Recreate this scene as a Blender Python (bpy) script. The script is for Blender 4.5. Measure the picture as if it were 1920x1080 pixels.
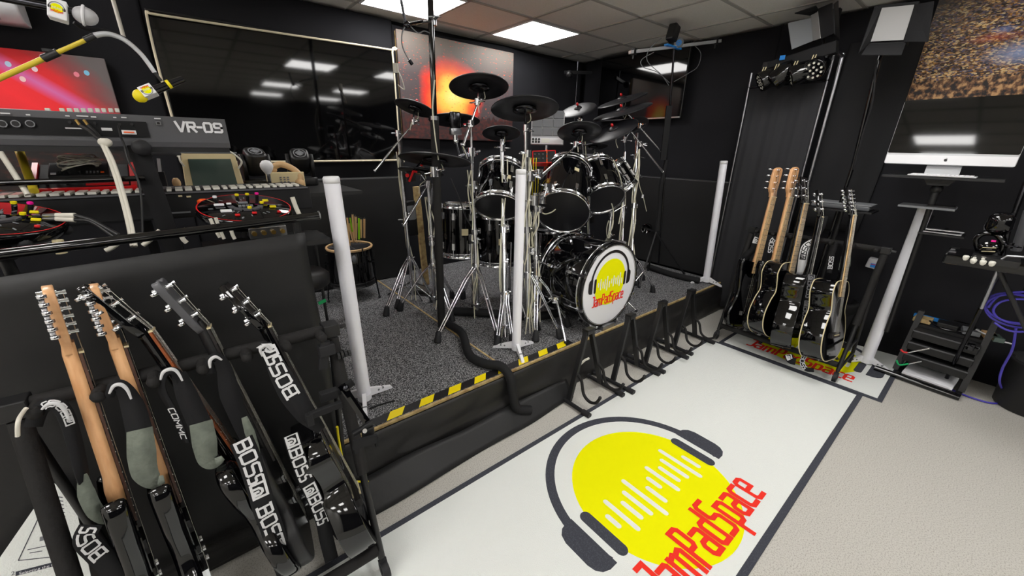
import bpy, math, random
from mathutils import Vector as V, Matrix as Mx
random.seed(7)
for o in list(bpy.data.objects): bpy.data.objects.remove(o)
sc = bpy.context.scene
COL = sc.collection
# ---------------------------------------------------------------- camera
H = 1.5
F = 727.5
def rotm(rx, ry, rz):
    return Mx.Rotation(rz, 3, 'Z') @ Mx.Rotation(rx, 3, 'X') @ Mx.Rotation(ry, 3, 'Y')
CM = rotm(*[math.radians(a) for a in (-19.905, -1.159, -39.537)])
cd = bpy.data.cameras.new('camera'); cd.sensor_width = 36; cd.lens = 36*F/1920; cd.clip_start = .02
cam = bpy.data.objects.new('camera', cd); COL.objects.link(cam)
r_, f_, u_ = CM.col[0], CM.col[1], CM.col[2]
m = Mx((( r_[0], u_[0], -f_[0], 0), (r_[1], u_[1], -f_[1], 0), (r_[2], u_[2], -f_[2], H), (0, 0, 0, 1)))
cam.matrix_world = m
sc.camera = cam
# ---------------------------------------------------------------- world, exposure
w = bpy.data.worlds.new('world'); sc.world = w; w.use_nodes = True
w.node_tree.nodes['Background'].inputs[0].default_value = (.5, .55, .6, 1)
w.node_tree.nodes['Background'].inputs[1].default_value = .02
sc.view_settings.view_transform = 'Standard'; sc.view_settings.look = 'None'
sc.view_settings.exposure = 0.55; sc.view_settings.gamma = 1
sc.view_settings.use_curve_mapping = False
LAMP = 11.0      # strength of the ceiling panels

# ---------------------------------------------------------------- measuring helpers: a sight line met with a plane of the room
CAMP = V((0, 0, H))
def ray(px, py): return CM @ V((px-960, F, 540-py))
def P(px, py, x=None, y=None, z=None):
    d = ray(px, py)
    t = (x/d.x) if x is not None else (y/d.y) if y is not None else ((z-H)/d.z)
    return CAMP + d*t
def wid(npx, p):
    c = (p-CAMP).dot(CM.col[1]); return npx*c/F
def above(base, px, py):
    d = ray(px, py); b = V((base[0], base[1])); h = V((d.x, d.y))
    t = b.dot(h)/h.dot(h); return V((base[0], base[1], H+d.z*t))

# ---------------------------------------------------------------- materials
MT = {}
def srgb(c):
    return tuple(((v/255)/12.92 if v/255 <= .04045 else ((v/255+.055)/1.055)**2.4) for v in c)
def mat(name, rgb, rough=.5, metal=0, spec=.5, bump=None, noise=None, emit=None, coat=0, trans=0):
    mt = bpy.data.materials.new(name); mt.use_nodes = True; nt = mt.node_tree; b = nt.nodes['Principled BSDF']
    c = srgb(rgb)
    b.inputs['Base Color'].default_value = (*c, 1); b.inputs['Roughness'].default_value = rough
    b.inputs['Metallic'].default_value = metal; b.inputs['Specular IOR Level'].default_value = spec
    b.inputs['Coat Weight'].default_value = coat; b.inputs['Coat Roughness'].default_value = .04
    if trans: b.inputs['Transmission Weight'].default_value = trans
    tc = nt.nodes.new('ShaderNodeTexCoord')
    if noise:                      # (scale, second rgb, contrast lo, hi[, stretch])
        n = nt.nodes.new('ShaderNodeTexNoise'); n.inputs['Scale'].default_value = noise[0]; n.inputs['Detail'].default_value = 4
        mp = nt.nodes.new('ShaderNodeMapping')
        if len(noise) > 4: mp.inputs['Scale'].default_value = noise[4]
        nt.links.new(tc.outputs['Object'], mp.inputs[0]); nt.links.new(mp.outputs[0], n.inputs['Vector'])
        r = nt.nodes.new('ShaderNodeValToRGB'); r.color_ramp.elements[0].position = noise[2]; r.color_ramp.elements[1].position = noise[3]
        r.color_ramp.elements[0].color = (*c, 1); r.color_ramp.elements[1].color = (*srgb(noise[1]), 1)
        nt.links.new(n.outputs['Fac'], r.inputs[0]); nt.links.new(r.outputs[0], b.inputs['Base Color'])
    if bump:                       # (scale, strength)
        n2 = nt.nodes.new('ShaderNodeTexNoise'); n2.inputs['Scale'].default_value = bump[0]; n2.inputs['Detail'].default_value = 3
        nt.links.new(tc.outputs['Object'], n2.inputs['Vector'])
        bp = nt.nodes.new('ShaderNodeBump'); bp.inputs['Strength'].default_value = bump[1]; bp.inputs['Distance'].default_value = .01
        nt.links.new(n2.outputs['Fac'], bp.inputs['Height']); nt.links.new(bp.outputs[0], b.inputs['Normal'])
    if emit:
        b.inputs['Emission Color'].default_value = (*srgb(emit[0]), 1); b.inputs['Emission Strength'].default_value = emit[1]
    MT[name] = mt; return mt
mat('floor', (197, 194, 187), .55, bump=(300, .1), noise=(190, (150, 146, 138), .48, .72))
mat('carpet', (52, 52, 54), .95, spec=.1, bump=(160, .6), noise=(170, (170, 170, 172), .44, .66))
mat('ceiling_tile', (240, 237, 232), .9, bump=(180, .1), noise=(200, (228, 225, 218), .45, .7))
mat('ceiling_bar', (176, 174, 170), .6)
mat('wall', (40, 40, 42), .9)
mat('wall_pale', (236, 234, 228), .9)  # unseen left wall, made pale to bounce fill light
mat('wall_grey', (52, 52, 54), .9)
mat('drape', (28, 28, 32), .85, spec=.25, bump=(7, .25))
mat('drape_grey', (52, 52, 55), .85, spec=.2, bump=(5, .2))
mat('drape_dark', (38, 38, 40), .85, spec=.2, bump=(5, .2))
mat('vinyl', (32, 32, 33), .5, spec=.35, bump=(9, .4))
mat('skirt', (33, 32, 32), .5, spec=.4, bump=(6, .5))
mat('lamp', (255, 255, 255), .5, emit=((255, 253, 250), LAMP))
mat('black', (22, 22, 24), .45)
mat('black_matte', (26, 26, 28), .75, spec=.3)
mat('black_gloss', (5, 5, 7), .06, spec=.5, coat=.25)
mat('screen', (3, 3, 4), .05, spec=.6)
mat('rubber', (34, 34, 37), .62, spec=.35)
mat('cym', (30, 30, 34), .4, spec=.4, bump=(60, .05))
mat('foam', (38, 37, 37), .8, spec=.2, bump=(50, .3))
mat('chrome', (225, 226, 230), .12, 1)
mat('steel', (165, 166, 170), .28, 1)
mat('darkchrome', (62, 62, 66), .2, 1)
mat('white', (236, 236, 240), .4)
mat('tube_white', (242, 242, 250), .45)
mat('mat_white', (230, 233, 230), .85, spec=.15, bump=(220, .3))
mat('print_grey', (66, 68, 76), .9, spec=.1, noise=(260, (90, 92, 100), .5, .8))
mat('print_yellow', (242, 240, 0), .85, spec=.1)
mat('print_red', (240, 56, 44), .85, spec=.1)
mat('print_white', (232, 233, 224), .85, spec=.1)
mat('yellow', (240, 220, 10), .5)
mat('tape_yellow', (250, 224, 0), .45)
mat('yellow_pole', (214, 190, 50), .35)
mat('cream', (214, 200, 160), .5)
mat('beige', (222, 204, 158), .5)
mat('edge_wood', (196, 172, 120), .6, noise=(30, (150, 120, 80), .4, .7))
mat('maple', (222, 172, 124), .35, noise=(14, (206, 152, 104), .35, .7, (6, 6, .6)), coat=.2)
mat('maple_light', (214, 180, 130), .4, noise=(14, (196, 158, 108), .35, .7, (6, 6, .6)))
mat('rosewood', (88, 58, 44), .5, noise=(30, (60, 36, 26), .4, .7, (5, 5, .5)))
mat('rosewood_orange', (150, 78, 36), .4, noise=(30, (120, 58, 26), .4, .7, (5, 5, .5)))
mat('ebony', (34, 30, 30), .4)
mat('gold', (214, 176, 96), .3, 1)
mat('fret', (206, 204, 196), .25, 1)
mat('strap', (27, 27, 29), .75, spec=.2)
mat('suede', (116, 122, 112), .9, spec=.1, bump=(80, .3), noise=(25, (98, 104, 96), .4, .7))
mat('strap_text', (206, 206, 208), .6)
mat('dark_text', (120, 120, 124), .6)
mat('keys_white', (226, 224, 214), .3)
mat('panel_grey', (84, 84, 88), .4)
mat('label_white', (222, 222, 224), .6)
mat('red', (216, 30, 34), .35)
mat('magenta', (250, 20, 160), .5)
mat('orange', (250, 96, 20), .5)
mat('green', (0, 160, 90), .5)
mat('lime', (150, 224, 10), .5)
mat('blue', (30, 130, 214), .5)
mat('cable_blue', (70, 60, 176), .4)
mat('cable_white', (214, 210, 198), .5)
mat('cable_clear', (214, 210, 188), .35)
mat('crt', (74, 90, 84), .15)
mat('aluminium', (200, 202, 206), .35, .4)
mat('grey', (120, 122, 126), .5)
mat('pad_grey', (118, 120, 124), .6)
mat('light_grey', (188, 188, 192), .5)
mat('diffuser', (150, 149, 148), .6)
mat('clear_plastic', (96, 98, 102), .15, spec=.6)
mat('led', (226, 214, 186), .4)
mat('skin_wood', (214, 176, 128), .5)

# ---------------------------------------------------------------- mesh builder
def frame(zdir, xhint=None):
    z = V(zdir).normalized()
    if xhint is None: xhint = V((0, 0, 1)) if abs(z.z) < .9 else V((1, 0, 0))
    x = V(xhint) - z*V(xhint).dot(z)
    if x.length < 1e-6: x = V((0, 1, 0)) - z*z.y
    x.normalize(); return x, z.cross(x), z
def mtx(loc, zdir=(0, 0, 1), xhint=None):
    x, y, z = frame(zdir, xhint)
    return Mx(((x.x, y.x, z.x, loc[0]), (x.y, y.y, z.y, loc[1]), (x.z, y.z, z.z, loc[2]), (0, 0, 0, 1)))
def smooth_pts(pts, n=6):
    pts = [V(p) for p in pts]
    if len(pts) < 3: return pts
    out = []
    for i in range(len(pts)-1):
        p0 = pts[max(i-1, 0)]; p1 = pts[i]; p2 = pts[i+1]; p3 = pts[min(i+2, len(pts)-1)]
        for k in range(n):
            t = k/n
            out.append(.5*((2*p1)+(p2-p0)*t+(2*p0-5*p1+4*p2-p3)*t*t+(3*p1-p0-3*p2+p3)*t**3))
    out.append(pts[-1]); return out
class MB:
    def __init__(s, M=None): s.v = []; s.f = []; s.mi = []; s.sm = []; s.m = 0; s.M = M
    def _a(s, vs, fs, smooth=False):
        o = len(s.v)
        s.v += [ (s.M @ V(p)) if s.M else V(p) for p in vs]
        for f in fs: s.f.append([i+o for i in f]); s.mi.append(s.m); s.sm.append(smooth)
        return s
    def loft(s, rings, closed=True, cap=True, smooth=True):
        n = len(rings[0]); vs = [p for r in rings for p in r]; fs = []
        for i in range(len(rings)-1):
            for j in range(n if closed else n-1):
                k = (j+1) % n; fs.append((i*n+j, i*n+k, (i+1)*n+k, (i+1)*n+j))
        s._a(vs, fs, smooth)
        if cap and closed:
            s._a(rings[0], [tuple(range(n))[::-1]]); s._a(rings[-1], [tuple(range(n))])
        return s
    def box(s, c, d, T=None):
        x, y, z = d[0]/2, d[1]/2, d[2]/2
        vs = [V((sx*x, sy*y, sz*z)) for sz in (-1, 1) for sy in (-1, 1) for sx in (-1, 1)]
        c = V(c)
        vs = [(T.to_3x3() @ p)+c if T else p+c for p in vs]
        return s._a(vs, [(0, 2, 3, 1), (4, 5, 7, 6), (0, 1, 5, 4), (2, 6, 7, 3), (0, 4, 6, 2), (1, 3, 7, 5)])
    def bar(s, a, b, wx, wy, hint=None):     # rectangular bar from a to b
        a = V(a); b = V(b); x, y, z = frame(b-a, hint)
        r = [[p+x*sx*wx/2+y*sy*wy/2 for sx, sy in ((-1, -1), (1, -1), (1, 1), (-1, 1))] for p in (a, b)]
        return s.loft(r, smooth=False)
    def cyl(s, a, b, r, r2=None, n=14, cap=True):
        a = V(a); b = V(b); x, y, z = frame(b-a); r2 = r if r2 is None else r2
        R = [[p+(x*math.cos(t*2*math.pi/n)+y*math.sin(t*2*math.pi/n))*q for t in range(n)] for p, q in ((a, r), (b, r2))]
        return s.loft(R, cap=cap)
    def tube(s, pts, r, n=8, sm=0, r2=None):
        pts = smooth_pts(pts, sm) if sm else [V(p) for p in pts]
        rings = []; x = None
        for i, p in enumerate(pts):
            d = (pts[min(i+1, len(pts)-1)]-pts[max(i-1, 0)])
            if d.length < 1e-9: d = V((0, 0, 1))
            x, y, z = frame(d, x)
            q = r if r2 is None else r+(r2-r)*i/(len(pts)-1)
            rings.append([p+(x*math.cos(t*2*math.pi/n)+y*math.sin(t*2*math.pi/n))*q for t in range(n)])
        return s.loft(rings)
    def lathe(s, prof, T, n=28, smooth=True):      # prof of (r, z) in frame T
        rings = [[T @ V((r*math.cos(t*2*math.pi/n), r*math.sin(t*2*math.pi/n), z)) for t in range(n)] for r, z in prof]
        return s.loft(rings, cap=False, smooth=smooth)
    def prism(s, outline, T, h0, h1, inset=0):     # outline 2D in T's xy, thick along z; inset softens the rims
        n = len(outline)
        def ring(h, k):
            if not k: return [T @ V((p[0], p[1], h)) for p in outline]
            out = []
            for i, p in enumerate(outline):
                a = outline[i-1]; b = outline[(i+1) % n]; t = V((b[0]-a[0], b[1]-a[1], 0))
                if t.length < 1e-9: t = V((1, 0, 0))
                t.normalize(); nn = V((-t.y, t.x, 0)); q = V((p[0], p[1], 0))+nn*k*s.sgn; q.z = h; out.append(T @ q)
            return out
        ar = sum(outline[i-1][0]*outline[i][1]-outline[i][0]*outline[i-1][1] for i in range(n)); s.sgn = 1 if ar > 0 else -1
        if inset:
            d = (h1-h0); e = min(inset, abs(d)/2)
            rs = [ring(h0, inset), ring(h0+e*.3, inset*.3), ring(h0+e, 0), ring(h1-e, 0), ring(h1-e*.3, inset*.3), ring(h1, inset)]
            s.loft(rs, cap=False, smooth=True); s._a(rs[0], [tuple(range(n))[::-1]]); s._a(rs[-1], [tuple(range(n))])
        else: s.loft([ring(h0, 0), ring(h1, 0)], smooth=False)
        return s
    def strip(s, outline, T, h0, h1, grow):         # a band following an outline (binding)
        n = len(outline); ar = sum(outline[i-1][0]*outline[i][1]-outline[i][0]*outline[i-1][1] for i in range(n)); sg = 1 if ar > 0 else -1
        def ring(h, k):
            out = []
            for i, p in enumerate(outline):
                a = outline[i-1]; b = outline[(i+1) % n]; t = V((b[0]-a[0], b[1]-a[1], 0)).normalized(); nn = V((-t.y, t.x, 0))
                q = V((p[0], p[1], 0))-nn*k*sg; q.z = h; out.append(T @ q)
            return out
        rs = [ring(h0, -grow*2), ring(h0, grow), ring(h1, grow), ring(h1, -grow*2)]
        return s.loft(rs+[rs[0]], cap=False, smooth=False)
    def ball(s, c, r, n=12, sc_=(1, 1, 1)):
        c = V(c); rings = []
        for i in range(1, n//2+2):
            a = math.pi*(i-.5)/(n//2+1) if False else math.pi*i/(n//2+2)
            rings.append([c+V((r*math.sin(a)*math.cos(2*math.pi*t/n)*sc_[0], r*math.sin(a)*math.sin(2*math.pi*t/n)*sc_[1], -r*math.cos(a)*sc_[2])) for t in range(n)])
        return s.loft(rings)
    def quad(s, a, b, c, d): return s._a([a, b, c, d], [(0, 1, 2, 3)])
    def build(s, name, mats, parent=None, bevel=0, loc=None):
        if not isinstance(mats, (list, tuple)): mats = [mats]
        me = bpy.data.meshes.new(name)
        org = V((0, 0, 0))
        if parent is None:
            if loc is not None: org = V(loc)
            else:
                xs = [p.x for p in s.v]; ys = [p.y for p in s.v]; zs = [p.z for p in s.v]
                org = V(((min(xs)+max(xs))/2, (min(ys)+max(ys))/2, min(zs)))
        elif parent.get('_org') is not None: org = V(parent['_org'])
        me.from_pydata([tuple(p-org) for p in s.v], [], s.f)
        for mname in mats: me.materials.append(MT[mname] if isinstance(mname, str) else mname)
        me.polygons.foreach_set('material_index', s.mi); me.polygons.foreach_set('use_smooth', s.sm)
        me.update()
        o = bpy.data.objects.new(name, me); COL.objects.link(o)
        if parent is None: o.location = org
        else:
            o.parent = parent
        o['_org'] = tuple(org)
        if bevel:
            b = o.modifiers.new('bevel', 'BEVEL'); b.width = bevel; b.segments = 2; b.limit_method = 'ANGLE'
        return o
def tag(o, label, cat, group=None, kind=None):
    o['label'] = label; o['category'] = cat
    if group: o['group'] = group
    if kind: o['kind'] = kind
    return o
def thing(name, label, cat, loc=(0, 0, 0), group=None, kind=None):
    o = bpy.data.objects.new(name, None); COL.objects.link(o); o.location = loc; o.empty_display_size = .05
    o['_org'] = tuple(loc); return tag(o, label, cat, group, kind)
def struct(mb, name, mats):
    o = mb.build(name, mats); o['kind'] = 'structure'; return o
def circ(r, n=40, c=(0, 0), a0=0, a1=360):
    k = n if a1-a0 >= 360 else n+1
    return [(c[0]+r*math.cos(math.radians(a0+(a1-a0)*i/n)), c[1]+r*math.sin(math.radians(a0+(a1-a0)*i/n))) for i in range(k)]
def rrect(cx, cy, w, h, r, n=5):
    o = []
    for sx, sy, a in ((1, 1, 0), (-1, 1, 90), (-1, -1, 180), (1, -1, 270)):
        for k in range(n+1):
            t = math.radians(a+90*k/n); o.append((cx+sx*(w/2-r)+r*math.cos(t), cy+sy*(h/2-r)+r*math.sin(t)))
    return o

# ---------------------------------------------------------------- stroke lettering: polylines on a 0..w x 0..1 cell
GL = {
 'J': (.36, [[(.02, 1), (.3, 1), (.3, .1), (.2, 0), (0, 0)]]),
 'a': (.5, [[(.04, .66), (.36, .66), (.42, .6), (.42, 0)], [(.42, .36), (.1, .36), (.02, .28), (.02, .08), (.1, 0), (.42, 0)]]),
 'm': (.74, [[(.04, 0), (.04, .66)], [(.04, .6), (.28, .66), (.35, .6), (.35, 0)], [(.35, .6), (.58, .66), (.66, .6), (.66, 0)]]),
 'P': (.5, [[(.04, 0), (.04, 1), (.34, 1), (.42, .92), (.42, .52), (.34, .44), (.04, .44)]]),
 'd': (.5, [[(.42, 1), (.42, 0), (.1, 0), (.02, .08), (.02, .58), (.1, .66), (.42, .66)]]),
 'S': (.5, [[(.42, 1), (.1, 1), (.02, .92), (.02, .6), (.1, .52), (.34, .52), (.42, .44), (.42, .08), (.34, 0), (.02, 0)]]),
 'p': (.5, [[(.04, -.3), (.04, .66), (.34, .66), (.42, .58), (.42, .08), (.34, 0), (.04, 0)]]),
 'c': (.46, [[(.4, .66), (.1, .66), (.02, .58), (.02, .08), (.1, 0), (.4, 0)]]),
 'e': (.5, [[(.02, .33), (.42, .33), (.42, .6), (.34, .66), (.1, .66), (.02, .58), (.02, .08), (.1, 0), (.42, 0)]]),
 'B': (.9, [[(.0, 1), (.7, 1), (.78, .9), (.78, .62), (.7, .52), (.26, .52)], [(.7, .52), (.78, .42), (.78, .1), (.7, 0), (0, 0)], [(.1, 0), (.1, 1)]]),
 'O': (.92, [[(.14, 0), (.68, 0), (.78, .12), (.78, .88), (.68, 1), (.14, 1), (.04, .88), (.04, .12), (.14, 0)]]),
 's': (.9, [[(.78, 1), (.12, 1), (.04, .9), (.04, .62), (.12, .52), (.68, .52), (.78, .42), (.78, .1), (.68, 0), (.04, 0)]]),
 '#': (1.2, [[(0, 0), (1.05, 0), (1.05, 1), (0, 1), (0, 0)], [(.35, 0), (.35, .5), (.5, .7), (.7, .7), (.85, .5), (.85, .15), (.6, .15), (.6, .4)]]),
 'V': (.95, [[(0, 1), (.38, 0), (.46, 0), (.86, 1)]]),
 'R': (.95, [[(.06, 0), (.06, 1), (.72, 1), (.8, .9), (.8, .6), (.72, .5), (.06, .5)], [(.4, .5), (.82, 0)]]),
 '-': (.5, [[(0, .5), (.36, .5)]]),
 '0': (.95, [[(.14, 0), (.68, 0), (.8, .12), (.8, .88), (.68, 1), (.14, 1), (.04, .88), (.04, .12), (.14, 0)]]),
 '9': (.95, [[(.8, .5), (.14, .5), (.04, .6), (.04, .9), (.14, 1), (.7, 1), (.8, .9), (.8, .1), (.7, 0), (.06, 0)]]),
 'C': (.8, [[(.66, 1), (.12, 1), (.04, .88), (.04, .12), (.12, 0), (.66, 0)]]),
 'M': (1.0, [[(.04, 0), (.04, 1), (.45, .35), (.86, 1), (.86, 0)]]),
 'A': (.9, [[(0, 0), (.38, 1), (.76, 0)], [(.16, .35), (.6, .35)]]),
 'D': (.85, [[(.04, 0), (.04, 1), (.5, 1), (.7, .8), (.7, .2), (.5, 0), (.04, 0)]]),
 ' ': (.35, []),
}
def letters(mb, text, fn, h, lw, xs=1.0, gap=0.0):
    """fn(u, v) -> 3D; draws text of height h starting at u=0, returns width; lw stroke width"""
    u0 = 0
    for ch in text:
        wd, polys = GL[ch]
        for ip, pl in enumerate(polys):
            pts = [(u0+p[0]*h*xs, p[1]*h) for p in pl]
            L = []; R = []
            for i, p in enumerate(pts):
                a = pts[max(i-1, 0)]; b = pts[min(i+1, len(pts)-1)]
                d1 = V((p[0]-a[0], p[1]-a[1])); d2 = V((b[0]-p[0], b[1]-p[1]))
                if i == 0: t = d2.normalized(); k = 1
                elif i == len(pts)-1: t = d1.normalized(); k = 1
                else:
                    d1.normalize(); d2.normalize(); t = (d1+d2)
                    t = t.normalized() if t.length > 1e-6 else d2
                    k = 1/max(.5, t.dot(d2))
                nn = V((-t[1], t[0]))*lw/2*k; q = V(p)
                if i == 0: q = q-t*lw/2
                if i == len(pts)-1: q = q+t*lw/2
                L.append(q+nn); R.append(q-nn)
            for i in range(len(pts)-1):
                ns = 3
                for j in range(ns) if lw else ():
                    A = [L[i].lerp(L[i+1], j/ns), L[i].lerp(L[i+1], (j+1)/ns), R[i].lerp(R[i+1], (j+1)/ns), R[i].lerp(R[i+1], j/ns)]
                    W4 = [V(fn(q[0], q[1])) for q in A[::-1]]; nn = (W4[1]-W4[0]).cross(W4[2]-W4[0])
                    if nn.length > 0: nn.normalize(); W4 = [p+nn*(.00012*(ip+(i % 2)*.5)) for p in W4]
                    mb._a(W4, [(0, 1, 2, 3)])
        u0 += wd*h*xs+gap
    return u0
def text_width(text, h, xs=1.0, gap=0): return sum(GL[c][0]*h*xs+gap for c in text)
def fill(mb, outline, fn): mb._a([fn(p[0], p[1]) for p in outline], [tuple(range(len(outline)))])

def logo(mb, fn3, only_text=False):
    """the headphones-and-waveform emblem; fn3(u, v, layer) -> 3D. Unit: radius of the yellow disc = 1. Materials: 0 yellow, 1 dark, 2 white, 3 red"""
    mb.m = 0; fill(mb, circ(1, 64), lambda u, v: fn3(u, v, 1))
    mb.m = 1
    r0, r1 = 1.165, 1.28
    pts = [math.radians(a) for a in range(-16, 197, 4)]
    sq = lambda a, r: (r*math.cos(a), r*math.sin(a)*1.0+.08)
    for a, b in zip(pts, pts[1:]):
        mb._a([fn3(*sq(a, r0), 1), fn3(*sq(a, r1), 1), fn3(*sq(b, r1), 1), fn3(*sq(b, r0), 1)], [(0, 1, 2, 3)])
    for sx in (-1, 1):
        o = [(sx*1.13, .33), (sx*1.22, .33), (sx*1.3, .31), (sx*1.36, .26), (sx*1.39, .17), (sx*1.39, -.13), (sx*1.37, -.21), (sx*1.32, -.27), (sx*1.24, -.3), (sx*1.13, -.3)]
        o2 = rrect(sx*.98, 0, .14, .62, .07)
        if sx < 0: o = o[::-1]
        fill(mb, o[::-1], lambda u, v: fn3(u, v, 1.5)); fill(mb, o2, lambda u, v: fn3(u, v, 2))
    mb.m = 2
    bars = [(-.78, .12, -.09), (-.64, .26, -.24), (-.49, .12, -.18), (-.355, .2, -.22), (-.215, .31, -.33), (-.065, .06, -.23), (.07, .14, -.08), (.21, .25, -.24), (.35, .14, -.17), (.49, .2, -.21), (.635, .31, -.31), (.78, .05, -.22)]
    for x, t, b in bars:
        fill(mb, rrect(x, (t+b)/2, .062, t-b, .03), lambda u, v: fn3(u, v, 3))
    mb.m = 3
    wd = text_width('JamPadSpace', .44, .72, .03)
    for i in (0,): letters(mb, 'JamPadSpace', lambda u, v: fn3(u-wd/2, v-.9, 4), .44, .056, .72, .03)
# ================================================================= the room
XW, YW = 4.12, 3.68
XL, YF = -2.6, -4.8
b = MB(); b.box(((XL+XW)/2, (YF+YW)/2, -.05), (XW-XL+.3, YW-YF+.3, .1)); struct(b, 'floor', 'floor')
b = MB(); b.box(((XL+XW)/2, (YF+YW)/2, 2.56), (XW-XL+.3, YW-YF+.3, .1))
b.m = 1
TS = .615
gx = [2.5+TS*i for i in range(-9, 4)]; gy = [2.83+TS*i for i in range(-13, 3)]
for x in gx:
    if XL < x < XW: b.box((x, (YF+YW)/2, 2.508), (.024, YW-YF, .012))
for y in gy:
    if YF < y < YW: b.box(((XL+XW)/2, y, 2.5075), (XW-XL, .024, .011))
struct(b, 'ceiling', ['ceiling_tile', 'ceiling_bar'])
for nm, c, d in (('wall_back', ((XL+XW)/2, YW+.1, 1.25), (XW-XL+.4, .1, 2.62)), ('wall_right', (XW+.1, (YF+YW)/2, 1.25), (.1, YW-YF+.1, 2.62)),
                 ('wall_left', (XL-.1, (YF+YW)/2, 1.25), (.1, YW-YF+.1, 2.62)), ('wall_front', ((XL+XW)/2, YF-.1, 1.25), (XW-XL+.4, .1, 2.62))):
    b = MB(); b.box(c, d); struct(b, nm, {'wall_left': 'wall_pale', 'wall_front': 'wall_grey'}.get(nm, 'wall'))
panels = [(4, 0), (2, 0)] 
def ceiling_light(ix, iy, lab):
    x0 = 2.5+TS*ix; y0 = 2.83+TS*iy
    t = thing('ceiling_light', lab, 'ceiling light', (x0+TS/2, y0+TS/2, 2.49), 'square ceiling light panels')
    b = MB(); s = TS-.03
    for c, d in (((x0+TS/2, y0+.02, 2.501), (s, .012, .014)), ((x0+TS/2, y0+TS-.02, 2.501), (s, .012, .014)), ((x0+.02, y0+TS/2, 2.501), (.012, s-.024, .014)), ((x0+TS-.02, y0+TS/2, 2.501), (.012, s-.024, .014))): b.box(c, d)
    b.build('frame', 'white', t)
    b = MB(); b.box((x0+TS/2, y0+TS/2, 2.5), (s-.024, s-.024, .006)); b.build('diffuser', 'lamp', t)
ceiling_light(0, 0, 'square lit ceiling panel in front of the corner, right of the tall black pole')
ceiling_light(-2, 0, 'lit square ceiling panel cut by the top edge of the photo above the big screen')
for ix in (0, -2, -6, -8):  # right columns mirrored in the screens; left columns unseen, added for fill light
    for iy in (-4, -8, -11):
        ceiling_light(ix, iy, 'lit square ceiling panel behind the camera, from columns mirrored in screens and columns added as fill light')
for ix in (-6, -8): ceiling_light(ix, 0, 'added ceiling panel out of sight to the left, fill light above the keyboards')  # unseen panels added to lift the light from the left

def drape(p0, p1, z0, z1, amp, waves, mname, lab, fn=None, seed=0, name='black_curtain', thick=True):
    rnd = random.Random(seed)
    p0 = V(p0); p1 = V(p1); L = (p1-p0).length; d = (p1-p0)/L; nn = V((-d.y, d.x, 0)) if True else None
    n = max(30, int(L*60)); rows = 10
    ph = [(rnd.uniform(.5, 1.5)*waves, rnd.uniform(0, 6.3), rnd.uniform(.3, 1)) for _ in range(4)]
    b = MB(); rings = []
    for j in range(rows+1):
        fz = j/rows; r = []
        for i in range(n+1):
            u = i/n; a = 0
            for k, (wf, p, am) in enumerate(ph): a += am*math.sin(u*L*wf*6.28+p+fz*.8*math.sin(k+u*9))
            a = math.copysign(abs(a)**1.5, a)
            zt = z1+(.012*math.sin(u*L*4+ph[0][1]) if fn else 0)
            r.append(p0+d*(u*L)+nn*(amp*a*(1-.35*fz))+V((0, 0, z0+(zt-z0)*fz)))
        rings.append(r)
    b.loft(rings, closed=False)
    o = b.build(name, mname)
    s = o.modifiers.new('thick', 'SOLIDIFY'); s.thickness = .006
    return tag(o, lab, 'curtain')
drape((-2.5, 3.63, 0), (.0, 3.63, 0), .0, 2.495, .012, 1.3, 'drape', 'black drape on the wall left of the big screen, behind the keyboards', seed=1)
drape((-.0, 3.635, 0), (1.62, 3.635, 0), .0, 2.49, .006, .7, 'drape', 'black drape on the wall directly behind the big screen', seed=2)
drape((1.62, 3.63, 0), (4.02, 3.63, 0), .0, 2.46, .014, 1.6, 'drape', 'black drape on the wall behind the drum kit and the flame poster', fn=1, seed=3)
drape((4.07, 3.6, 0), (4.07, 1.5, 0), .0, 2.47, .013, 1.5, 'drape', 'black drape on the right wall behind the tilted small screen', fn=1, seed=4)
drape((4.08, 1.5, 0), (4.08, -1.6, 0), .0, 2.49, .008, .8, 'drape', 'black drape behind the computer and the big crowd poster', seed=5)
# wainscot boards wrapped in black vinyl
def vinyl_board(name, c, d, top, lab):
    t = thing(name, lab, 'board', (c[0], c[1], c[2]-d[2]/2), 'low black boards along the walls')
    b = MB(); b.box(c, d); b.build('panel', 'vinyl', t, bevel=.006)
    b = MB(); b.box((c[0], c[1], c[2]+d[2]/2+.004), top); b.build('edge_trim', 'steel', t)
vinyl_board('wall_board', (1.0, 3.5, .76), (1.15, .03, .93), (1.15, .018, .008), 'low black vinyl covered board under the big screen, behind the stick bucket')
vinyl_board('wall_board', (3.98, 2.25, .76), (.03, 1.4, .93), (.018, 1.4, .008), 'low black vinyl covered board on the right wall beside the drum kit')

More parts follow.
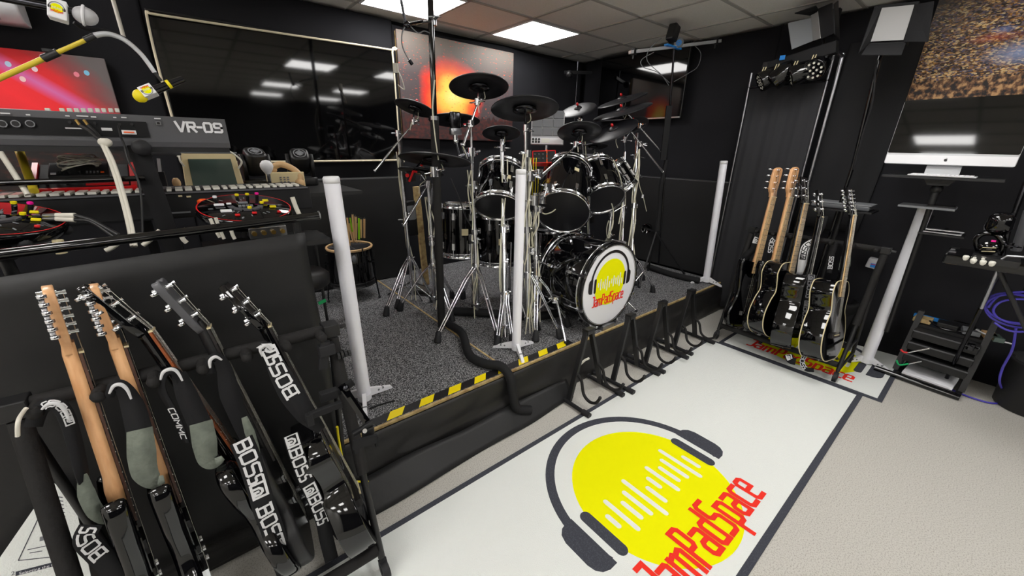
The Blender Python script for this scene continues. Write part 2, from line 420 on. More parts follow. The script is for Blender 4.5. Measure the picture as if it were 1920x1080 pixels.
# ================================================================= the stage
SY, SZ, SX0, SX1 = 1.5, .29, -1.6, 3.93
t = thing('stage', 'low black stage with dark grey carpet under the drum kit', 'stage', (1.2, 2.5, 0))
b = MB(); b.box(((SX0+SX1)/2, (SY+3.6)/2, .14), (SX1-SX0, 3.6-SY, .28)); b.build('platform', 'black_matte', t)
b = MB(); b.box(((SX0+1.225)/2, (SY+3.6)/2, .285), (1.225-SX0-.006, 3.6-SY, .01)); b.box(((1.235+SX1)/2, (SY+3.6)/2, .285), (SX1-1.235-.006, 3.6-SY, .01)); b.build('carpet', 'carpet', t)
b = MB(); b.box(((SX0+SX1)/2, SY-.004, .284), (SX1-SX0, .012, .013)); b.build('front_edging', 'edge_wood', t)
b = MB(); b.box((1.23, (SY+3.6)/2, .287), (.012, 3.6-SY, .01)); b.build('seam_edging', 'edge_wood', t)
def hazard(x0, x1, lab):
    t = thing('hazard_tape', lab, 'tape', ((x0+x1)/2, SY+.04, SZ), 'hazard tape on the stage edge')
    y0, y1 = SY+.008, SY+.062
    b = MB(); b.box(((x0+x1)/2, (y0+y1)/2, SZ+.001), (x1-x0, y1-y0, .001)); b.build('black_tape', 'black', t)
    x = x0+.055; b = MB(); p = .163
    while x < x1:
        q = [(x, y0), (min(x+.075, x1), y0), (min(x+.115, x1), y1), (min(x+.04, x1), y1)]
        b.prism(q, Mx.Identity(4), SZ+.0016, SZ+.0022); x += p
    b.build('yellow_stripes', 'tape_yellow', t)
hazard(.45, 1.2, 'yellow and black hazard tape on the carpet edge, left stage section')
hazard(1.255, 1.78, 'yellow and black hazard tape on the carpet edge before the middle tube light')
# fabric skirt
def sheet(rings, name, m_, lab, cat, th=.004, parent=None):
    b = MB(); b.loft(rings, closed=False); o = b.build(name, m_, parent); s = o.modifiers.new('thick', 'SOLIDIFY'); s.thickness = th
    if parent is None: tag(o, lab, cat)
    return o
def skirt(x0, x1, seed):
    rnd = random.Random(seed); k = [rnd.uniform(0, 6) for _ in range(6)]; n = int((x1-x0)*40)
    rr = []
    for j in range(13):
        f = j/12; z = .276*f+.004; r = []
        for i in range(n+1):
            x = x0+(x1-x0)*i/n
            bulge = .013*math.sin(x*5+z*14+k[0])+.009*math.sin(x*11-z*22+k[1])+.006*math.sin(x*3+z*40+k[2])
            r.append(V((x, SY-.022-abs(bulge)*math.sin(math.pi*min(1, f*1.02))-(.02*(1-f) if f < .5 else .0), z)))
        rr.append(r)
    return rr
t = thing('stage_skirt', 'black fabric skirt hanging from the stage front edge', 'skirt', (1.8, SY-.05, 0))
sheet(skirt(-.6, 3.93, 3), 'upper_cloth', 'skirt', '', '', parent=t)
rr = []
for j in range(6):
    f = j/5; r = []
    for i in range(60):
        x = .30+i/59*1.35
        yy = -.13*(1-f)*(1-.35*(i/59))+.006*math.sin(x*9+f*3)
        r.append(V((x, SY-.062+yy, .006+.1*f+.003*math.sin(x*13))))
    rr.append(r)
sheet(rr, 'lower_flap', 'vinyl', '', '', parent=t)

# ================================================================= mats with the emblem
def logo_mat(cx, cy, lx, ly, logoc, R, up, lab):
    t = thing('logo_mat', lab, 'mat', (cx, cy, 0), 'printed white mats')
    b = MB(); b.box((cx, cy, .0035), (lx, ly, .007)); b.build('rubber_border', 'print_grey', t)
    b = MB(); b.box((cx, cy, .006), (lx-.056, ly-.056, .006)); b.build('pile', 'mat_white', t)
    up = V(up); rt = V((up.y, -up.x, 0))
    def fn(u, v, l): return V(logoc)+rt*(u*R)+up*(v*R)+V((0, 0, .0088+l*.0004))
    b = MB(); logo(b, fn); b.build('printed_emblem', ['print_yellow', 'print_grey', 'print_white', 'print_red'], t)
logo_mat(1.42, .71, 3.52, 1.02, (1.42, .648, 0), .378, (0, 1, 0), 'long white mat with yellow headphone emblem on the open floor before the stage')
logo_mat(3.72, .62, 1.06, 1.03, (3.62, .62, 0), .33, (1, 0, 0), 'white emblem mat lying crosswise under the guitar rack by the grey banner')

# ================================================================= big screen, posters
def poster_mat(name, kind):
    mt = bpy.data.materials.new(name); mt.use_nodes = True; nt = mt.node_tree; N = nt.nodes; Lk = nt.links
    bs = N['Principled BSDF']; bs.inputs['Roughness'].default_value = .6
    tc = N.new('ShaderNodeTexCoord'); sep = N.new('ShaderNodeSeparateXYZ'); Lk.new(tc.outputs['Generated'], sep.inputs[0])
    def noise(scale, detail=4, sx=(1, 1, 1)):
        mp = N.new('ShaderNodeMapping'); mp.inputs['Scale'].default_value = sx; Lk.new(tc.outputs['Generated'], mp.inputs[0])
        n = N.new('ShaderNodeTexNoise'); n.inputs['Scale'].default_value = scale; n.inputs['Detail'].default_value = detail; Lk.new(mp.outputs[0], n.inputs['Vector']); return n.outputs['Fac']
    def math_(op, a, b_=None, c=None):
        n = N.new('ShaderNodeMath'); n.operation = op
        for i, v in enumerate((a, b_, c)):
            if v is None: continue
            if isinstance(v, (int, float)): n.inputs[i].default_value = v
            else: Lk.new(v, n.inputs[i])
        return n.outputs[0]
    def ramp(fac, stops):
        r = N.new('ShaderNodeValToRGB'); els = r.color_ramp.elements
        while len(els) < len(stops): els.new(.5)
        for e, (p, c) in zip(els, stops): e.position = p; e.color = (*srgb(c), 1)
        Lk.new(fac, r.inputs[0]); return r.outputs[0]
    def mix(f, a, b_, mode='MIX'):
        n = N.new('ShaderNodeMix'); n.data_type = 'RGBA'; n.blend_type = mode
        if isinstance(f, (int, float)): n.inputs[0].default_value = f
        else: Lk.new(f, n.inputs[0])
        for i, v in ((6, a), (7, b_)):
            if isinstance(v, tuple): n.inputs[i].default_value = (*srgb(v), 1)
            else: Lk.new(v, n.inputs[i])
        return n.outputs[2]
    U, Vv = (sep.outputs['Y'] if kind == 'crowd' else sep.outputs['X']), sep.outputs['Z']
    def blob(cx, cy, rx, ry):   # 0 at centre .. 1 at rim
        dx = math_('DIVIDE', math_('SUBTRACT', U, cx), rx); dy = math_('DIVIDE', math_('SUBTRACT', Vv, cy), ry)
        return math_('SQRT', math_('ADD', math_('MULTIPLY', dx, dx), math_('MULTIPLY', dy, dy)))
    if kind == 'flame':
        d = math_('ADD', blob(.42, .46, .30, .40), math_('MULTIPLY', math_('SUBTRACT', noise(5), .5), .5))
        col = ramp(d, [(0, (255, 240, 150)), (.3, (255, 206, 84)), (.55, (250, 110, 40)), (.8, (214, 44, 26)), (1, (70, 60, 62))])
        top = math_('MULTIPLY', math_('SUBTRACT', Vv, .62), 2.6)
        col = mix(math_('MAXIMUM', math_('MINIMUM', top, .9), 0), col, (112, 104, 96))
        sp = math_('GREATER_THAN', noise(38, 2, (1, 1, 2.2)), .66)
        col = mix(math_('MULTIPLY', sp, .8), col, (226, 80, 40))
        crowd = math_('LESS_THAN', Vv, math_('ADD', .17, math_('MULTIPLY', noise(34, 3, (1, 0, .25)), .16)))
        col = mix(crowd, col, ramp(noise(30), [(.4, (40, 28, 30)), (.7, (92, 34, 26))]))
    elif kind == 'stage':
        d = math_('ADD', math_('MULTIPLY', math_('POWER', U, 3), .5), math_('MULTIPLY', Vv, .62)); d = math_('ADD', d, math_('MULTIPLY', math_('SUBTRACT', noise(5), .5), .2))
        col = ramp(d, [(.3, (170, 20, 30)), (.62, (250, 34, 44)), (.8, (238, 36, 44)), (.9, (150, 74, 76)), (1, (112, 104, 104))])
        bl = math_('ADD', math_('SUBTRACT', Vv, .93), math_('MULTIPLY', math_('SUBTRACT', U, .66), 1.15)); bw = math_('SUBTRACT', 1, math_('ABSOLUTE', math_('DIVIDE', bl, .075)))
        col = mix(math_('MULTIPLY', math_('MAXIMUM', bw, 0), .8), col, (220, 120, 196))
        for cx, cy, c in ((.926, .9, (130, 205, 240)), (.891, .885, (250, 140, 160)), (.766, .895, (255, 226, 236)), (.694, .91, (200, 226, 255)), (.72, .83, (255, 210, 210))):
            col = mix(math_('LESS_THAN', blob(cx, cy, .009, .016), 1), col, c)
        low = math_('LESS_THAN', Vv, .42); dk = ramp(noise(16, 3, (1, 1, 1.8)), [(.5, (20, 12, 12)), (.62, (60, 22, 14)), (.7, (190, 50, 16))])
        col = mix(low, col, dk)
    else:
        vo = N.new('ShaderNodeTexVoronoi'); vo.inputs['Scale'].default_value = 105
        Lk.new(tc.outputs['Generated'], vo.inputs['Vector'])
        sepc = N.new('ShaderNodeSeparateColor'); Lk.new(vo.outputs['Color'], sepc.inputs[0])
        f = math_('MULTIPLY_ADD', noise(15, 6), .8, math_('MULTIPLY', sepc.outputs[0], .42)); f = math_('SUBTRACT', f, .12)
        col = ramp(f, [(.25, (22, 16, 18)), (.42, (84, 54, 34)), (.52, (190, 132, 60)), (.6, (96, 88, 100)), (.7, (226, 176, 104)), (.82, (250, 226, 180))])
        col = mix(math_('MULTIPLY', math_('GREATER_THAN', sepc.outputs[2], .72), .55), col, (96, 98, 136)); col = mix(math_('MULTIPLY', math_('GREATER_THAN', sepc.outputs[1], .88), .7), col, (250, 222, 160)); col = mix(math_('MULTIPLY', math_('LESS_THAN', sepc.outputs[1], .16), .8), col, (30, 22, 24))
        low = math_('MULTIPLY_ADD', noise(40, 3, (1, 1.6, .6)), .16, .12)
        f2 = noise(46, 4, (1, 1, .4)); hand = ramp(f2, [(.42, (28, 20, 20)), (.52, (120, 82, 54)), (.62, (206, 160, 110))])
        col = mix(math_('LESS_THAN', Vv, low), col, hand)
        bm = math_('ADD', blob(.64, .38, .17, .13), math_('MULTIPLY', noise(8), .5)); col = mix(math_('MULTIPLY', math_('MAXIMUM', math_('SUBTRACT', 1.2, bm), 0), .8), col, (160, 180, 226))
        bm = math_('ADD', blob(.74, .60, .05, .05), math_('MULTIPLY', noise(18), .5)); col = mix(math_('MULTIPLY', math_('MAXIMUM', math_('SUBTRACT', 1.1, bm), 0), .7), col, (120, 150, 220))
        bm = math_('ADD', blob(.76, .54, .13, .06), math_('MULTIPLY', noise(12), .5)); col = mix(math_('MULTIPLY', math_('MAXIMUM', math_('SUBTRACT', 1.1, bm), 0), .5), col, (220, 90, 60))
        tl = math_('MINIMUM', math_('MAXIMUM', math_('SUBTRACT', 1.15, blob(1.0, 1.05, .24, .5)), 0), 1); col = mix(tl, col, (56, 52, 50))
    Lk.new(col, bs.inputs['Base Color']); MT[name] = mt
poster_mat('poster_flame', 'flame'); poster_mat('poster_stage', 'stage'); poster_mat('poster_crowd', 'crowd')
def canvas(lab, c, d, m_, grp='concert photo canvases'):
    t = thing('canvas_print', lab, 'poster', (c[0], c[1], c[2]-d[2]/2), grp)
    b = MB(); b.box(c, d); b.build('canvas', m_, t, bevel=.003)
    b = MB()
    e = .012; k = .022
    if d[0] > d[1]:
        for s in (-1, 1): b.box((c[0]+s*(d[0]/2-e), c[1]+d[1]/2+k/2, c[2]), (.02, k, d[2]*.98)); b.box((c[0], c[1]+d[1]/2+k/2, c[2]+s*(d[2]/2-e)), (d[0]*.98, k, .02))
    else:
        for s in (-1, 1): b.box((c[0]+d[0]/2+k/2, c[1]+s*(d[1]/2-e), c[2]), (k, .02, d[2]*.98)); b.box((c[0]+d[0]/2+k/2, c[1], c[2]+s*(d[2]/2-e)), (k, d[1]*.98, .02))
    b.build('stretcher_frame', 'edge_wood', t)
canvas('concert canvas with a yellow and orange glow behind the cymbals', (2.27, 3.585, 1.99), (1.28, .02, .86), 'poster_flame')
canvas('concert canvas with red stage lights behind the keyboards', (-.86, 3.585, 1.52), (1.27, .02, .86), 'poster_stage')
canvas('large canvas photo of a concert crowd above the computer', (4.03, -.06, 2.165), (.02, 1.3, .62), 'poster_crowd')

t = thing('wall_screen', 'big black television on the back wall framed by a white light strip', 'television', (.8, 3.57, 1.36))
TR = Mx.Rotation(math.radians(-.8), 4, 'Z')
b = MB(); b.box((.8, 3.59, 1.81), (1.56, .02, .89)); b.build('bezel', 'black', t, bevel=.004)
b = MB(TR2 := Mx.Translation((.8, 3.563, 1.81)) @ TR); b.box((0, 0, 0), (1.535, .004, .868)); b.build('glass', 'screen', t)
b = MB(); b.box((.8, 3.612, 1.81), (.5, .03, .4)); b.build('wall_mount', 'black', t)
zz = [(1.567, 2.25), (1.575, 1.372), (.02, 1.36), (.018, 2.25)]
st = tag(MB().tube(smooth_pts([(x, 3.548, z) for x, z in [(.33, 1.362), (.9, 1.366), (1.555, 1.372), (1.572, 1.39), (1.576, 1.8), (1.572, 2.235), (1.55, 2.25), (.8, 2.235), (.1, 2.222), (.04, 2.225), (.022, 2.2), (.015, 1.9), (.03, 1.4), (.06, 1.362), (.33, 1.362)]], 5), .008, 6).build('light_strip', 'led'), 'white light strip stuck around the rim of the big screen', 'light strip')
# small tv on the right wall
t = thing('small_screen', 'smaller black television high on the right wall reflecting a ceiling light', 'television', (3.97, 2.75, 1.8))
b = MB(); b.box((3.985, 2.75, 2.145), (.03, 1.06, .67)); b.build('bezel', 'black', t, bevel=.004)
b = MB(); b.box((3.967, 2.75, 2.15), (.004, 1.04, .645)); b.build('glass', 'screen', t)
b = MB(); b.box((3.966, 2.75, 1.818), (.008, 1.05, .012)); b.build('chin_trim', 'steel', t)
b = MB(); b.box((4.02, 2.75, 2.14), (.04, .3, .3)); b.build('wall_mount', 'black', t)
# air conditioner
t = thing('air_conditioner', 'white wall air conditioner in the top left corner', 'air conditioner', (-.9, 3.5, 2.06))
b = MB(); o_ = [(-.0, 0), (.14, 0), (.2, .05), (.21, .2), (.19, .29), (0, .3)]
T = Mx(((0, 0, 1, -1.32), (-1, 0, 0, 3.6), (0, 1, 0, 2.06), (0, 0, 0, 1)))
b.prism(o_, T, 0, .84, .01); b.build('body', 'white', t)
b = MB(); b.box((-.9, 3.394, 2.2), (.8, .006, .004)); b.box((-.62, 3.392, 2.13), (.004, .006, .05)); b.build('panel_line', 'grey', t)
b = MB(); b.box((-.93, 3.43, 2.068), (.74, .05, .012)); b.build('louvre', 'light_grey', t)
# ================================================================= white tube lights
def tube_light(base, top, R, lab, rot):
    base = V(base); top = V(top)
    t = thing('tube_light', lab, 'tube light', base, 'white standing tube lights')
    b = MB(); b.cyl(base+V((0, 0, .035)), top, R, n=24); b.build('tube', 'tube_white', t)
    T = mtx(top, top-base); b = MB(); b.lathe([(0, .006), (R*.9, .006), (R*1.03, 0), (R*1.03, -.02), (R, -.02)], T, 24); b.build('end_cap', 'white', t)
    b = MB(); b.cyl(base+V((0, 0, .012)), base+V((0, 0, .045)), R*1.05, n=24); b.build('collar', 'white', t)
    for k in range(3):
        a = rot+k*2.094; d = V((math.cos(a), math.sin(a), 0)); pz = d.cross(V((0, 0, 1)))
        b = MB(); T = Mx(((d.x, 0, pz.x, base.x), (d.y, 0, pz.y, base.y), (0, 1, 0, base.z), (0, 0, 0, 1)))
        b.prism([(R*.6, .06), (R*1.0, .062), (.15, .014), (.155, .0), (.145, .0), (R*.6, .02)], T, -.009, .009)
        b.m = 1
        for q in (.075, .1): b.cyl(base+d*q+V((0, 0, .03))-pz*.0095, base+d*q+V((0, 0, .03))+pz*.0095, .006, n=8)
        b.build('foot', ['white', 'grey'], t)
tube_light((.481, 1.724, SZ), (.462, 1.724, 1.37), .0315, 'white tube light standing left on the stage beside the left guitar rack', .2)
tube_light((1.412, 1.656, SZ), (1.416, 1.66, 1.385), .0275, 'white tube light standing at the stage edge in front of the drum kit', .1)
tube_light((3.76, 1.575, SZ), (3.70, 1.60, 1.42), .031, 'white tube light on the far right end of the stage beside the grey banner', .5)
tube_light((3.74, .29, 0.008), P(1737, 387, x=3.72), .037, 'white tube light leaning on the floor between right guitar rack and tray stand', .3)

# ================================================================= drum hardware
def boom(b, a, c, r): b.cyl(a, c, r, n=8)
def stand(name, lab, B, feet, hub, top, pr=.013, parts=(), cat='stand', grp='chrome drum stands', metal='chrome', cab=2, seed=0, upper=None):
    """B floor point, feet list of floor points, hub height over the floor, top = pole top point"""
    rnd = random.Random(seed); B = V(B); top = V(top)
    t = thing(name, lab, cat, B, grp)
    ax = (top-B); hubp = B+ax*(hub/ax.z) if ax.z else B; low = B+ax*(.1/ax.z)
    b = MB(); mid = B+ax*.55
    pr *= 1.12; b.cyl(B+ax*(.03/ax.z), mid, pr, n=12); b.cyl(mid-ax*.01, mid+ax*.02, pr*1.5, n=12); b.build('lower_tube', metal, t)
    b = MB(); b.cyl(mid, top, pr*.78, n=12); b.build('upper_tube', metal, t)
    b = MB(); b.cyl(low-V((0, 0, .012)), low+V((0, 0, .012)), pr*1.8, n=12); b.build('lower_collar', metal, t)
    b = MB(); b.cyl(hubp-V((0, 0, .02)), hubp+V((0, 0, .02)), pr*1.9, n=12); b.cyl(hubp, hubp+V((.04, -.01, .01)), .006, n=6); b.build('hub', metal, t)
    b = MB(); b.cyl(mid+V((pr, 0, .01)), mid+V((.035, -.01, .01)), .005, n=6); b.bar(mid+V((.035, -.01, -.008)), mid+V((.035, -.01, .028)), .006, .016); b.build('wing_nut', metal, t)
    for fp in feet:
        fp = V(fp); d = V((fp.x-B.x, fp.y-B.y, 0)); s = d.normalized().cross(V((0, 0, 1)))*.011; u = d.normalized()
        kn = hubp.lerp(fp, .3)+V((0, 0, .05)) if hub > .25 else hubp.lerp(fp, .3)+V((0, 0, .02))
        ft = fp+V((0, 0, .05))-u*.01
        b = MB()
        for q in (-1, 1): b.tube([hubp+u*pr*1.6+s*q, kn+s*q, ft+s*q*.8], .0062, n=6)
        m_ = kn.lerp(ft, .35); b.cyl(m_-s*1.4, m_+s*1.4, .004, n=6)
        lg_ = b.build('leg', metal, t)
        b = MB()
        b.tube([low+u*pr*1.4, m_], .0055, n=6); b.build('brace', metal, t)
        b = MB(); ww = (ft-fp); T = mtx(fp, V((0, 0, 1)) - u*.28); b.lathe([(0, 0), (.025, .0), (.024, .012), (.021, .04), (.018, .066), (.014, .075), (0, .075)], T, 12); b.build('rubber_foot', 'rubber', lg_)
    for pn, fn in parts: bb = MB(); fn(bb); bb.build(pn, metal, t)
    for k in range(cab):
        a0 = rnd.uniform(0, 6.28); pts = []
        for i in range(9):
            f = i/8; q = B+ax*(.12+.8*f*.98)+V((math.cos(a0+2.6*f*(k+1))*(pr+.007+.012*math.sin(f*7+k)), math.sin(a0+2.6*f*(k+1))*(pr+.007+.01*math.sin(f*9)), 0)); pts.append(q)
        pts = [pts[0]+V((.02*k-.03, -.02, -.18 if ax.z > .6 else -.05))] + pts
        for q in pts: q.z = max(q.z, B.z+.008)
        bb = MB(); bb.tube(smooth_pts(pts, 5), .0042, n=6); bb.build('taped_cable', 'cable_clear', t)
    return t
def fring(B, R, a0): return [V((B[0]+R*math.cos(a0+k*2.094), B[1]+R*math.sin(a0+k*2.094), B[2])) for k in range(3)]
def clampfn(c, r=.02, seed=0):
    def fn(b):
        rnd = random.Random(seed); c_ = V(c)
        b.cyl(c_-V((0, 0, r)), c_+V((0, 0, r)), r, n=10)
        for k in range(3):
            a = rnd.uniform(0, 6.28); d = V((math.cos(a), math.sin(a), rnd.uniform(-.4, .4))); b.cyl(c_, c_+d*r*2.3, .005, n=6); e = c_+d*r*2.3; s = d.cross(V((0, 0, 1))).normalized(); b.bar(e-s*.014, e+s*.014, .006, .012)
    return fn
def rodfn(a, c, r=.008, cap=True):
    def fn(b):
        a_, c_ = V(a), V(c); b.cyl(a_, a_.lerp(c_, .55), r, n=10); b.cyl(a_.lerp(c_, .5), c_, r*.72, n=10)
        b.ball(a_, r*1.25, 8)
    return fn
def disc_normal(c, ang, k, top):
    v = (V(c)-CAMP).normalized(); rt = CM.col[0]; up = CM.col[2]
    a = math.radians(ang); e1 = rt*math.cos(a)+up*math.sin(a); e1 = (e1-v*e1.dot(v)).normalized()
    e2 = v.cross(e1)*-1
    if e2.dot(up) < 0: e2 = -e2
    n = e2*math.sqrt(1-k*k)+(-v)*k*(1 if top else -1)
    return n.normalized()
def cymbal(px, py, y, rpx, ang, k, top, lab, knob=True, grp='black rubber electronic cymbals', name='cymbal_pad', x=None):
    c = P(px, py, y=y) if x is None else P(px, py, x=x); R = wid(rpx, c); n = disc_normal(c, ang, k, top)
    t = thing(name, lab, 'cymbal', c, grp); T = mtx(c, n)
    b = MB(); b.lathe([(R*.2, .004), (R*.6, .004), (R*.93, -.004), (R*.985, -.008), (R, -.012), (R*.985, -.016), (R*.6, -.006), (0, -.006)], T, 40); b.build('pad', 'cym', t)
    b = MB(); b.lathe([(0, .026), (R*.1, .024), (R*.17, .015), (R*.22, .004), (R*.2, .002)], T, 24); b.build('bell', 'cym', t)
    if knob: b = MB(); b.lathe([(0, .05), (.007, .05), (.011, .04), (.009, .028), (0, .026)], T, 10); b.build('felt_nut', 'red', t)
    b = MB(); b.lathe([(R*.32, -.007), (R*.36, -.02), (R*.2, -.026), (0, -.026)], T, 24); b.cyl(T @ V((0, 0, -.02)), T @ V((0, 0, -.07)), .006, n=8)
    b.build('sensor_housing', 'darkchrome', t)
    b = MB(); q = [T @ V(p) for p in ((R*.2, 0, -.03), (R*.3, .02, -.06), (R*.05, .02, -.1), (0, .01, -.16))]; b.tube(smooth_pts(q, 4), .003, n=6); b.build('cable', 'cable_clear', t)
    return c, n
C = {}
C[1] = cymbal(898, 160, 2.2, 56, 0, .40, False, 'highest black cymbal pad, seen from below against the flame poster', False)
C[2] = cymbal(984, 201, 1.95, 64, 2, .35, False, 'largest black cymbal pad, centre front above the toms', False)
C[3] = cymbal(940, 247, 2.3, 36, 0, .36, False, 'small black cymbal pad below and between the two big ones', False)
C[4] = cymbal(779, 200, 2.7, 38, -19, .30, False, 'leftmost upper black cymbal pad tilted down to the right')
C[5] = cymbal(852, 223, 2.75, 48, -2, .25, False, 'black cymbal pad behind the microphone left of centre', False)
C[6] = cymbal(816, 297, 2.35, 67, -6, .17, False, 'wide flat black cymbal pad crossed by the tall black pole')
C[7] = cymbal(790, 319, 2.6, 42, -8, .14, False, 'lower left thin black hi-hat pad beside the red clip')
C[8] = cymbal(1084, 204, 2.45, 34, 15, .30, True, 'small splash pad showing its top, above the dark pad in the middle')
C[9] = cymbal(1086, 245, 2.1, 41, 4, .44, False, 'black cymbal pad showing its underside over the right toms', False)
C[10] = cymbal(1166, 186, 2.35, 46, 17, .09, True, 'top cymbal pad of the tilted stack on the right')
C[11] = cymbal(1166, 207, 2.2, 55, 16, .10, True, 'second thin cymbal pad down in the tilted stack on the right')
C[12] = cymbal(1150, 243, 2.1, 46, 22, .30, True, 'grey-lit cymbal pad under the tilted stack on the right')
C[13] = cymbal(1112, 273, 2.5, 27, 5, .2, False, 'small dark cymbal pad low in the middle of the right stands')
C[14] = cymbal(1188, 231, 2.3, 27, 14, .45, True, 'small cymbal pad half hidden on the far right of the kit')

fz = SZ
def fl(px, py): return P(px, py, z=SZ)
def at_(v, py_px): return above(v, *py_px)
# stand A (far left)
B = fl(775, 562); top = above(B, 748, 245); top.z = min(top.z, 1.75); top = P(746, 250, y=B.y-.05)
stand('cymbal_stand', 'leftmost chrome cymbal stand with a long boom rod pointing down left', B, [fl(724, 592), fl(745, 578), fl(812, 566)], .36, top, .013,
      [('tilter', clampfn(top, .02, 1)), ('boom_rod', rodfn(P(703, 320, y=B.y-.2), P(775, 231, y=2.72), .008)), ('boom_neck', rodfn(P(775, 231, y=2.72), C[4][0]-C[4][1]*.03, .008)), ('boom_joint', clampfn(P(775, 229, y=2.72), .016, 2)), ('clamp', clampfn(B.lerp(top, .52), .022, 3))], seed=1)
# stand B
B = fl(816, 580); top = P(803, 345, y=B.y)
stand('cymbal_stand', 'chrome hi-hat stand behind the tall black pole with a rod pointing down left', B, fring(B, .27, .5), .36, top, .014,
      [('boom_rod', rodfn(P(757, 422, y=2.45), P(801, 347, y=2.55), .009)), ('clamp', clampfn(top, .024, 4)), ('arm', rodfn(top, C[7][0]-C[7][1]*.03, .007)), ('arm', rodfn(P(806, 405, y=2.58), C[6][0]-C[6][1]*.03, .007)), ('clamp', clampfn(B.lerp(top, .6), .022, 5))], cab=3, seed=2)
# stand C
B = fl(896, 594); top = P(884, 285, y=B.y)
e = P(865, 235, y=2.2)
stand('cymbal_stand', 'tall chrome boom stand carrying the highest cymbal pad and a microphone', B, [fl(820, 642), fl(933, 640), fl(868, 560)], .40, top, .0145,
      [('boom_rod', rodfn(P(869, 271, y=2.2), P(895, 196, y=2.22), .010)), ('boom_neck', rodfn(P(895, 196, y=2.22), C[1][0]-C[1][1]*.03, .008)), ('neck_joint', clampfn(P(895, 191, y=2.22), .019, 6)), ('boom_clamp', clampfn(P(883, 232, y=2.21), .02, 7)),
       ('mid_pole', rodfn(top, P(883, 232, y=2.21), .009)), ('cross_bar', rodfn(P(862, 292, y=2.25), P(900, 283, y=2.25), .009)), ('clamp', clampfn(top, .026, 8)), ('clamp', clampfn(P(889, 346, y=2.24), .026, 9)), ('clamp', clampfn(P(893, 450, y=2.25), .022, 10)), ('drop_arm', rodfn(P(866, 271, y=2.22), P(876, 297, y=2.24), .009))], cab=3, seed=3)
# stand D
B = fl(948, 640); top = P(941, 262, y=2.15)
stand('cymbal_stand', 'chrome stand with a thick pole holding the small pad below the two big ones', B, [fl(931, 650), fl(962, 646), fl(955, 612)], .30, top, .0155,
      [('clamp', clampfn(P(942, 277, y=2.12), .02, 11)), ('clamp', clampfn(P(946, 335, y=2.08), .026, 12)), ('clamp', clampfn(P(946, 425, y=2.0), .022, 13)), ('collar', clampfn(P(948, 492, y=1.96), .022, 14)), ('arm', rodfn(P(946, 335, y=2.08), P(975, 330, y=2.05), .01))], cab=2, seed=4)
# stand E (front, centre)
B = fl(990, 622); top = P(986, 247, y=1.85)
stand('cymbal_stand', 'front chrome boom stand carrying the largest cymbal pad, behind the middle tube light', B, [fl(1050, 634), fl(1008, 618), fl(958, 600)], .42, top, .0145,
      [('clamp', clampfn(P(986, 240, y=1.86), .018, 15)), ('boom_neck', rodfn(P(986, 238, y=1.86), C[2][0]-C[2][1]*.03, .009)), ('clamp', clampfn(P(990, 288, y=1.84), .02, 16)), ('clamp', clampfn(P(995, 330, y=1.83), .03, 17)), ('clamp', clampfn(P(1003, 375, y=1.83), .03, 18)), ('clamp', clampfn(P(1010, 325, y=1.86), .025, 19)),
       ('boom_rod', rodfn(P(1012, 333, y=1.86), P(1078, 275, y=2.0), .010)), ('boom_neck', rodfn(P(1078, 275, y=2.0), C[9][0]-C[9][1]*.03, .008)), ('joint', clampfn(P(1080, 270, y=2.0), .018, 20)), ('clamp', clampfn(P(998, 470, y=1.8), .022, 21))], cab=4, seed=5)
B = fl(1006, 602); top = P(1004, 372, y=1.9)
stand('tom_stand', 'chrome tom stand between the middle tube light and the bass drum', B, [fl(1065, 612), fl(1004, 640), fl(1000, 570)], .34, top, .0145,
      [('clamp', clampfn(P(1004, 376, y=1.9), .03, 22)), ('tom_arm', rodfn(P(1004, 376, y=1.9), P(1030, 352, y=1.9), .012)), ('tom_arm', rodfn(P(1004, 376, y=1.9), P(985, 372, y=2.0), .012)), ('clamp', clampfn(P(1028, 352, y=1.9), .028, 23))], cab=4, seed=6)
# right stands
B = fl(1180, 560); top = P(1195, 250, y=2.15)
stand('cymbal_stand', 'chrome boom stand right of the bass drum carrying the tilted cymbal stack', B, [fl(1224, 548), fl(1160, 545), fl(1205, 525)], .34, top, .014,
      [('boom_rod', rodfn(P(1243, 322, y=2.0), P(1183, 246, y=2.12), .010)), ('boom_rod', rodfn(P(1241, 285, y=2.05), P(1178, 214, y=2.2), .009)), ('joint', clampfn(P(1200, 236, y=2.13), .02, 24)), ('joint', clampfn(P(1201, 270, y=2.12), .022, 25)), ('clamp', clampfn(P(1195, 292, y=2.14), .03, 26)), ('arm', rodfn(P(1178, 214, y=2.2), C[11][0]-C[11][1]*.03, .008)), ('arm', rodfn(C[11][0], C[10][0]-C[10][1]*.02, .007)),
       ('arm', rodfn(P(1183, 246, y=2.12), C[12][0]-C[12][1]*.03, .008)), ('clamp', clampfn(P(1197, 330, y=2.13), .02, 27)), ('clamp', clampfn(P(1190, 415, y=2.1), .022, 28))], cab=4, seed=7)
B = fl(1165, 520); top = P(1172, 285, y=2.45)
stand('cymbal_stand', 'rear chrome stand behind the right tom with dangling cables', B, fring(B, .25, .2), .34, top, .013,
      [('clamp', clampfn(P(1172, 262, y=2.42), .026, 29)), ('arm', rodfn(top, P(1170, 240, y=2.4), .008)), ('arm', rodfn(P(1172, 262, y=2.42), C[14][0]-C[14][1]*.03, .007)), ('clamp', clampfn(P(1170, 400, y=2.42), .024, 30))], cab=3, seed=8)
B = fl(1110, 500); top = P(1088, 222, y=2.5)
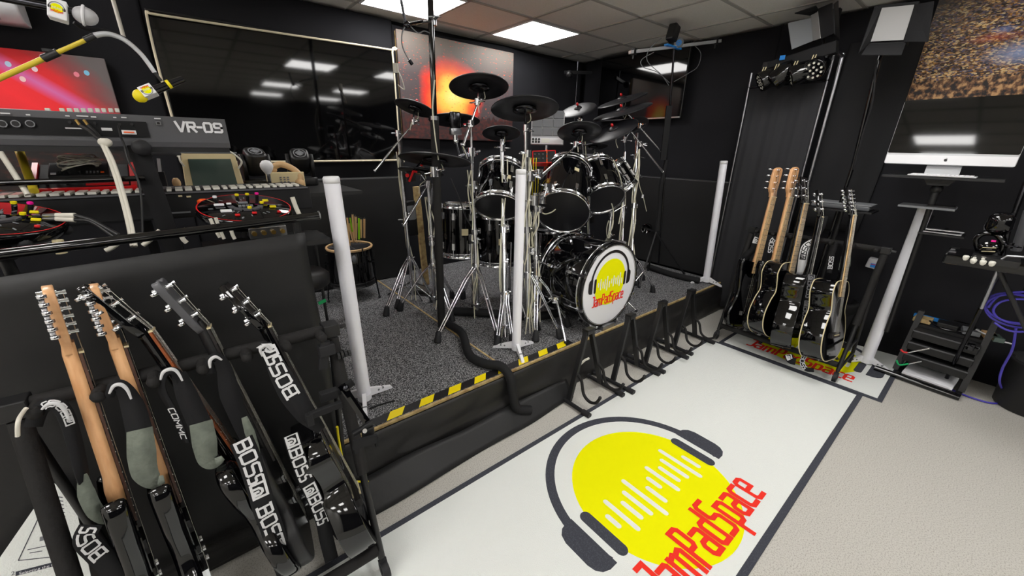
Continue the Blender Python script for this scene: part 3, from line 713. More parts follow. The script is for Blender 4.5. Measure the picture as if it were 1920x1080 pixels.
stand('cymbal_stand', 'thin chrome stand behind the toms holding the small splash pad', B, fring(B, .24, 1.2), .34, top, .012,
      [('clamp', clampfn(P(1090, 226, y=2.46), .014, 31)), ('arm', rodfn(top, C[8][0]-C[8][1]*.03, .007)), ('arm', rodfn(P(1128, 300, y=2.5), C[13][0]-C[13][1]*.03, .007)), ('clamp', clampfn(P(1129, 290, y=2.5), .02, 32)), ('cross_arm', rodfn(P(1100, 310, y=2.5), P(1132, 305, y=2.5), .009))], cab=1, seed=9)

# ================================================================= drums
def drum(name, lab, a, c, R, lugs=8, shell='black_gloss', badge=None, cat='drum', rim='chrome', head='cym', grp='black drums of the kit', botopen=True, extra=None):
    """a = batter centre, c = resonant centre"""
    a = V(a); c = V(c); ax = (a-c); L = ax.length; u = ax/L
    t = thing(name, lab, cat, c, grp); hint = (CAMP-c); T = mtx(c, u, hint)
    b = MB(); b.lathe([(R*.96, .01), (R*.97, .02), (R*.97, L-.02), (R*.96, L-.01)], T, 40); b.build('shell', shell, t)
    for z0, nm in ((L, 'upper_hoop'), (0, 'lower_hoop')):
        s = 1 if z0 else -1
        b = MB(); b.lathe([(R*.985, z0-s*.026), (R*1.03, z0-s*.026), (R*1.03, z0-s*.020), (R*1.015, z0-s*.018), (R*1.015, z0+s*.008), (R*1.035, z0+s*.010), (R*1.03, z0+s*.014), (R*.985, z0+s*.013), (R*.985, z0-s*.026)], T, 44); b.build(nm, rim, t)
        b = MB(); b.lathe([(R*.985, z0), (R*.9, z0+s*.002), (0, z0+s*.002)], T, 40); b.build('batter_head' if z0 else 'bottom_head', head, t)
    for k in range(lugs):
        an = 2*math.pi*(k+.5)/lugs; d = V((math.cos(an), math.sin(an), 0))
        for z0, s in ((L-.03-.05, 1), (.03+.05, -1)) if L > .2 else ((L/2, 1),):
            b = MB(); q = d*(R*.985); b.box(T @ V((q.x, q.y, z0)), (.022, .02, .05), T @ Mx.Rotation(an, 4, 'Z')); b.build('lug', rim, t)
        b = MB(); q = d*(R*1.035)
        b.cyl(T @ V((q.x, q.y, L+.012)), T @ V((q.x, q.y, max(L*.62, L-.1))), .0035, n=6); b.cyl(T @ V((q.x, q.y, L+.012)), T @ V((q.x, q.y, L-.008)), .006, n=6)
        b.cyl(T @ V((q.x, q.y, -.012)), T @ V((q.x, q.y, min(L*.38, .1))), .0035, n=6); b.cyl(T @ V((q.x, q.y, -.012)), T @ V((q.x, q.y, .008)), .006, n=6)
        b.build('tension_rod', rim, t)
    if badge:
        an, zz, wd = badge; d = V((math.cos(an), math.sin(an), 0))*(R*.975); b = MB(); b.box(T @ V((d.x, d.y, L*zz)), (.004, wd, wd*.95), T @ Mx.Rotation(an, 4, 'Z')); b.build('badge', 'cream', t)
    return t, T, L
def pxdrum(name, lab, ta, tb, ya, yb, rpx, **k):
    a = P(*ta, y=ya); c = P(*tb, y=yb); return drum(name, lab, a, c, wid(rpx, (a+c)/2), **k)
pxdrum('tom_drum', 'left rack tom, black with chrome hoops, left of the middle tube light', (941, 323), (935, 388), 2.25, 2.12, 44, badge=(.3, .5, .03))
pxdrum('tom_drum', 'centre rack tom tilted back, black with chrome hoops, above the bass drum', (1064, 327), (1055, 398), 2.16, 1.92, 47, badge=(.35, .62, .035))
pxdrum('tom_drum', 'right rack tom tilted to the right of the centre tom', (1115, 320), (1132, 374), 2.16, 1.96, 38)
pxdrum('tom_drum', 'small black tom turned sideways on the right end of the rack', (1146, 312), (1172, 352), 2.2, 2.1, 25, lugs=6)
def floor_tom(lab, ta, tb, ya, yb, rpx):
    t, T, L = pxdrum('floor_tom', lab, ta, tb, ya, yb, rpx, badge=(.15, .5, .05))
    a = P(*ta, y=ya); R = wid(rpx, a)
    for k in range(3):
        an = k*2.094+.4; d = V((math.cos(an), math.sin(an), 0)); q = P(*tb, y=yb)+d*(R+.018)
        b = MB(); b.cyl((q.x, q.y, SZ+.012), (q.x, q.y, q.z+L*.5), .006, n=8); b.build('leg', 'chrome', t)
        b = MB(); b.box((q.x-d.x*.012, q.y-d.y*.012, q.z+L*.42), (.03, .03, .05)); b.build('leg_bracket', 'chrome', t)
        b = MB(); b.cyl((q.x, q.y, SZ), (q.x, q.y, SZ+.03), .011, n=8); b.build('rubber_foot', 'rubber', t)
floor_tom('left black floor tom behind the stands with a square badge', (866, 384), (866, 476), 2.62, 2.60, 38)
floor_tom('black floor tom behind the left rack tom', (935, 400), (935, 488), 2.45, 2.45, 40)
floor_tom('black floor tom behind the tom stand, right of the middle tube light', (1030, 404), (1026, 492), 2.75, 2.75, 36)
pxdrum('snare_drum', 'shallow steel snare drum under the centre tom', (1044, 398), (1046, 417), 2.32, 2.32, 50, shell='steel', lugs=10)
# chrome mounts clustered between the drums
def mount(pts, lab):
    t = thing('drum_mount', lab, 'bracket', pts[0], 'chrome tom mounts')
    for i, p in enumerate(pts): b = MB(); clampfn(p, .022, i+40)(b); b.build('clamp', 'chrome', t)
    b = MB(); b.tube(pts, .009, n=8); b.build('arm', 'chrome', t)
mount([P(1025, 350, y=1.9), P(1018, 375, y=1.88), P(1005, 368, y=1.88), P(1012, 392, y=1.9)], 'chrome mount on the left side of the centre tom')
mount([P(1155, 338, y=1.98), P(1165, 352, y=2.0), P(1173, 342, y=2.02), P(1160, 365, y=2.05)], 'chrome mount between the right tom and the sideways tom')
mount([P(950, 330, y=2.1), P(962, 338, y=2.1), P(955, 350, y=2.1)], 'chrome mount in front of the left rack tom')
# bass drum
R = .302; fc = V((2.15, 1.525, SZ+R+.018)); rc = fc+V((0, .46, 0))
BDc = fc
t = thing('bass_drum', 'large black bass drum with yellow headphone emblem on its white head', 'drum', (fc.x, fc.y+.2, SZ))
T = mtx(rc, (0, -1, 0), (1, 0, 0)); L = .46
b = MB(); b.lathe([(R*.955, .03), (R*.965, .035), (R*.965, L-.035), (R*.955, L-.03)], T, 64); b.build('shell', 'black_gloss', t)
for z0, s, nm in ((L, 1, 'front_hoop'), (0, -1, 'rear_hoop')):
    b = MB(); b.lathe([(R*.985, z0-s*.045), (R*1.01, z0-s*.045), (R*1.012, z0-s*.004), (R*1.0, z0), (R*.975, z0), (R*.975, z0-s*.03)], T, 64)
    h = b.build(nm, 'black_gloss', t)
    b = MB(); b.lathe([(R*.94, z0-s*.004), (R*.955, z0-s*.001), (R*.972, z0-s*.004), (R*.972, z0-s*.012), (R*.94, z0-s*.012)], T, 64); b.lathe([(R*.975, z0-s*.052), (R*1.014, z0-s*.052), (R*1.014, z0-s*.043), (R*.975, z0-s*.043)], T, 64); b.build('chrome_ring', 'chrome', h)
b = MB(); b.lathe([(R*.945, L-.008), (R*.9, L-.006), (0, L-.006)], T, 64); hd = b.build('front_head', 'white', t)
b = MB(); b.lathe([(R*.945, .008), (0, .006)], T, 48); b.build('rear_head', 'cym', t)
b = MB()
def fnl(u, v, l): return V((fc.x-.006+u*.166, fc.y+.006-.0012-l*.0005, fc.z+.028+v*.166))
logo(b, fnl); b.build('printed_emblem', ['print_yellow', 'ebony', 'print_white', 'print_red'], hd)
for k in range(8):
    an = 2*math.pi*(k+.5)/8; d = V((math.cos(an), math.sin(an)))
    for z0, s in ((L, 1), (0, -1)):
        b = MB(); q = d*(R*1.02); b.box(T @ V((q.x, q.y, z0-s*.024)), (.02, .018, .056), T @ Mx.Rotation(an, 4, 'Z')); b.cyl(T @ V((q.x*1.01, q.y*1.01, z0-s*.03)), T @ V((q.x*1.01, q.y*1.01, z0-s*.13)), .0042, n=6); b.build('claw', 'chrome', t)
    for z0 in (.14, L-.14): b = MB(); q = d*(R*.99); b.box(T @ V((q.x, q.y, z0)), (.03, .018, .05), T @ Mx.Rotation(an, 4, 'Z')); b.build('lug', 'chrome', t)
for sx, dst in ((-1, (fc.x-.42, 1.53, SZ)), (1, (fc.x+.42, 1.56, SZ))):
    a = V((fc.x+sx*R*.96, 1.76, SZ+.22)); e = V(dst)+V((0, 0, .012))
    b = MB(); b.cyl(a, a.lerp(e, .5), .010, n=10); b.cyl(a.lerp(e, .5), e, .007, n=10); b.box(a, (.03, .06, .06)); clampfn(a+V((sx*.02, 0, 0)), .016, 3)(b); sp = b.build('spur', 'chrome', t)
    b = MB(); b.ball(e, .011, 8); b.build('spur_tip', 'rubber', sp)
b = MB(); q = V((fc.x, fc.y+.01, SZ+.018)); b.box(q+V((0, -.005, -.003)), (.13, .05, .03)); b.build('clamp_foot', 'steel', t)
# throne & pedals
t = thing('drum_throne', 'black round drum throne behind the snare drum', 'stool', P(1085, 470, z=SZ))
B = P(1085, 440, y=3.0); B.z = SZ
b = MB(); b.lathe([(0, .5), (.14, .5), (.165, .48), (.165, .42), (.14, .4), (0, .4)], Mx.Translation(B), 24); b.build('seat', 'vinyl', t)
b = MB(); b.cyl(B+V((0, 0, .05)), B+V((0, 0, .4)), .014); b.build('post', 'chrome', t)
for f_ in fring(B, .24, .3): b = MB(); b.tube([B+V((0, 0, .25)), f_+V((0, 0, .012))], .008); b.build('leg', 'chrome', t)
# pedals
def pedal(p, lab, rz):
    p = V(p); t = thing('kick_pedal', lab, 'pedal', p); R_ = Mx.Translation(p) @ Mx.Rotation(rz, 4, 'Z')
    b = MB(R_); b.box((0, 0, .006), (.09, .3, .01)); b.build('base_plate', 'black', t, bevel=.002)
    b = MB(R_); b.bar((0, -.13, .02), (0, .12, .07), .07, .008, (1, 0, 0)); b.build('footboard', 'steel', t)
    b = MB(R_); b.cyl((-.05, .12, .1), (.05, .12, .1), .008); b.cyl((-.04, .12, .01), (-.04, .12, .17), .006); b.cyl((.04, .12, .01), (.04, .12, .17), .006); b.cyl((0, .12, .1), (0, .16, .26), .005); b.build('frame', 'chrome', t)
    b = MB(R_); b.ball((0, .165, .27), .024, 10); b.build('beater', 'grey', t)
pedal(fl(1015, 520)+V((0, 0, 0)), 'silver kick pedal on the carpet behind the bass drum', 2.8)
pedal(fl(800, 552), 'dark hi-hat pedal on the carpet between the left stand legs', .6)

# ================================================================= tall black pole with clip mic, cable sleeve
B = V((1.213, 2.25, SZ)); tp = P(808, 0, y=2.2)
t = thing('tall_pole', 'tall black pole reaching from the stage to the ceiling in front of the kit', 'pole', B)
up = P(808, 3, y=2.25); up.z = 2.49; up.x = P(808, 3, y=2.25).x; md = B.lerp(up, .62)
b = MB(); b.cyl(B, md, .026, n=20); b.build('padded_sleeve', 'foam', t)
b = MB(); b.cyl(md, up, .0165, n=16); b.build('upper_pole', 'black_gloss', t)
b = MB(); b.cyl(md-V((0, 0, .01)), md+V((0, 0, .012)), .0275, n=16); b.build('collar', 'steel', t)
q = P(812, 40, y=2.25); b = MB(); clampfn(q, .02, 5)(b); b.cyl(q, P(790, 42, y=2.2), .006); b.build('clamp', 'steel', t)
q2 = P(814, 322, y=2.25); b = MB(); clampfn(q2, .03, 6)(b); b.build('clamp', 'chrome', t)
b = MB(); b.tube(smooth_pts([P(815, 150, y=2.21), P(811, 200, y=2.2), P(815, 250, y=2.2), P(822, 300, y=2.2)], 5), .004, n=6); b.build('cable', 'cable_clear', t)
t = thing('clip_microphone', 'small black gooseneck microphone hanging from a rod beside the tall pole near the ceiling', 'microphone', P(760, 45, y=2.15))
b = MB(); b.cyl(P(752, 0, y=2.15), P(761, 46, y=2.15), .007); b.cyl(P(761, 46, y=2.15), P(792, 40, y=2.2), .006); b.ball(P(763, 47, y=2.15), .018, 10); b.build('rod', 'darkchrome', t)
b = MB(); b.tube(smooth_pts([P(761, 48, y=2.15), P(754, 62, y=2.15), P(754, 85, y=2.15), P(762, 104, y=2.15), P(770, 117, y=2.15)], 5), .0035); b.tube(smooth_pts([P(770, 50, y=2.15), P(784, 62, y=2.16), P(795, 58, y=2.17), P(806, 62, y=2.2)], 5), .0028); b.build('gooseneck', 'grey', t)
b = MB(); b.cyl(P(767, 112, y=2.15), P(773, 121, y=2.15), .009); b.build('capsule', 'darkchrome', t)
def mic(p, d, lab, mname='large'):
    p = V(p); t = thing('condenser_microphone', lab, 'microphone', p); T = mtx(p, d)
    b = MB(); b.prism(rrect(0, 0, .07, .045, .02), T, .02, .12, .008); b.build('grille', 'darkchrome', t)
    b = MB(); b.prism(rrect(0, 0, .074, .05, .018), T, -.01, .03, .004); b.build('body', 'steel', t)
    b = MB(); b.cyl(T @ V((0, 0, -.04)), T @ V((0, 0, 0)), .014); b.ball(T @ V((0, 0, -.045)), .016, 10); b.tube([T @ V((0, 0, -.04)), P(862, 292, y=2.25)], .006); b.build('swivel', 'chrome', t)
mic(P(854, 250, y=2.2), (0, 0, 1), 'square-headed dark microphone on a chrome swivel in front of the flame poster')
# pole left of the kit with taped mic end
B = fl(790, 540); tp = P(742, 125, y=2.9)
B = V((tp.x+.02, tp.y+.05, SZ))
t = thing('microphone_stand', 'thin black stand topped with white tape and cable loop beside the big screen', 'stand', B)
b = MB(); b.tube([B+V((0, 0, .02)), tp], .009); b.build('pole', 'black', t)
for f_ in fring(B, .2, .5): b = MB(); b.tube([B+V((0, 0, .12)), f_+V((0, 0, .01))], .007); b.build('leg', 'black', t)
b = MB(); b.cyl(tp+V((0, 0, -.04)), tp+V((0, 0, .02)), .018); b.build('tape_wrap', 'cable_white', t)
b = MB(); b.tube(smooth_pts([tp, P(752, 145, y=2.88), P(758, 168, y=2.88), P(745, 158, y=2.9)], 5), .004); b.build('cable_loop', 'cable_white', t)
# black cable sleeve snaking over the stage edge
b = MB(); pts = [P(828, 617, z=SZ+.03), P(845, 640, z=SZ+.025), P(880, 668, z=SZ+.025), P(910, 690, z=SZ+.025), P(935, 707, z=SZ+.028)]
pts = [V((1.24, 2.2, SZ+.03)), V((1.24, 2.02, SZ+.028)), P(880, 665, z=SZ+.028), P(910, 682, z=SZ+.028), V((1.19, 1.53, SZ+.03)), V((1.2, 1.455, SZ-.01)), V((1.2, 1.43, SZ-.1)), V((1.22, 1.41, SZ-.2)), V((1.3, 1.385, SZ-.235))]
b.tube(smooth_pts(pts, 7), .027, n=12); tag(b.build('cable_sleeve', 'black_matte'), 'thick black cable sleeve snaking across the carpet and over the stage edge', 'cable sleeve')
b = MB(); b.tube(smooth_pts([fl(845, 590)+V((0, 0, .03)), fl(900, 594)+V((0, 0, .035)), fl(1000, 600)+V((0, 0, .03)), fl(1060, 590)+V((0, 0, .03))], 6), .032, n=12)
tag(b.build('cable_sleeve', 'black_matte'), 'thick black cable sleeve lying across the carpet behind the stand legs', 'cable sleeve')
b = MB(); b.tube(smooth_pts([fl(1215, 505)+V((0, 0, .03)), fl(1260, 520)+V((0, 0, .03)), fl(1310, 532)+V((0, 0, .03))], 6), .03, n=12)
tag(b.build('cable_sleeve', 'black_matte'), 'thick black cable sleeve on the carpet right of the bass drum', 'cable sleeve')
b = MB(); b.tube(smooth_pts([P(693, 766, z=SZ+.006), P(715, 758, z=SZ+.006), P(740, 751, z=SZ+.006)], 4), .004, n=6); tag(b.build('black_wire', 'black_matte'), 'thin black wire on the carpet by the foot of the leftmost tube light', 'wire')

# multi pad, small mixer, laptop behind the toms
c = P(1027, 240, y=2.35); n = (CAMP-c).normalized(); n = (n+V((0, 0, .3))).normalized()
t = thing('percussion_pad', 'silver percussion pad unit with grey squares behind the toms', 'drum pad', c)
T = mtx(c, n, CM.col[0]+CM.col[2]*-.04); W_ = wid(31, c); Hh = W_*1.0
b = MB(); b.box(c-n*.02, (2*W_, 2*W_*.95, .03), T); b.build('case', 'light_grey', t, bevel=.006)
for i in range(3):
    for j in range(3):
        b = MB(); b.box(T @ V(((i-1)*W_*.64, .28*W_+(j-1)*W_*.5+.0, .0)), (W_*.6, W_*.46, .008), T); b.build('pad', 'pad_grey', t, bevel=.003)
b = MB(); b.box(T @ V((0, -.76*W_, -.002)), (W_*1.9, W_*.38, .01), T); b.build('control_strip', 'white', t)
b = MB(); b.box(T @ V((-.1*W_, -.76*W_, .004)), (W_*.5, W_*.26, .004), T); b.build('display', 'print_white', t)
for i in range(6): b = MB(); p = T @ V((-W_*.85+(i % 3)*W_*.18, -.68*W_-(i//3)*W_*.16, .004)); b.cyl(p, p+n*.01, .008, n=10); b.build('knob', 'black', t)
b = MB(); b.cyl((c.x, c.y+.05, SZ+.02), c-n*.03, .012); b.build('mount_pole', 'chrome', t)
for k in range(3): a = k*2.09; b = MB(); b.tube([(c.x, c.y+.05, SZ+.3), (c.x+.22*math.cos(a), c.y+.05+.22*math.sin(a), SZ+.01)], .007); b.build('leg', 'chrome', t)
c = P(1020, 297, y=2.25); t = thing('small_mixer', 'small red framed mixer with orange cable tie behind the centre stand', 'mixer', c)
T = mtx(c, (CAMP-c).normalized()+V((0, 0, .5)), CM.col[0]); w_ = wid(21, c)
b = MB(); b.box(c, (2*w_, w_*1.1, .05), T); b.build('case', 'black', t)
b = MB()
for s in (-1, 1): b.box(T @ V((s*w_, 0, .0)), (.006, w_*1.1, .056), T); b.box(T @ V((0, s*w_*.55, 0)), (2*w_, .006, .056), T)
b.build('frame', 'red', t)
for i in range(8): b = MB(); p = T @ V((-w_*.8+(i % 4)*w_*.35, (.2 if i < 4 else -.2)*w_, .026)); b.cyl(p, p+(T.to_3x3() @ V((0, 0, .012))), .005, n=8); b.build('knob', 'steel', t)
b = MB(); b.box(T @ V((w_*.25, 0, 0)), (.007, w_*1.3, .064), T); b.build('cable_tie', 'orange', t)
for k, xx in enumerate((996, 1001, 1006)):
    b = MB(); b.tube(smooth_pts([P(xx, 296, y=2.22), P(xx-1, 315, y=2.22), P(xx+3, 335, y=2.24), P(xx+2, 370, y=2.3)], 5), .003); tag(b.build('patch_cable', 'yellow'), 'yellow patch cable hanging below the small red mixer', 'cable', 'yellow patch cables')
c = P(1087, 303, y=2.75); t = thing('drum_module', 'dark grey drum sound module behind the right toms', 'sound module', c)
T = mtx(c, V((-.5, -.6, 1)), CM.col[0]); w_ = wid(28, c)
b = MB(); b.box(c, (2*w_, 1.2*w_, .05), T); b.build('case', 'panel_grey', t, bevel=.006)
b = MB(); b.box(T @ V((.2*w_, .3*w_, .027)), (w_*.6, w_*.35, .004), T); b.build('display', 'screen', t)
for i in range(10): b = MB(); p = T @ V((-w_*.85+(i % 5)*w_*.22, (-.1 if i < 5 else -.35)*w_, .026)); b.box(p, (.014, .01, .006), T); b.build('button', 'grey', t)
b = MB(); b.cyl((c.x, c.y, SZ), c-V((0, 0, .03)), .014); b.build('support_post', 'chrome', t)
# red clip thing at left stand
c = P(768, 331, y=2.5); t = thing('red_clamp', 'small black and red clamp gadget on the left stand', 'clamp', c)
b = MB(); b.box(c, (.07, .05, .07)); b.build('body', 'black', t, bevel=.008)
b = MB(); b.bar(c+V((-.02, -.03, -.03)), c+V((.015, -.03, .035)), .012, .008); b.bar(c+V((.01, -.03, .035)), c+V((.04, -.03, .03)), .012, .008); b.build('red_jaw', 'red', t)
b = MB(); b.cyl(c+V((-.03, -.026, .01)), c+V((-.03, -.034, .01)), .012); b.build('knob', 'red', t)
b = MB(); b.cyl(c+V((.02, 0, .03)), c+V((.09, 0, .09)), .005); b.build('lever', 'darkchrome', t)
# bag with strap behind left stand (wood-bodied instrument neck)
a = P(780, 350, y=3.1); c2 = P(800, 545, y=3.1); c2.z = SZ+.01
t = thing('wooden_guitar', 'tan wooden instrument standing upright behind the left drum stands', 'guitar', c2)
b = MB(); b.bar(a, c2, .05, .03, (1, 0, 0)); b.build('neck', 'edge_wood', t)
b = MB(); T = mtx(a.lerp(c2, .3)+V((-.05, .03, 0)), (0, -1, 0), (1, 0, 0)); b.prism(rrect(0, 0, .17, .3, .06), T, -.01, .03, .01); b.build('padded_cover', 'black_matte', t)
b = MB(); b.prism(rrect(-.02, .05, .1, .12, .03), T, .03, .033); b.build('pale_print', 'grey', t)

# ================================================================= right side lights behind the kit
B = fl(1232, 512); tp = P(1264, 92, y=B.y)
t = thing('light_bar_stand', 'black stand with a white crossbar and small round blue light on top', 'light stand', B)
b = MB(); b.tube([B+V((0, 0, .1)), tp], .009); b.build('pole', 'darkchrome', t)
m1 = P(1255, 198, y=B.y-.02); m2 = P(1243, 270, y=B.y-.02); m2b = P(1232, 432, y=B.y-.02)
b = MB(); b.bar(m1, P(1243, 300, y=B.y-.02), .05, .02, (1, -1, 0)); b.build('black_sleeve', 'black_matte', t)
b = MB(); b.tube(smooth_pts([P(1250, 300, y=B.y-.02), P(1240, 345, y=B.y-.02), P(1237, 390, y=B.y-.02), P(1232, 432, y=B.y-.02)], 5), .02); b.build('cloth_sleeve', 'black_matte', t)
for q in ((1198, 540), (1282, 515), (1215, 508)):
    f_ = fl(*q); b = MB(); b.tube([P(1230, 436, y=B.y-.02), f_+V((0, 0, .012))], .009); lg_ = b.build('leg', 'black', t)
    b = MB(); b.ball(f_+V((0, 0, .014)), .014, 8); b.build('rubber_tip', 'rubber', lg_)
a1 = P(1181, 98, y=B.y+.1); a2 = P(1350, 77, y=B.y-.15)
b = MB(); b.bar(a1, a2, .022, .03, (0, 0, 1)); b.build('crossbar', 'aluminium', t)
for q in (a1.lerp(a2, .04), a1.lerp(a2, .95)): b = MB(); b.box(q, (.03, .035, .045)); b.cyl(q, q+V((0, 0, -.05)), .006); b.build('end_clip', 'black', t)
b = MB(); b.box(P(1262, 88, y=B.y-.02), (.22, .03, .012)); b.build('blue_bracket', 'blue', t)
q = P(1273, 80, y=B.y-.04); n = (CAMP-q).normalized(); T = mtx(q, n); b = MB(); b.lathe([(0, .018), (.022, .018), (.034, .012), (.038, 0), (.034, -.03), (0, -.03)], T, 20); b.build('round_light', 'grey', t)
b = MB(); b.lathe([(.012, .019), (.021, .021), (.021, .0185)], T, 20); b.lathe([(0, .0205), (.009, .0205), (.009, .018)], T, 12); b.build('blue_ring', 'blue', t)
q = P(1262, 62, y=B.y); b = MB(); b.box(q, (.08, .07, .12), Mx.Rotation(.3, 4, 'Y')); b.build('camera_head', 'black', t, bevel=.01)
for pts in ([(1181+45, 98), (1203, 112), (1206, 126), (1232, 135), (1255, 155)], [(1300, 83), (1314, 100), (1308, 125), (1290, 138), (1264, 153)], [(1240, 72), (1218, 92), (1214, 115), (1240, 140), (1254, 160)]):
    b = MB(); b.tube(smooth_pts([P(x, y_, y=B.y-.03) for x, y_ in pts], 5), .0028, n=6); b.build('loose_cable', 'grey', t)
# dark beam light on tripod behind the kit on the right
q = P(1213, 428, y=2.35); t = thing('spot_lamp', 'small dark cylindrical spot lamp on the low tripod right of the kit', 'spotlight', q)
n = (P(1190, 440, y=2.2)-q).normalized(); T = mtx(q, n); b = MB(); b.lathe([(0, -.07), (.04, -.07), (.052, -.03), (.055, .05), (.05, .055), (.045, .03), (0, .03)], T, 20); b.build('housing', 'black_gloss', t)
b = MB(); b.tube([q+V((0, .02, 0)), P(1230, 436, y=B.y-.05)], .009); b.build('bracket', 'black', t)
# small black bracket stand behind (1085,150)
a = P(1084, 115, y=3.3); B = V((a.x+.02, a.y, SZ))
t = thing('bracket_stand', 'thin stand with a dark swivel bracket standing in the room corner behind the cymbals', 'stand', B)
b = MB(); b.tube([B, a], .01); b.build('pole', 'darkchrome', t)
b = MB(); p = P(1084, 138, y=3.28); b.bar(p+V((-.16, .05, .0)), p+V((.16, -.05, .02)), .03, .03); b.ball(p+V((-.14, 0, -.02)), .04, 10); b.build('bracket', 'black', t)

cable_pts = [P(1196, 330, y=2.1), P(1200, 352, y=2.08), P(1205, 366, y=2.08), P(1209, 382, y=2.08), P(1212, 396, y=2.08)]
t = thing('dangling_lead', 'thin lead with a white tag hanging from the stand right of the bass drum', 'cable', cable_pts[-1])
b = MB(); b.tube(smooth_pts(cable_pts, 4), .003); b.build('lead', 'cable_clear', t)
b = MB(); b.box(P(1205, 368, y=2.075), (.022, .006, .03)); b.build('white_tag', 'white', t)
for k, (pl, lab) in enumerate((([(990, 372), (978, 395), (970, 430), (975, 470), (985, 500)], 'pale cable looping beside the middle tube light below the chrome clamps'), ([(1005, 380), (1018, 400), (1034, 398), (1046, 388)], 'pale cable loop under the centre rack tom'), ([(845, 335), (862, 375), (872, 405), (884, 425)], 'dark cable arcing from the tall black pole to the boom stand'), ([(1140, 365), (1150, 395), (1146, 430), (1135, 465)], 'pale cable hanging below the tilted right rack tom'), ([(1150, 300), (1162, 330), (1168, 370), (1160, 420)], 'pale cable beside the sideways tom'))):
    b = MB(); b.tube(smooth_pts([P(a_, c_, y=1.95 if k != 2 else 2.2) for a_, c_ in pl], 6), .0045); tag(b.build('cable', 'cable_clear' if k != 2 else 'rubber'), lab, 'cable')
B = fl(1135, 530); top = P(1146, 400, y=2.25)
stand('hi_hat_stand', 'short chrome stand between the bass drum and the right boom stand', B, fring(B, .24, .7), .3, top, .013,
      [('clamp', clampfn(top, .024, 51)), ('clamp', clampfn(P(1144, 440, y=2.25), .022, 52)), ('arm', rodfn(top, P(1172, 385, y=2.2), .008)), ('rod', rodfn(top, P(1122, 392, y=2.2), .006))], cab=3, seed=21)
B = fl(1060, 500); top = P(1108, 370, y=2.5)
stand('snare_stand', 'low chrome stand behind the bass drum under the snare drum', fl(1085, 510), fring(fl(1085, 510), .22, .2), .25, P(1085, 425, y=2.4), .012,
      [('clamp', clampfn(P(1085, 425, y=2.4), .026, 53)), ('basket_arm', rodfn(P(1085, 425, y=2.4), P(1050, 418, y=2.35), .007)), ('basket_arm', rodfn(P(1085, 425, y=2.4), P(1110, 405, y=2.4), .007))], cab=2, seed=22)
# ================================================================= guitars
def spl(pts, n=5): return [(p.x, p.y) for p in smooth_pts([V((a, b_, 0)) for a, b_ in pts+[pts[0]]], n)][:-1]
OUT = {
 # (width, height) outlines, base at 0
 'strat': spl([(0, 0), (.10, .01), (.155, .08), (.15, .16), (.115, .23), (.125, .31), (.15, .39), (.14, .44), (.12, .455), (.095, .42), (.06, .375), (.0, .37), (-.05, .372), (-.085, .40), (-.105, .46), (-.13, .485), (-.145, .45), (-.135, .36), (-.115, .25), (-.145, .17), (-.165, .09), (-.12, .02)]),
 'les': spl([(0, 0), (.11, .01), (.17, .08), (.165, .17), (.12, .25), (.13, .32), (.145, .38), (.12, .42), (.085, .39), (.06, .35), (.03, .37), (-.03, .42), (-.08, .445), (-.13, .42), (-.14, .35), (-.12, .25), (-.165, .17), (-.17, .08), (-.11, .01)]),
 'acou': spl([(0, 0), (.11, .008), (.185, .07), (.2, .16), (.165, .25), (.125, .31), (.135, .38), (.143, .43), (.11, .485), (.04, .5), (-.04, .5), (-.11, .485), (-.143, .43), (-.135, .38), (-.125, .31), (-.165, .25), (-.2, .16), (-.185, .07), (-.11, .008)]),
}
def gframe(head, bot, face):
    z = (V(head)-V(bot)).normalized(); x = V(face)-z*V(face).dot(z); x.normalize(); y = z.cross(x)
    return x, y, z
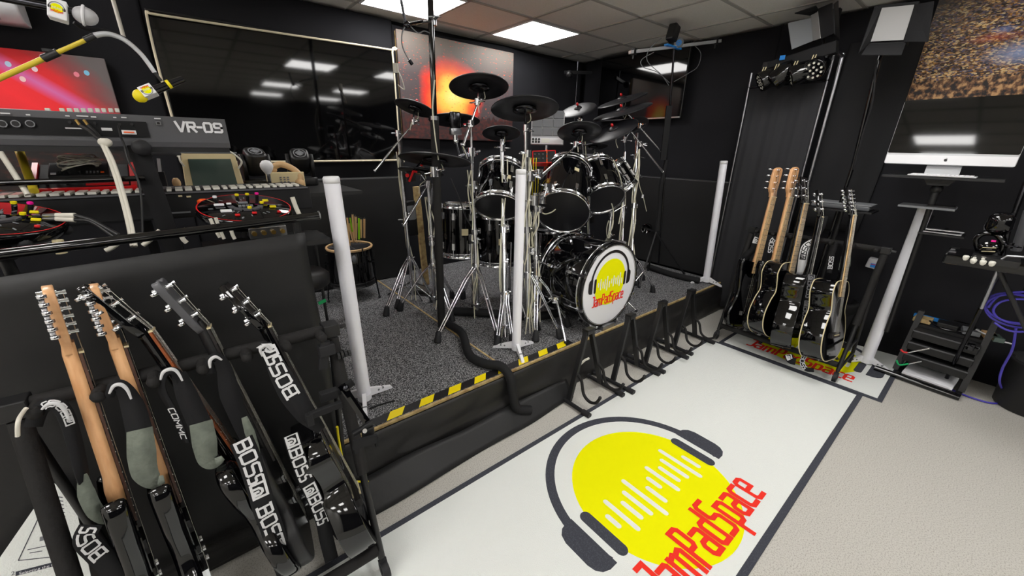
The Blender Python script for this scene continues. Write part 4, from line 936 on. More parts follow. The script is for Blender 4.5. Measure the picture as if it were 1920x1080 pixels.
def guitar(kind, lab, head, bot, face, L, neckm='maple', boardm='rosewood', cutaway=False, tuners=6, name=None, binding=None, flip=1, group=None, headm=None, depth=None, preamp=False, pickg=None, badge=False, L0=None, body_mat='black_gloss'):
    x, y, z = gframe(head, bot, face); o = V(head)-z*L; y = y*flip
    G = Mx(((x.x, y.x, z.x, o.x), (x.y, y.y, z.y, o.y), (x.z, y.z, z.z, o.z), (0, 0, 0, 1))) @ Mx.Scale(L/(L0 or L), 4); L = L0 or L
    nm = name or {'strat': 'electric_guitar', 'les': 'electric_guitar', 'acou': 'acoustic_guitar', 'bass': 'bass_guitar'}[kind]
    t = thing(nm, lab, 'guitar', o, group)
    acou = kind == 'acou'; bass = kind == 'bass'
    D = depth or (.1 if acou else .045); blen = .5 if (acou or bass) else .45
    if bass: outl = [(a*.98, c_*1.08) for a, c_ in OUT['strat']]
    else: outl = list(OUT[kind])
    if acou and cutaway: outl = spl([(0, 0), (.11, .008), (.185, .07), (.2, .16), (.165, .25), (.125, .31), (.135, .38), (.15, .425), (.13, .445), (.08, .41), (.04, .43), (.03, .5), (-.04, .5), (-.11, .485), (-.143, .43), (-.135, .38), (-.125, .31), (-.165, .25), (-.2, .16), (-.185, .07), (-.11, .008)])
    # prism frame: outline x-> local y, outline y -> local z, thickness -> local x
    TB = G @ Mx(((0, 0, 1, 0), (1, 0, 0, 0), (0, 1, 0, 0), (0, 0, 0, 1)))
    b = MB(); b.prism(outl, TB, -D, 0, .004 if acou else .012); body = b.build('body', body_mat, t)
    if binding:
        b = MB(); b.strip(outl, TB, -.004, .0015, .001); b.strip(outl, TB, -D-.0015, -D+.004, .001); b.build('binding', binding, t)
    # lengths
    nut = L-(.2 if bass else .17); j = blen-.02; hb = .052; nw = .044
    fz0 = .36 if not acou else .40
    if bass: fz0 = .42
    # neck, D profile behind face
    def ring(zz, w_, d_, x0=0):
        r = []
        for k in range(9):
            a = math.pi*k/8; r.append(G @ V((x0-d_*math.sin(a), w_/2*math.cos(a), zz)))
        return r
    b = MB(); rs = [ring(fz0+.03, .058, .034), ring(j+.03, .058, .034), ring(j+.07, .056, .029), ring((j+nut)/2, .052, .028), ring(nut-.03, .047, .026), ring(nut, .045, .026), ring(nut+.03, .05, .022)]
    b.loft(rs, smooth=True); b.build('neck', neckm, t)
    b = MB()
    b._a([G @ V(p) for p in [(.001, -.029, fz0), (.001, .029, fz0), (.001, nw/2, nut), (.001, -nw/2, nut), (.0065, -.028, fz0), (.0065, .028, fz0), (.0065, nw/2, nut), (.0065, -nw/2, nut)]], [(3, 2, 1, 0), (4, 5, 6, 7), (0, 1, 5, 4), (1, 2, 6, 5), (2, 3, 7, 6), (3, 0, 4, 7)])
    b.m = 1; S = (nut-fz0)/.7
    for k in range(1, 21):
        zz = nut-(nut-fz0+.16)*(1-2**(-k/12))*1.28
        if zz < fz0+.01: break
        b.box(G @ V((.0072, 0, zz)), (.0016, .044+.012*(nut-zz)/(nut-fz0), .0022), G)
        if k in (3, 5, 7, 9, 12, 15): b.box(G @ V((.0068, 0, zz+.012)), (.0008, .006, .006), G)
    b.build('fretboard', [boardm, 'fret'], t)
    b = MB(); b.box(G @ V((.006, 0, nut+.002)), (.009, nw, .005), G); b.build('nut', 'cream', t)
    # headstock
    hl = L-nut; hm = headm or neckm
    inline = kind in ('strat', 'bass')
    back = 0 if inline else math.radians(13)
    TH = G @ Mx.Translation((-.004, 0, nut)) @ Mx.Rotation(-back, 4, 'Y') @ Mx(((0, 0, 1, 0), (1, 0, 0, 0), (0, 1, 0, 0), (0, 0, 0, 1)))
    if inline:
        ho = spl([(-.021, 0), (.021, 0), (.03, .02), (.028, .05), (.03, hl*.85), (.026, hl*.97), (.0, hl), (-.03, hl*.95), (-.04, hl*.85), (-.04, .07), (-.038, .045), (-.024, .02)], 3)
        if bass: ho = spl([(-.021, 0), (.021, 0), (.028, .02), (.03, .06), (.034, hl*.8), (.028, hl*.96), (.0, hl), (-.03, hl*.95), (-.044, hl*.82), (-.046, .08), (-.04, .045), (-.024, .02)], 3)
    elif kind == 'les': ho = spl([(-.021, 0), (.021, 0), (.034, .03), (.036, .08), (.042, hl*.9), (.03, hl*.99), (.0, hl*.95), (-.03, hl*.99), (-.042, hl*.9), (-.036, .08), (-.034, .03)], 3)
    else: ho = [(-.021, 0), (.021, 0), (.03, .02), (.036, hl), (-.036, hl), (-.03, .02)]
    b = MB(); b.prism(ho, TH, -.018, .0, .002); hs = b.build('headstock', hm, t)
    if acou: b = MB(); b.prism([(-.03, .03), (.03, .03), (.0355, hl-.003), (-.0355, hl-.003)], TH, .0, .0015); b.build('face_veneer', 'ebony', hs)
    # tuners
    tl = []
    nt = 4 if bass else 6
    if inline: tl = [(-1, .055+(hl-.075)*i/(nt-1)) for i in range(nt)]
    elif tuners == 12: tl = [(s, .035+(hl-.055)*i/5) for s in (-1, 1) for i in range(6)]
    else: tl = [(s, .05+(hl-.075)*i/2) for s in (-1, 1) for i in range(3)]
    posts = []
    for s, zz in tl:
        c_ = (s*.022 if not inline else s*.018); e_ = s*(.05 if not bass else .06)
        b = MB(); p0 = TH @ V((c_, zz, -.022)); p1 = TH @ V((c_, zz, .016)); posts.append(TH @ V((c_, zz, .012)))
        b.cyl(p0, p1, .0042 if not bass else .006, n=8); b.cyl(TH @ V((c_, zz, 0)), TH @ V((c_, zz, .003)), .0075, n=10); b.cyl(TH @ V((c_, zz, .012)), TH @ V((c_, zz, .017)), .0055, n=8)
        b.box(TH @ V((c_, zz, -.021)), (.013, .016, .012), TH) if not True else b.cyl(TH @ V((c_, zz, -.028)), TH @ V((c_, zz, -.015)), .0095, n=8)
        b.cyl(TH @ V((c_, zz, -.021)), TH @ V((e_, zz, -.021)), .003, n=6)
        # button: oval paddle
        bw = .012 if not bass else .018
        T2 = TH @ Mx.Translation((e_+s*.008, zz, -.021)) @ Mx.Rotation(math.pi/2, 4, 'X')
        b.prism([(.011*math.cos(a), bw*.75*math.sin(a)) for a in [k*math.pi/5 for k in range(10)]], T2, -.004, .004, .001)
        b.build('tuner', 'chrome', t)
    # bridge, strings
    bz = .16 if acou else (.11 if not bass else .12)
    if acou:
        b = MB(); b.box(G @ V((.005, 0, bz)), (.01, .15, .028), G); b.build('bridge', 'ebony', t)
        b = MB(); b.box(G @ V((.012, 0, bz+.003)), (.006, .075, .004), G); b.build('saddle', 'cream', t)
        b = MB(); b.lathe([(.0, .0006), (.05, .0006)], G @ Mx.Translation((0, 0, .335)) @ Mx.Rotation(math.pi/2, 4, 'Y'), 28); b.m = 1; b.lathe([(.051, .0008), (.058, .0008)], G @ Mx.Translation((0, 0, .335)) @ Mx.Rotation(math.pi/2, 4, 'Y'), 28)
        b.build('soundhole_rosette', ['ebony', 'grey'], t)
    else:
        b = MB(); b.box(G @ V((.006, 0, bz)), (.012, .08, .03), G); b.build('bridge', 'chrome', t)
        for zz in ((.2, .29) if not bass else (.22, .32)):
            b = MB(); b.box(G @ V((.005, 0, zz)), (.01, .08, .026), G); b.build('pickup', 'black' if kind != 'les' else 'chrome', t, bevel=.002)
        for k in range(3): b = MB(); p = G @ V((.0, .085+.012*k, .15-.045*k)); b.cyl(p, p+x*.018, .011, n=12); b.build('knob', 'chrome', t)
        if pickg:
            pg = spl([(.06, .06), (.12, .07), (.13, .12), (.09, .2), (.1, .28), (.115, .36), (.1, .4), (.06, .36), (-.05, .36), (-.09, .38), (-.1, .3), (-.06, .2), (.0, .1)], 4)
            if bass: pg = [(a, q*1.08) for a, q in pg]
            b = MB(); b.prism(pg, TB, .0005, .003); b.build('pickguard', pickg, t)
    ns = 4 if bass else 6
    for i in range(ns):
        yy0 = (-.026+.052*i/(ns-1)); yy1 = (-.017+.034*i/(ns-1)); q = posts[min(i, len(posts)-1)] if inline else posts[(i if i < 3 else (len(posts)-1-(i-3)))]
        b = MB(); b.tube([G @ V((.012, yy0, bz)), G @ V((.0095, yy1, nut+.003)), q], .0009 if not bass else .0014, n=4); b.build('string', 'fret', t)
    if preamp:
        q = G @ V((-D/2, flip*0-.0, 0))
        b = MB(); b.box(G @ V((-D*.5, -.1315, .40)), (.055, .004, .08), G); pa = b.build('preamp_panel', 'panel_grey', t, bevel=.002)
        for i in range(4): b = MB(); b.box(G @ V((-D*.5+.018-.012*i, -.135, .385)), (.005, .005, .03), G); b.build('slider', 'black', pa)
        b = MB(); b.box(G @ V((-D*.5, -.1345, .425)), (.03, .003, .015), G); b.build('display', 'light_grey', pa)
    b = MB(); p = G @ V((-D/2, 0, 0)); b.cyl(p, p-z*.02, .006, n=8); b.build('strap_button', 'chrome', t)
    return t, G

def ribbon(parent, name, pts, w_, m_='strap', th=.003, face=None, text=None, twist=None, tm='strap_text', n=7, tcell=None):
    """pts: list of 3D points; flat band of width w_; face = direction its flat side looks to; text = (string, u0, height fraction, flipped)"""
    P_ = smooth_pts(pts, n); face = V(face) if face is not None else None
    ws = w_ if isinstance(w_, (list, tuple)) else [w_]*len(pts)
    WI = []
    m_n = len(P_)
    for i in range(m_n):
        f = i/(m_n-1)*(len(ws)-1); k = min(int(f), len(ws)-2); WI.append(ws[k]+(ws[k+1]-ws[k])*(f-k))
    fr = []; acc = [0]
    for i in range(m_n):
        d = (P_[min(i+1, m_n-1)]-P_[max(i-1, 0)]).normalized()
        fc_ = face if face is not None else (CAMP-P_[i])
        s = d.cross(fc_); s.normalize(); nn = s.cross(d).normalized()
        if twist:
            a = math.radians(twist[0]+(twist[1]-twist[0])*i/(m_n-1)); s2 = s*math.cos(a)+nn*math.sin(a); nn = nn*math.cos(a)-s*math.sin(a); s = s2
        fr.append((s, nn))
        if i: acc.append(acc[-1]+(P_[i]-P_[i-1]).length)
    b = MB(); rings = [[P_[i]+fr[i][0]*sx*WI[i]/2+fr[i][1]*sn*th/2 for sx, sn in ((-1, -1), (1, -1), (1, 1), (-1, 1))] for i in range(m_n)]
    b.loft(rings, smooth=True); o = b.build(name, m_, parent)
    def at(u, v):      # u along, v across in metres
        u = max(0, min(u, acc[-1]-1e-6)); i = 0
        while i < m_n-2 and acc[i+1] < u: i += 1
        f = (u-acc[i])/(acc[i+1]-acc[i]); p = P_[i].lerp(P_[i+1], f); s = fr[i][0].lerp(fr[i+1][0], f); nn = fr[i][1].lerp(fr[i+1][1], f)
        return p+s*v+nn*(th/2+.0012)
    if text:
        st_, u0, hf, rev, rep = text; b = MB(); h = min(ws)*hf if not tcell else tcell; xs = 1.12; gp = h*.1; u = u0
        tw = text_width(st_, h, xs, gp)
        for k in range(rep):
            if u+tw > acc[-1]: break
            b = MB()
            if rev: letters(b, st_, lambda a, c_: at(u+tw-a, (c_-h/2)), h, h*.19, xs, gp)
            else: letters(b, st_, lambda a, c_: at(u+a, -(c_-h/2)), h, h*.19, xs, gp)
            b.build('lettering', tm, o); u += tw+.02
    return o
# ---------------------------------------------------------------- racks
def rack(lab, O, ax, bk, Lr, hook=True, lean=.0):
    """O front-left floor corner, ax = along direction, bk = back direction; front low bar at 0, top bar at bk*.24"""
    O = V(O); ax = V(ax); bk = V(bk); up = V((0, 0, 1)); t = thing('guitar_rack', lab, 'guitar rack', O+ax*Lr/2+bk*.2, 'folding guitar racks')
    tb = .25; Ht = .9
    b = MB(); b.tube([O+bk*tb+up*Ht, O+ax*Lr+bk*tb+up*Ht], .019, n=12); b.build('top_bar', 'foam', t)
    for k in range(7): b = MB(); p = O+ax*(Lr*(.04+.92*k/6))+bk*(tb-.0)+up*Ht; b.cyl(p, p-bk*.055, .0145, n=12); b.ball(p-bk*.055, .0155, 8); b.build('neck_peg', 'foam', t)
    for zz, yy, nm in ((.12, .0, 'lower_front_bar'), (.13, .36, 'lower_back_bar')):
        b = MB(); b.tube([O+bk*yy+up*zz, O+ax*Lr+bk*yy+up*zz], .02 if yy == 0 else .017, n=12); b.build(nm, 'foam', t)
    for s in (0, 1):
        E = O+ax*Lr*s; a = -1 if s == 0 else 1; E = E+ax*a*.012
        b = MB(); b.tube([E+bk*.0+up*.075, E+bk*tb+up*(Ht-.01)], .0125, n=10); fl_ = b.build('front_leg', 'black', t)
        b = MB(); b.tube([E+bk*.09+up*.4, E+bk*(tb-.01)+up*(Ht-.03)], .0205, n=12); b.build('foam_sleeve', 'foam', fl_)
        b = MB(); b.tube([E+bk*.42+up*.075, E+bk*tb+up*(Ht-.05)], .0115, n=10); b.build('rear_leg', 'black', t)
        b = MB(); b.tube([E+bk*.04+up*.2, E+bk*.39+up*.2], .008, n=8); b.tube([E+up*.075, E+bk*.42+up*.075], .009, n=8); b.build('side_brace', 'black', t)
        b = MB(); b.box(E+bk*tb+up*Ht, (.05, .05, .045)); b.cyl(E+bk*tb+up*Ht, E+bk*tb+up*Ht+ax*a*.05, .008, n=8); b.build('corner_joint', 'black', t, bevel=.006)
        for q in (0, .42):
            p = E+bk*q; b = MB(); b.cyl(p+up*.05, p+up*.085, .009, n=10); b.bar(p+up*.066+bk*.0, p+up*.03-bk*.02, .028, .012, ax)
            b.cyl(p+up*.031-bk*.02-ax*.012, p+up*.031-bk*.02+ax*.012, .031, n=20); b.cyl(p+up*.031-bk*.02-ax*.015, p+up*.031-bk*.02+ax*.015, .01, n=10); b.build('caster', 'rubber', t)
    return t
LR = rack('black folding guitar rack with casters in front of the black cloth banner', (-.40, 1.06, .008), (1, 0, 0), (0, 1, 0), .67)
RR = rack('black folding guitar rack with casters beside the grey backdrop banner', (3.25, 1.17, .008), (0, -1, 0), (1, 0, 0), .79)
gl = 'guitars in the black banner rack'
def gpx(kind, lab, hp, yh, bp, yb, face, L, **k):
    return guitar(kind, lab, P(*hp, y=yh), P(*bp, y=yb), face, L, **k)
# left rack, left to right
G1 = gpx('strat', 'black electric guitar with pale maple neck, leftmost in the black banner rack', (103, 533), 1.345, (245, 955), 1.235, (1, .2, 0), 1.0, pickg='black_gloss')
G2 = gpx('strat', 'black electric guitar with maple neck, second from the left in the black banner rack', (188, 530), 1.345, (352, 985), 1.235, (1, .12, 0), 1.0, pickg='black_gloss', boardm='rosewood')
G3 = gpx('les', 'black guitar with orange-brown fretboard edge, third from the left in the black banner rack', (203, 512), 1.345, (455, 870), 1.235, (1, -.06, 0), 1.02, neckm='black_gloss', boardm='rosewood_orange', headm='black_gloss')
G4 = gpx('les', 'matt black thin-bodied guitar with dark neck, fourth from the left in the black banner rack', (335, 510), 1.345, (556, 945), 1.225, (1, -.1, 0), 1.0, neckm='black', boardm='ebony', headm='panel_grey', body_mat='black')
G5 = gpx('acou', 'black acoustic guitar with open book head, rightmost in the black banner rack', (452, 518), 1.345, (598, 790), 1.26, (1, -.15, 0), 1.03, neckm='black_gloss', boardm='ebony', headm='black_gloss', depth=.085, cutaway=True)
# right rack, far left (in photo) to near right
def grx(kind, lab, hp, xh, bp, xb, face, L, **k):
    return guitar(kind, lab, P(*hp, x=xh), P(*bp, x=xb), face, L, **k)
R1 = grx('bass', 'black bass guitar with maple neck, leftmost in the grey banner rack', (1464, 314), 3.48, (1383, 640), 3.27, (-.35, -1, 0), 1.27, L0=1.16, boardm='maple_light', pickg='black_matte')
R2 = grx('bass', 'black bass guitar with maple neck, second in the grey banner rack', (1496, 313), 3.48, (1416, 652), 3.27, (-.25, -1, 0), 1.27, L0=1.16, boardm='maple_light', pickg='black_matte')
R3 = grx('acou', 'black acoustic guitar with a cream edge, third in the grey banner rack', (1522, 330), 3.46, (1452, 652), 3.26, (-.22, -1, 0), 1.19, L0=1.04, neckm='black_gloss', boardm='maple_light', headm='black_gloss', binding='cream', cutaway=True)
R4 = grx('acou', 'black acoustic guitar with small buttons on its side, fourth in the grey banner rack', (1552, 356), 3.44, (1486, 660), 3.24, (.12, -1, 0), 1.14, L0=1.03, neckm='black_gloss', boardm='ebony', headm='black_gloss', depth=.115, preamp=True, flip=-1)
R5 = grx('acou', 'black twelve-string acoustic guitar with cream binding, nearest the camera in the grey banner rack', (1610, 350), 3.44, (1556, 680), 3.22, (-.1, -1, 0), 1.18, L0=1.06, neckm='black_gloss', boardm='maple_light', headm='black_gloss', binding='cream', tuners=12, preamp=True, depth=.115, flip=-1)

# ---------------------------------------------------------------- straps, drawn along sight points at the depth they hang
def strap(g, pl, w_, text=None, base='strap', face=None, tm='strap_text', **k):
    pts = [P(a, c_, y=d) if not k.get('ax') else P(a, c_, x=d) for a, c_, d in pl]; k.pop('ax', None)
    return ribbon(g, 'strap', pts, w_, base, text=text, face=face, tm=tm, **k)
g1, g2, g3, g4, g5 = G1[0], G2[0], G3[0], G4[0], G5[0]
s = strap(g1, [(62, 800, 1.27), (75, 768, 1.26), (100, 757, 1.25), (122, 775, 1.24), (140, 830, 1.22), (152, 880, 1.2), (158, 900, 1.2)], .03, ('#BOsS', .06, .5, True, 1), twist=(0, 50))
e = ribbon(g1, 'suede_end', [P(155, 890, y=1.2), P(162, 925, y=1.19), P(180, 960, y=1.18), P(205, 974, y=1.18), P(238, 962, y=1.19)], [.014, .03, .03, .022, .018], 'suede')
s = strap(g1, [(170, 985, 1.1), (160, 1010, 1.1), (180, 1035, 1.1), (205, 1060, 1.1), (215, 1090, 1.1)], .04, ('BOsS', .0, .62, True, 2))
s = strap(g2, [(205, 745, 1.25), (214, 722, 1.25), (232, 728, 1.25), (250, 765, 1.24), (262, 812, 1.22)], [.018, .022, .03, .045, .05])
e = ribbon(g2, 'suede_end', [P(262, 805, y=1.22), P(266, 850, y=1.2), P(272, 885, y=1.19), P(290, 903, y=1.18), P(308, 898, y=1.18)], [.048, .055, .05, .035, .02], 'suede')
s = strap(g2, [(350, 830, 1.22), (330, 780, 1.24), (305, 735, 1.25), (305, 705, 1.25), (320, 695, 1.25), (335, 705, 1.25), (350, 740, 1.25)], .022, ('COMMC', .01, .8, True, 1), twist=(60, 20))
s = strap(g3, [(335, 700, 1.25), (350, 740, 1.24), (368, 780, 1.23), (378, 800, 1.22)], [.03, .045, .05, .05])
e = ribbon(g3, 'suede_end', [P(377, 792, y=1.22), P(384, 830, y=1.2), P(390, 860, y=1.19), P(402, 868, y=1.18), P(418, 858, y=1.18)], [.05, .055, .045, .03, .014], 'suede')
s = strap(g4, [(396, 700, 1.25), (392, 680, 1.25), (405, 670, 1.25), (420, 690, 1.25), (432, 740, 1.24), (455, 800, 1.22), (480, 862, 1.18)], [.02, .02, .025, .035, .05, .04, .02])
e = ribbon(g4, 'suede_end', [P(458, 782, y=1.19), P(468, 810, y=1.18), P(478, 840, y=1.17), P(486, 866, y=1.16)], [.014, .024, .022, .01], 'suede')
s = strap(g4, [(452, 825, 1.14), (468, 862, 1.12), (482, 905, 1.1), (495, 950, 1.08), (510, 990, 1.07), (525, 1035, 1.07), (540, 1075, 1.07)], .055, ('BOsS#', .0, .62, False, 3))
s = strap(g5, [(505, 672, 1.24), (494, 660, 1.24), (500, 650, 1.24), (510, 668, 1.23), (525, 700, 1.21), (548, 740, 1.18), (575, 778, 1.15), (603, 806, 1.13)], [.022, .024, .03, .04, .055, .065, .055, .025], ('BOsS#', .03, .85, True, 1), tcell=.034)
s = strap(g5, [(545, 815, 1.15), (556, 850, 1.13), (570, 890, 1.12), (588, 930, 1.11), (605, 975, 1.1), (612, 1010, 1.1), (622, 1050, 1.1)], .042, ('#BOsS', .0, .72, False, 3))
s = strap(g5, [(592, 840, 1.2), (600, 865, 1.19), (608, 900, 1.18), (612, 940, 1.17), (620, 975, 1.16), (640, 1005, 1.15)], .034, ('BOsS#', .0, .8, True, 2), tm='dark_text')
# right rack straps
r1, r2, r3, r4, r5 = R1[0], R2[0], R3[0], R4[0], R5[0]
strap(r1, [(1424, 440, 3.46), (1418, 450, 3.44), (1412, 468, 3.42), (1400, 478, 3.4), (1392, 492, 3.4)], .05, ('#', .03, .7, False, 1), ax=1)
strap(r2, [(1456, 446, 3.46), (1448, 452, 3.44), (1444, 475, 3.42), (1443, 500, 3.42)], .035, ('BOsS', .02, .8, False, 1), ax=1)
strap(r2, [(1462, 512, 3.34), (1472, 510, 3.32), (1478, 515, 3.32)], .05, ('#', .0, .5, False, 1), ax=1)
strap(r3, [(1530, 452, 3.4), (1512, 462, 3.38), (1506, 480, 3.36), (1502, 510, 3.36)], .05, ('BOsS#', .0, .62, False, 1), ax=1, tm='strap', base='strap_text')
strap(r3, [(1548, 405, 3.5), (1540, 430, 3.45), (1525, 448, 3.4), (1505, 462, 3.38)], .03, ax=1)
strap(r4, [(1522, 515, 3.28), (1518, 545, 3.26), (1512, 580, 3.25), (1508, 610, 3.25)], .05, ('#BOsS', .0, .62, False, 2), ax=1, tm='dark_text')
strap(r5, [(1555, 512, 3.4), (1560, 480, 3.42), (1568, 458, 3.44), (1580, 458, 3.44), (1588, 475, 3.44), (1588, 500, 3.4), (1583, 510, 3.38)], .028, ('BOsS', .03, .8, False, 1), ax=1)
ribbon(r5, 'suede_end', [P(1586, 480, x=3.43), P(1584, 497, x=3.41), P(1578, 508, x=3.4)], [.05, .06, .04], 'suede')
strap(r4, [(1478, 665, 3.12), (1482, 675, 3.1), (1492, 678, 3.1)], .05, ('#', .0, .6, False, 1), ax=1)
strap(r5, [(1508, 668, 3.15), (1504, 680, 3.12), (1512, 692, 3.12), (1526, 694, 3.12)], .03, ('BOsS', .0, .8, False, 1), ax=1)

# ---------------------------------------------------------------- single A-frame guitar stands
def astand(cx, lab, y0=1.17, y1=1.47, rz=0.0, foot=.165, first=None):
    t = thing('guitar_stand', lab, 'guitar stand', (cx, (y0+y1)/2, 0), 'folding A-frame guitar stands')
    R_ = Mx.Translation((cx, (y0+y1)/2, 0)) @ Mx.Rotation(rz, 4, 'Z'); hy = (y1-y0)/2
    b = MB(R_); b.bar((-.03, .03, .45), (.03, .03, .45), .035, .045, (0, 0, 1)); b.build('head_joint', 'black', t, bevel=.008)
    for s in (-1, 1):
        b = MB(R_); b.bar((s*.022, .03, .45), (s*foot*.93, .01, .025), .022, .034, (1, 0, 0)); lg_ = b.build('leg', 'black', t, bevel=.003)
        b = MB(R_); b.cyl((s*foot, -hy, .02), (s*foot, hy, .02), .0125, n=12); b.build('foot_bar', 'black_matte', lg_)
        b = MB(R_); b.cyl((s*foot, -hy-.004, .0205), (s*foot, -hy+.05, .0205), .0175, n=12); b.build('rubber_cap', 'rubber', lg_); b = MB(R_); b.cyl((s*foot, hy+.004, .0205), (s*foot, hy-.05, .0205), .0175, n=12); b.build('rubber_cap', 'rubber', lg_)
        b = MB(R_); b.tube(smooth_pts([(s*foot*.6, .02, .2), (s*foot*.62, -.03, .17), (s*foot*.64, -.06, .09), (s*foot*.66, -.11, .065), (s*foot*.68, -.16, .085), (s*foot*.68, -.185, .13)], 5), .0095, n=8); b.build('hook_arm', 'foam', t)
        b = MB(R_); b.ball((s*foot*.68, -.186, .135), .011, 8); b.build('arm_tip', 'rubber', t)
    return t
astand(1.737, 'folding guitar stand nearest the camera, in front of the stage skirt', 1.165, 1.49, .0)
astand(2.14, 'second folding guitar stand from the left along the stage edge', 1.15, 1.46, .05)
astand(2.53, 'third folding guitar stand along the stage edge', 1.15, 1.45, .0)
astand(2.95, 'farthest folding guitar stand, next to the right guitar rack', 1.15, 1.45, -.05)

for g_, pl in ((g1, [(78, 768), (92, 757), (110, 758), (124, 774), (132, 800)]), (g2, [(205, 738), (213, 724), (226, 721), (238, 730), (246, 748)]), (g3, [(301, 712), (306, 698), (320, 692), (332, 697), (342, 714)]), (g4, [(394, 690), (394, 676), (404, 669), (416, 675)]), (g5, [(492, 668), (488, 655), (497, 648), (508, 655), (516, 672)])):
    pts = [P(a_, c_, y=1.235) for a_, c_ in pl]; ribbon(g_, 'strap_loop', pts, [.004, .008, .009, .007, .004], 'strap_text')
# ================================================================= black banner on a rail in front of the keyboards
t = thing('banner_rail', 'black metal rail running along the stage front above the black cloth', 'rail', (-.1, 1.5, 1.25))
b = MB(); b.tube([(-1.3, 1.5, 1.192), (.345, 1.5, 1.260)], .0135, n=12); b.build('rail', 'black_gloss', t)
b = MB(); b.cyl((.343, 1.5, 1.262), (.347, 1.5, 1.2622), .0145, n=12); b.build('end_cap', 'steel', t)
for x in (.27, -1.1):
    b = MB(); b.cyl((x, 1.52, SZ), (x, 1.51, 1.255), .0125, n=10); b.build('upright', 'black', t)
rr = []
for j in range(20):
    f = j/19; z = .03+1.186*f; r = []
    for i in range(50):
        x = -1.35+(1.35+.29+.01*math.sin(f*5))*i/49
        r.append(V((x, 1.452+.004*math.sin(x*6+f*2)+.003*math.sin(f*16), z+(x-.29)*.045*f)))
    rr.append(r)
sheet(rr, 'black_banner', 'vinyl', 'black cloth banner hanging from the metal rail behind five guitars', 'banner', .004)

# ================================================================= upper keyboard seen from behind
Kx0, Kx1 = -.86, .17
t = thing('stage_keyboard', 'dark grey keyboard seen from behind with white VR-09 lettering', 'keyboard', (-.34, 2.13, 1.48))
b = MB(); T = Mx(((0, 0, 1, Kx0), (1, 0, 0, 2.0), (0, 1, 0, 1.475), (0, 0, 0, 1)))
b.prism([(0, .0), (.29, .0), (.29, .05), (.2, .062), (.09, .11), (.0, .108), (-.004, .02)], T, 0, Kx1-Kx0); b.build('case', 'panel_grey', t, bevel=.003)
b = MB(); b.box(((Kx0+Kx1)/2-.12, 1.994, 1.535), (.8, .004, .052)); b.build('rear_connector_strip', 'black_matte', t)
b = MB(); letters(b, 'VR-09', lambda u, v: V((.016+u, 1.9935, 1.534+v)), .031, .0078, .94, .004); b.build('lettering', 'white', t)
for i, px_ in enumerate((5, 30, 57)):
    p = P(px_, 232, y=1.99); b = MB(); b.cyl((p.x, 1.991, p.z), (p.x, 1.985, p.z), .0105, n=16); b.m = 1; b.cyl((p.x, 1.986, p.z), (p.x, 1.9845, p.z), .008, n=14); b.build('round_socket', ['steel', 'black'], t)
for px_, py_ in ((131, 229), (178, 231), (247, 233), (224, 233)):
    p = P(px_, py_, y=1.99); b = MB(); b.cyl((p.x, 1.991, p.z), (p.x, 1.987, p.z), .0045, n=10); b.build('jack_socket', 'black', t)
for (a0, a1, yy) in ((122, 160, 240), (190, 210, 242), (122, 130, 217), (143, 165, 217), (170, 180, 219), (212, 218, 220), (227, 237, 220), (289, 301, 222), (48, 56, 215), (0, 18, 212)):
    p = P(a0, yy, y=1.99); q = P(a1, yy, y=1.99); b = MB(); b.box(((p.x+q.x)/2, 1.9925, p.z), (q.x-p.x, .0015, .0035 if yy != 242 else .009)); b.build('printed_text', 'label_white', t)
p = P(297, 231, y=1.99); b = MB(); b.box((p.x, 1.9915, p.z), (.014, .003, .012)); b.m = 1; b.box((p.x, 1.9905, p.z), (.008, .003, .007)); b.build('usb_socket', ['steel', 'black'], t)
b = MB(); b.box((-.345, 2.2, 1.558), (.99, .13, .02)); b.build('key_bed', 'black', t)
for i in range(60):      # white keys catch the light above the rear edge
    pass
for k, px_ in enumerate((90, 117, 131, 144, 157, 170, 183, 195, 208, 220)):
    p = P(px_, 207, y=2.1); b = MB(); b.box((p.x, 2.1, p.z), (.012, .014, .014)); b.build('rocker_switch', 'keys_white', t, bevel=.002)
for k in range(36):
    x = Kx0+.02+k*.0274; b = MB(); b.box((x+.012, 2.225, 1.567), (.0235, .135, .012)); b.build('white_key', 'keys_white', t)
b = MB(); b.box((-.345, 2.14, 1.467), (1.02, .28, .016)); b.build('bottom_plate', 'black', t)
# plugs
def cable(pts, r, m_, lab, grp=None, sm=6, parent=None, nm='cable'):
    b = MB(); b.tube(smooth_pts(pts, sm), r, n=7); o = b.build(nm, m_, parent)
    return tag(o, lab, 'cable', grp) if parent is None else o
for k, (a0, c0) in enumerate((((143, 226), (187, 262)), ((158, 226), (192, 265)))):
    t2 = thing('audio_plug_cable', 'black and white bundled cable plugged into the keyboard rear', 'cable', P(a0[0], a0[1], y=1.97), 'white bundled keyboard cables')
    b = MB(); p = P(*a0, y=1.98); q = P(a0[0]+8, a0[1]+10, y=1.955); b.cyl(p, q, .0045, n=8); b.build('gold_plug', 'gold', t2)
    b = MB(); b.tube(smooth_pts([q, P((a0[0]+c0[0])/2+3, (a0[1]+c0[1])/2+2, y=1.93), P(*c0, y=1.9)], 5), .006, n=8); b.build('black_sleeve', 'black', t2)
    b = MB(); o_ = k*6; b.tube(smooth_pts([P(*c0, y=1.9), P(205+o_, 300, y=1.85), P(222+o_, 350, y=1.8), P(238+o_, 410, y=1.72), P(248+o_, 462, y=1.65)], 6), .0055, n=8); b.build('white_lead', 'cable_white', t2)
b = MB(); b.ball(P(197, 267, y=1.89), .018, 10, (1, .7, .8)); tag(b.build('tape_wrap', 'cable_white'), 'white tape wrapped round the cables below the keyboard', 'tape')
p = P(222, 236, y=1.97)
t2 = thing('tagged_cable', 'thin black cable with a white and red paper tag below the keyboard', 'cable', p)
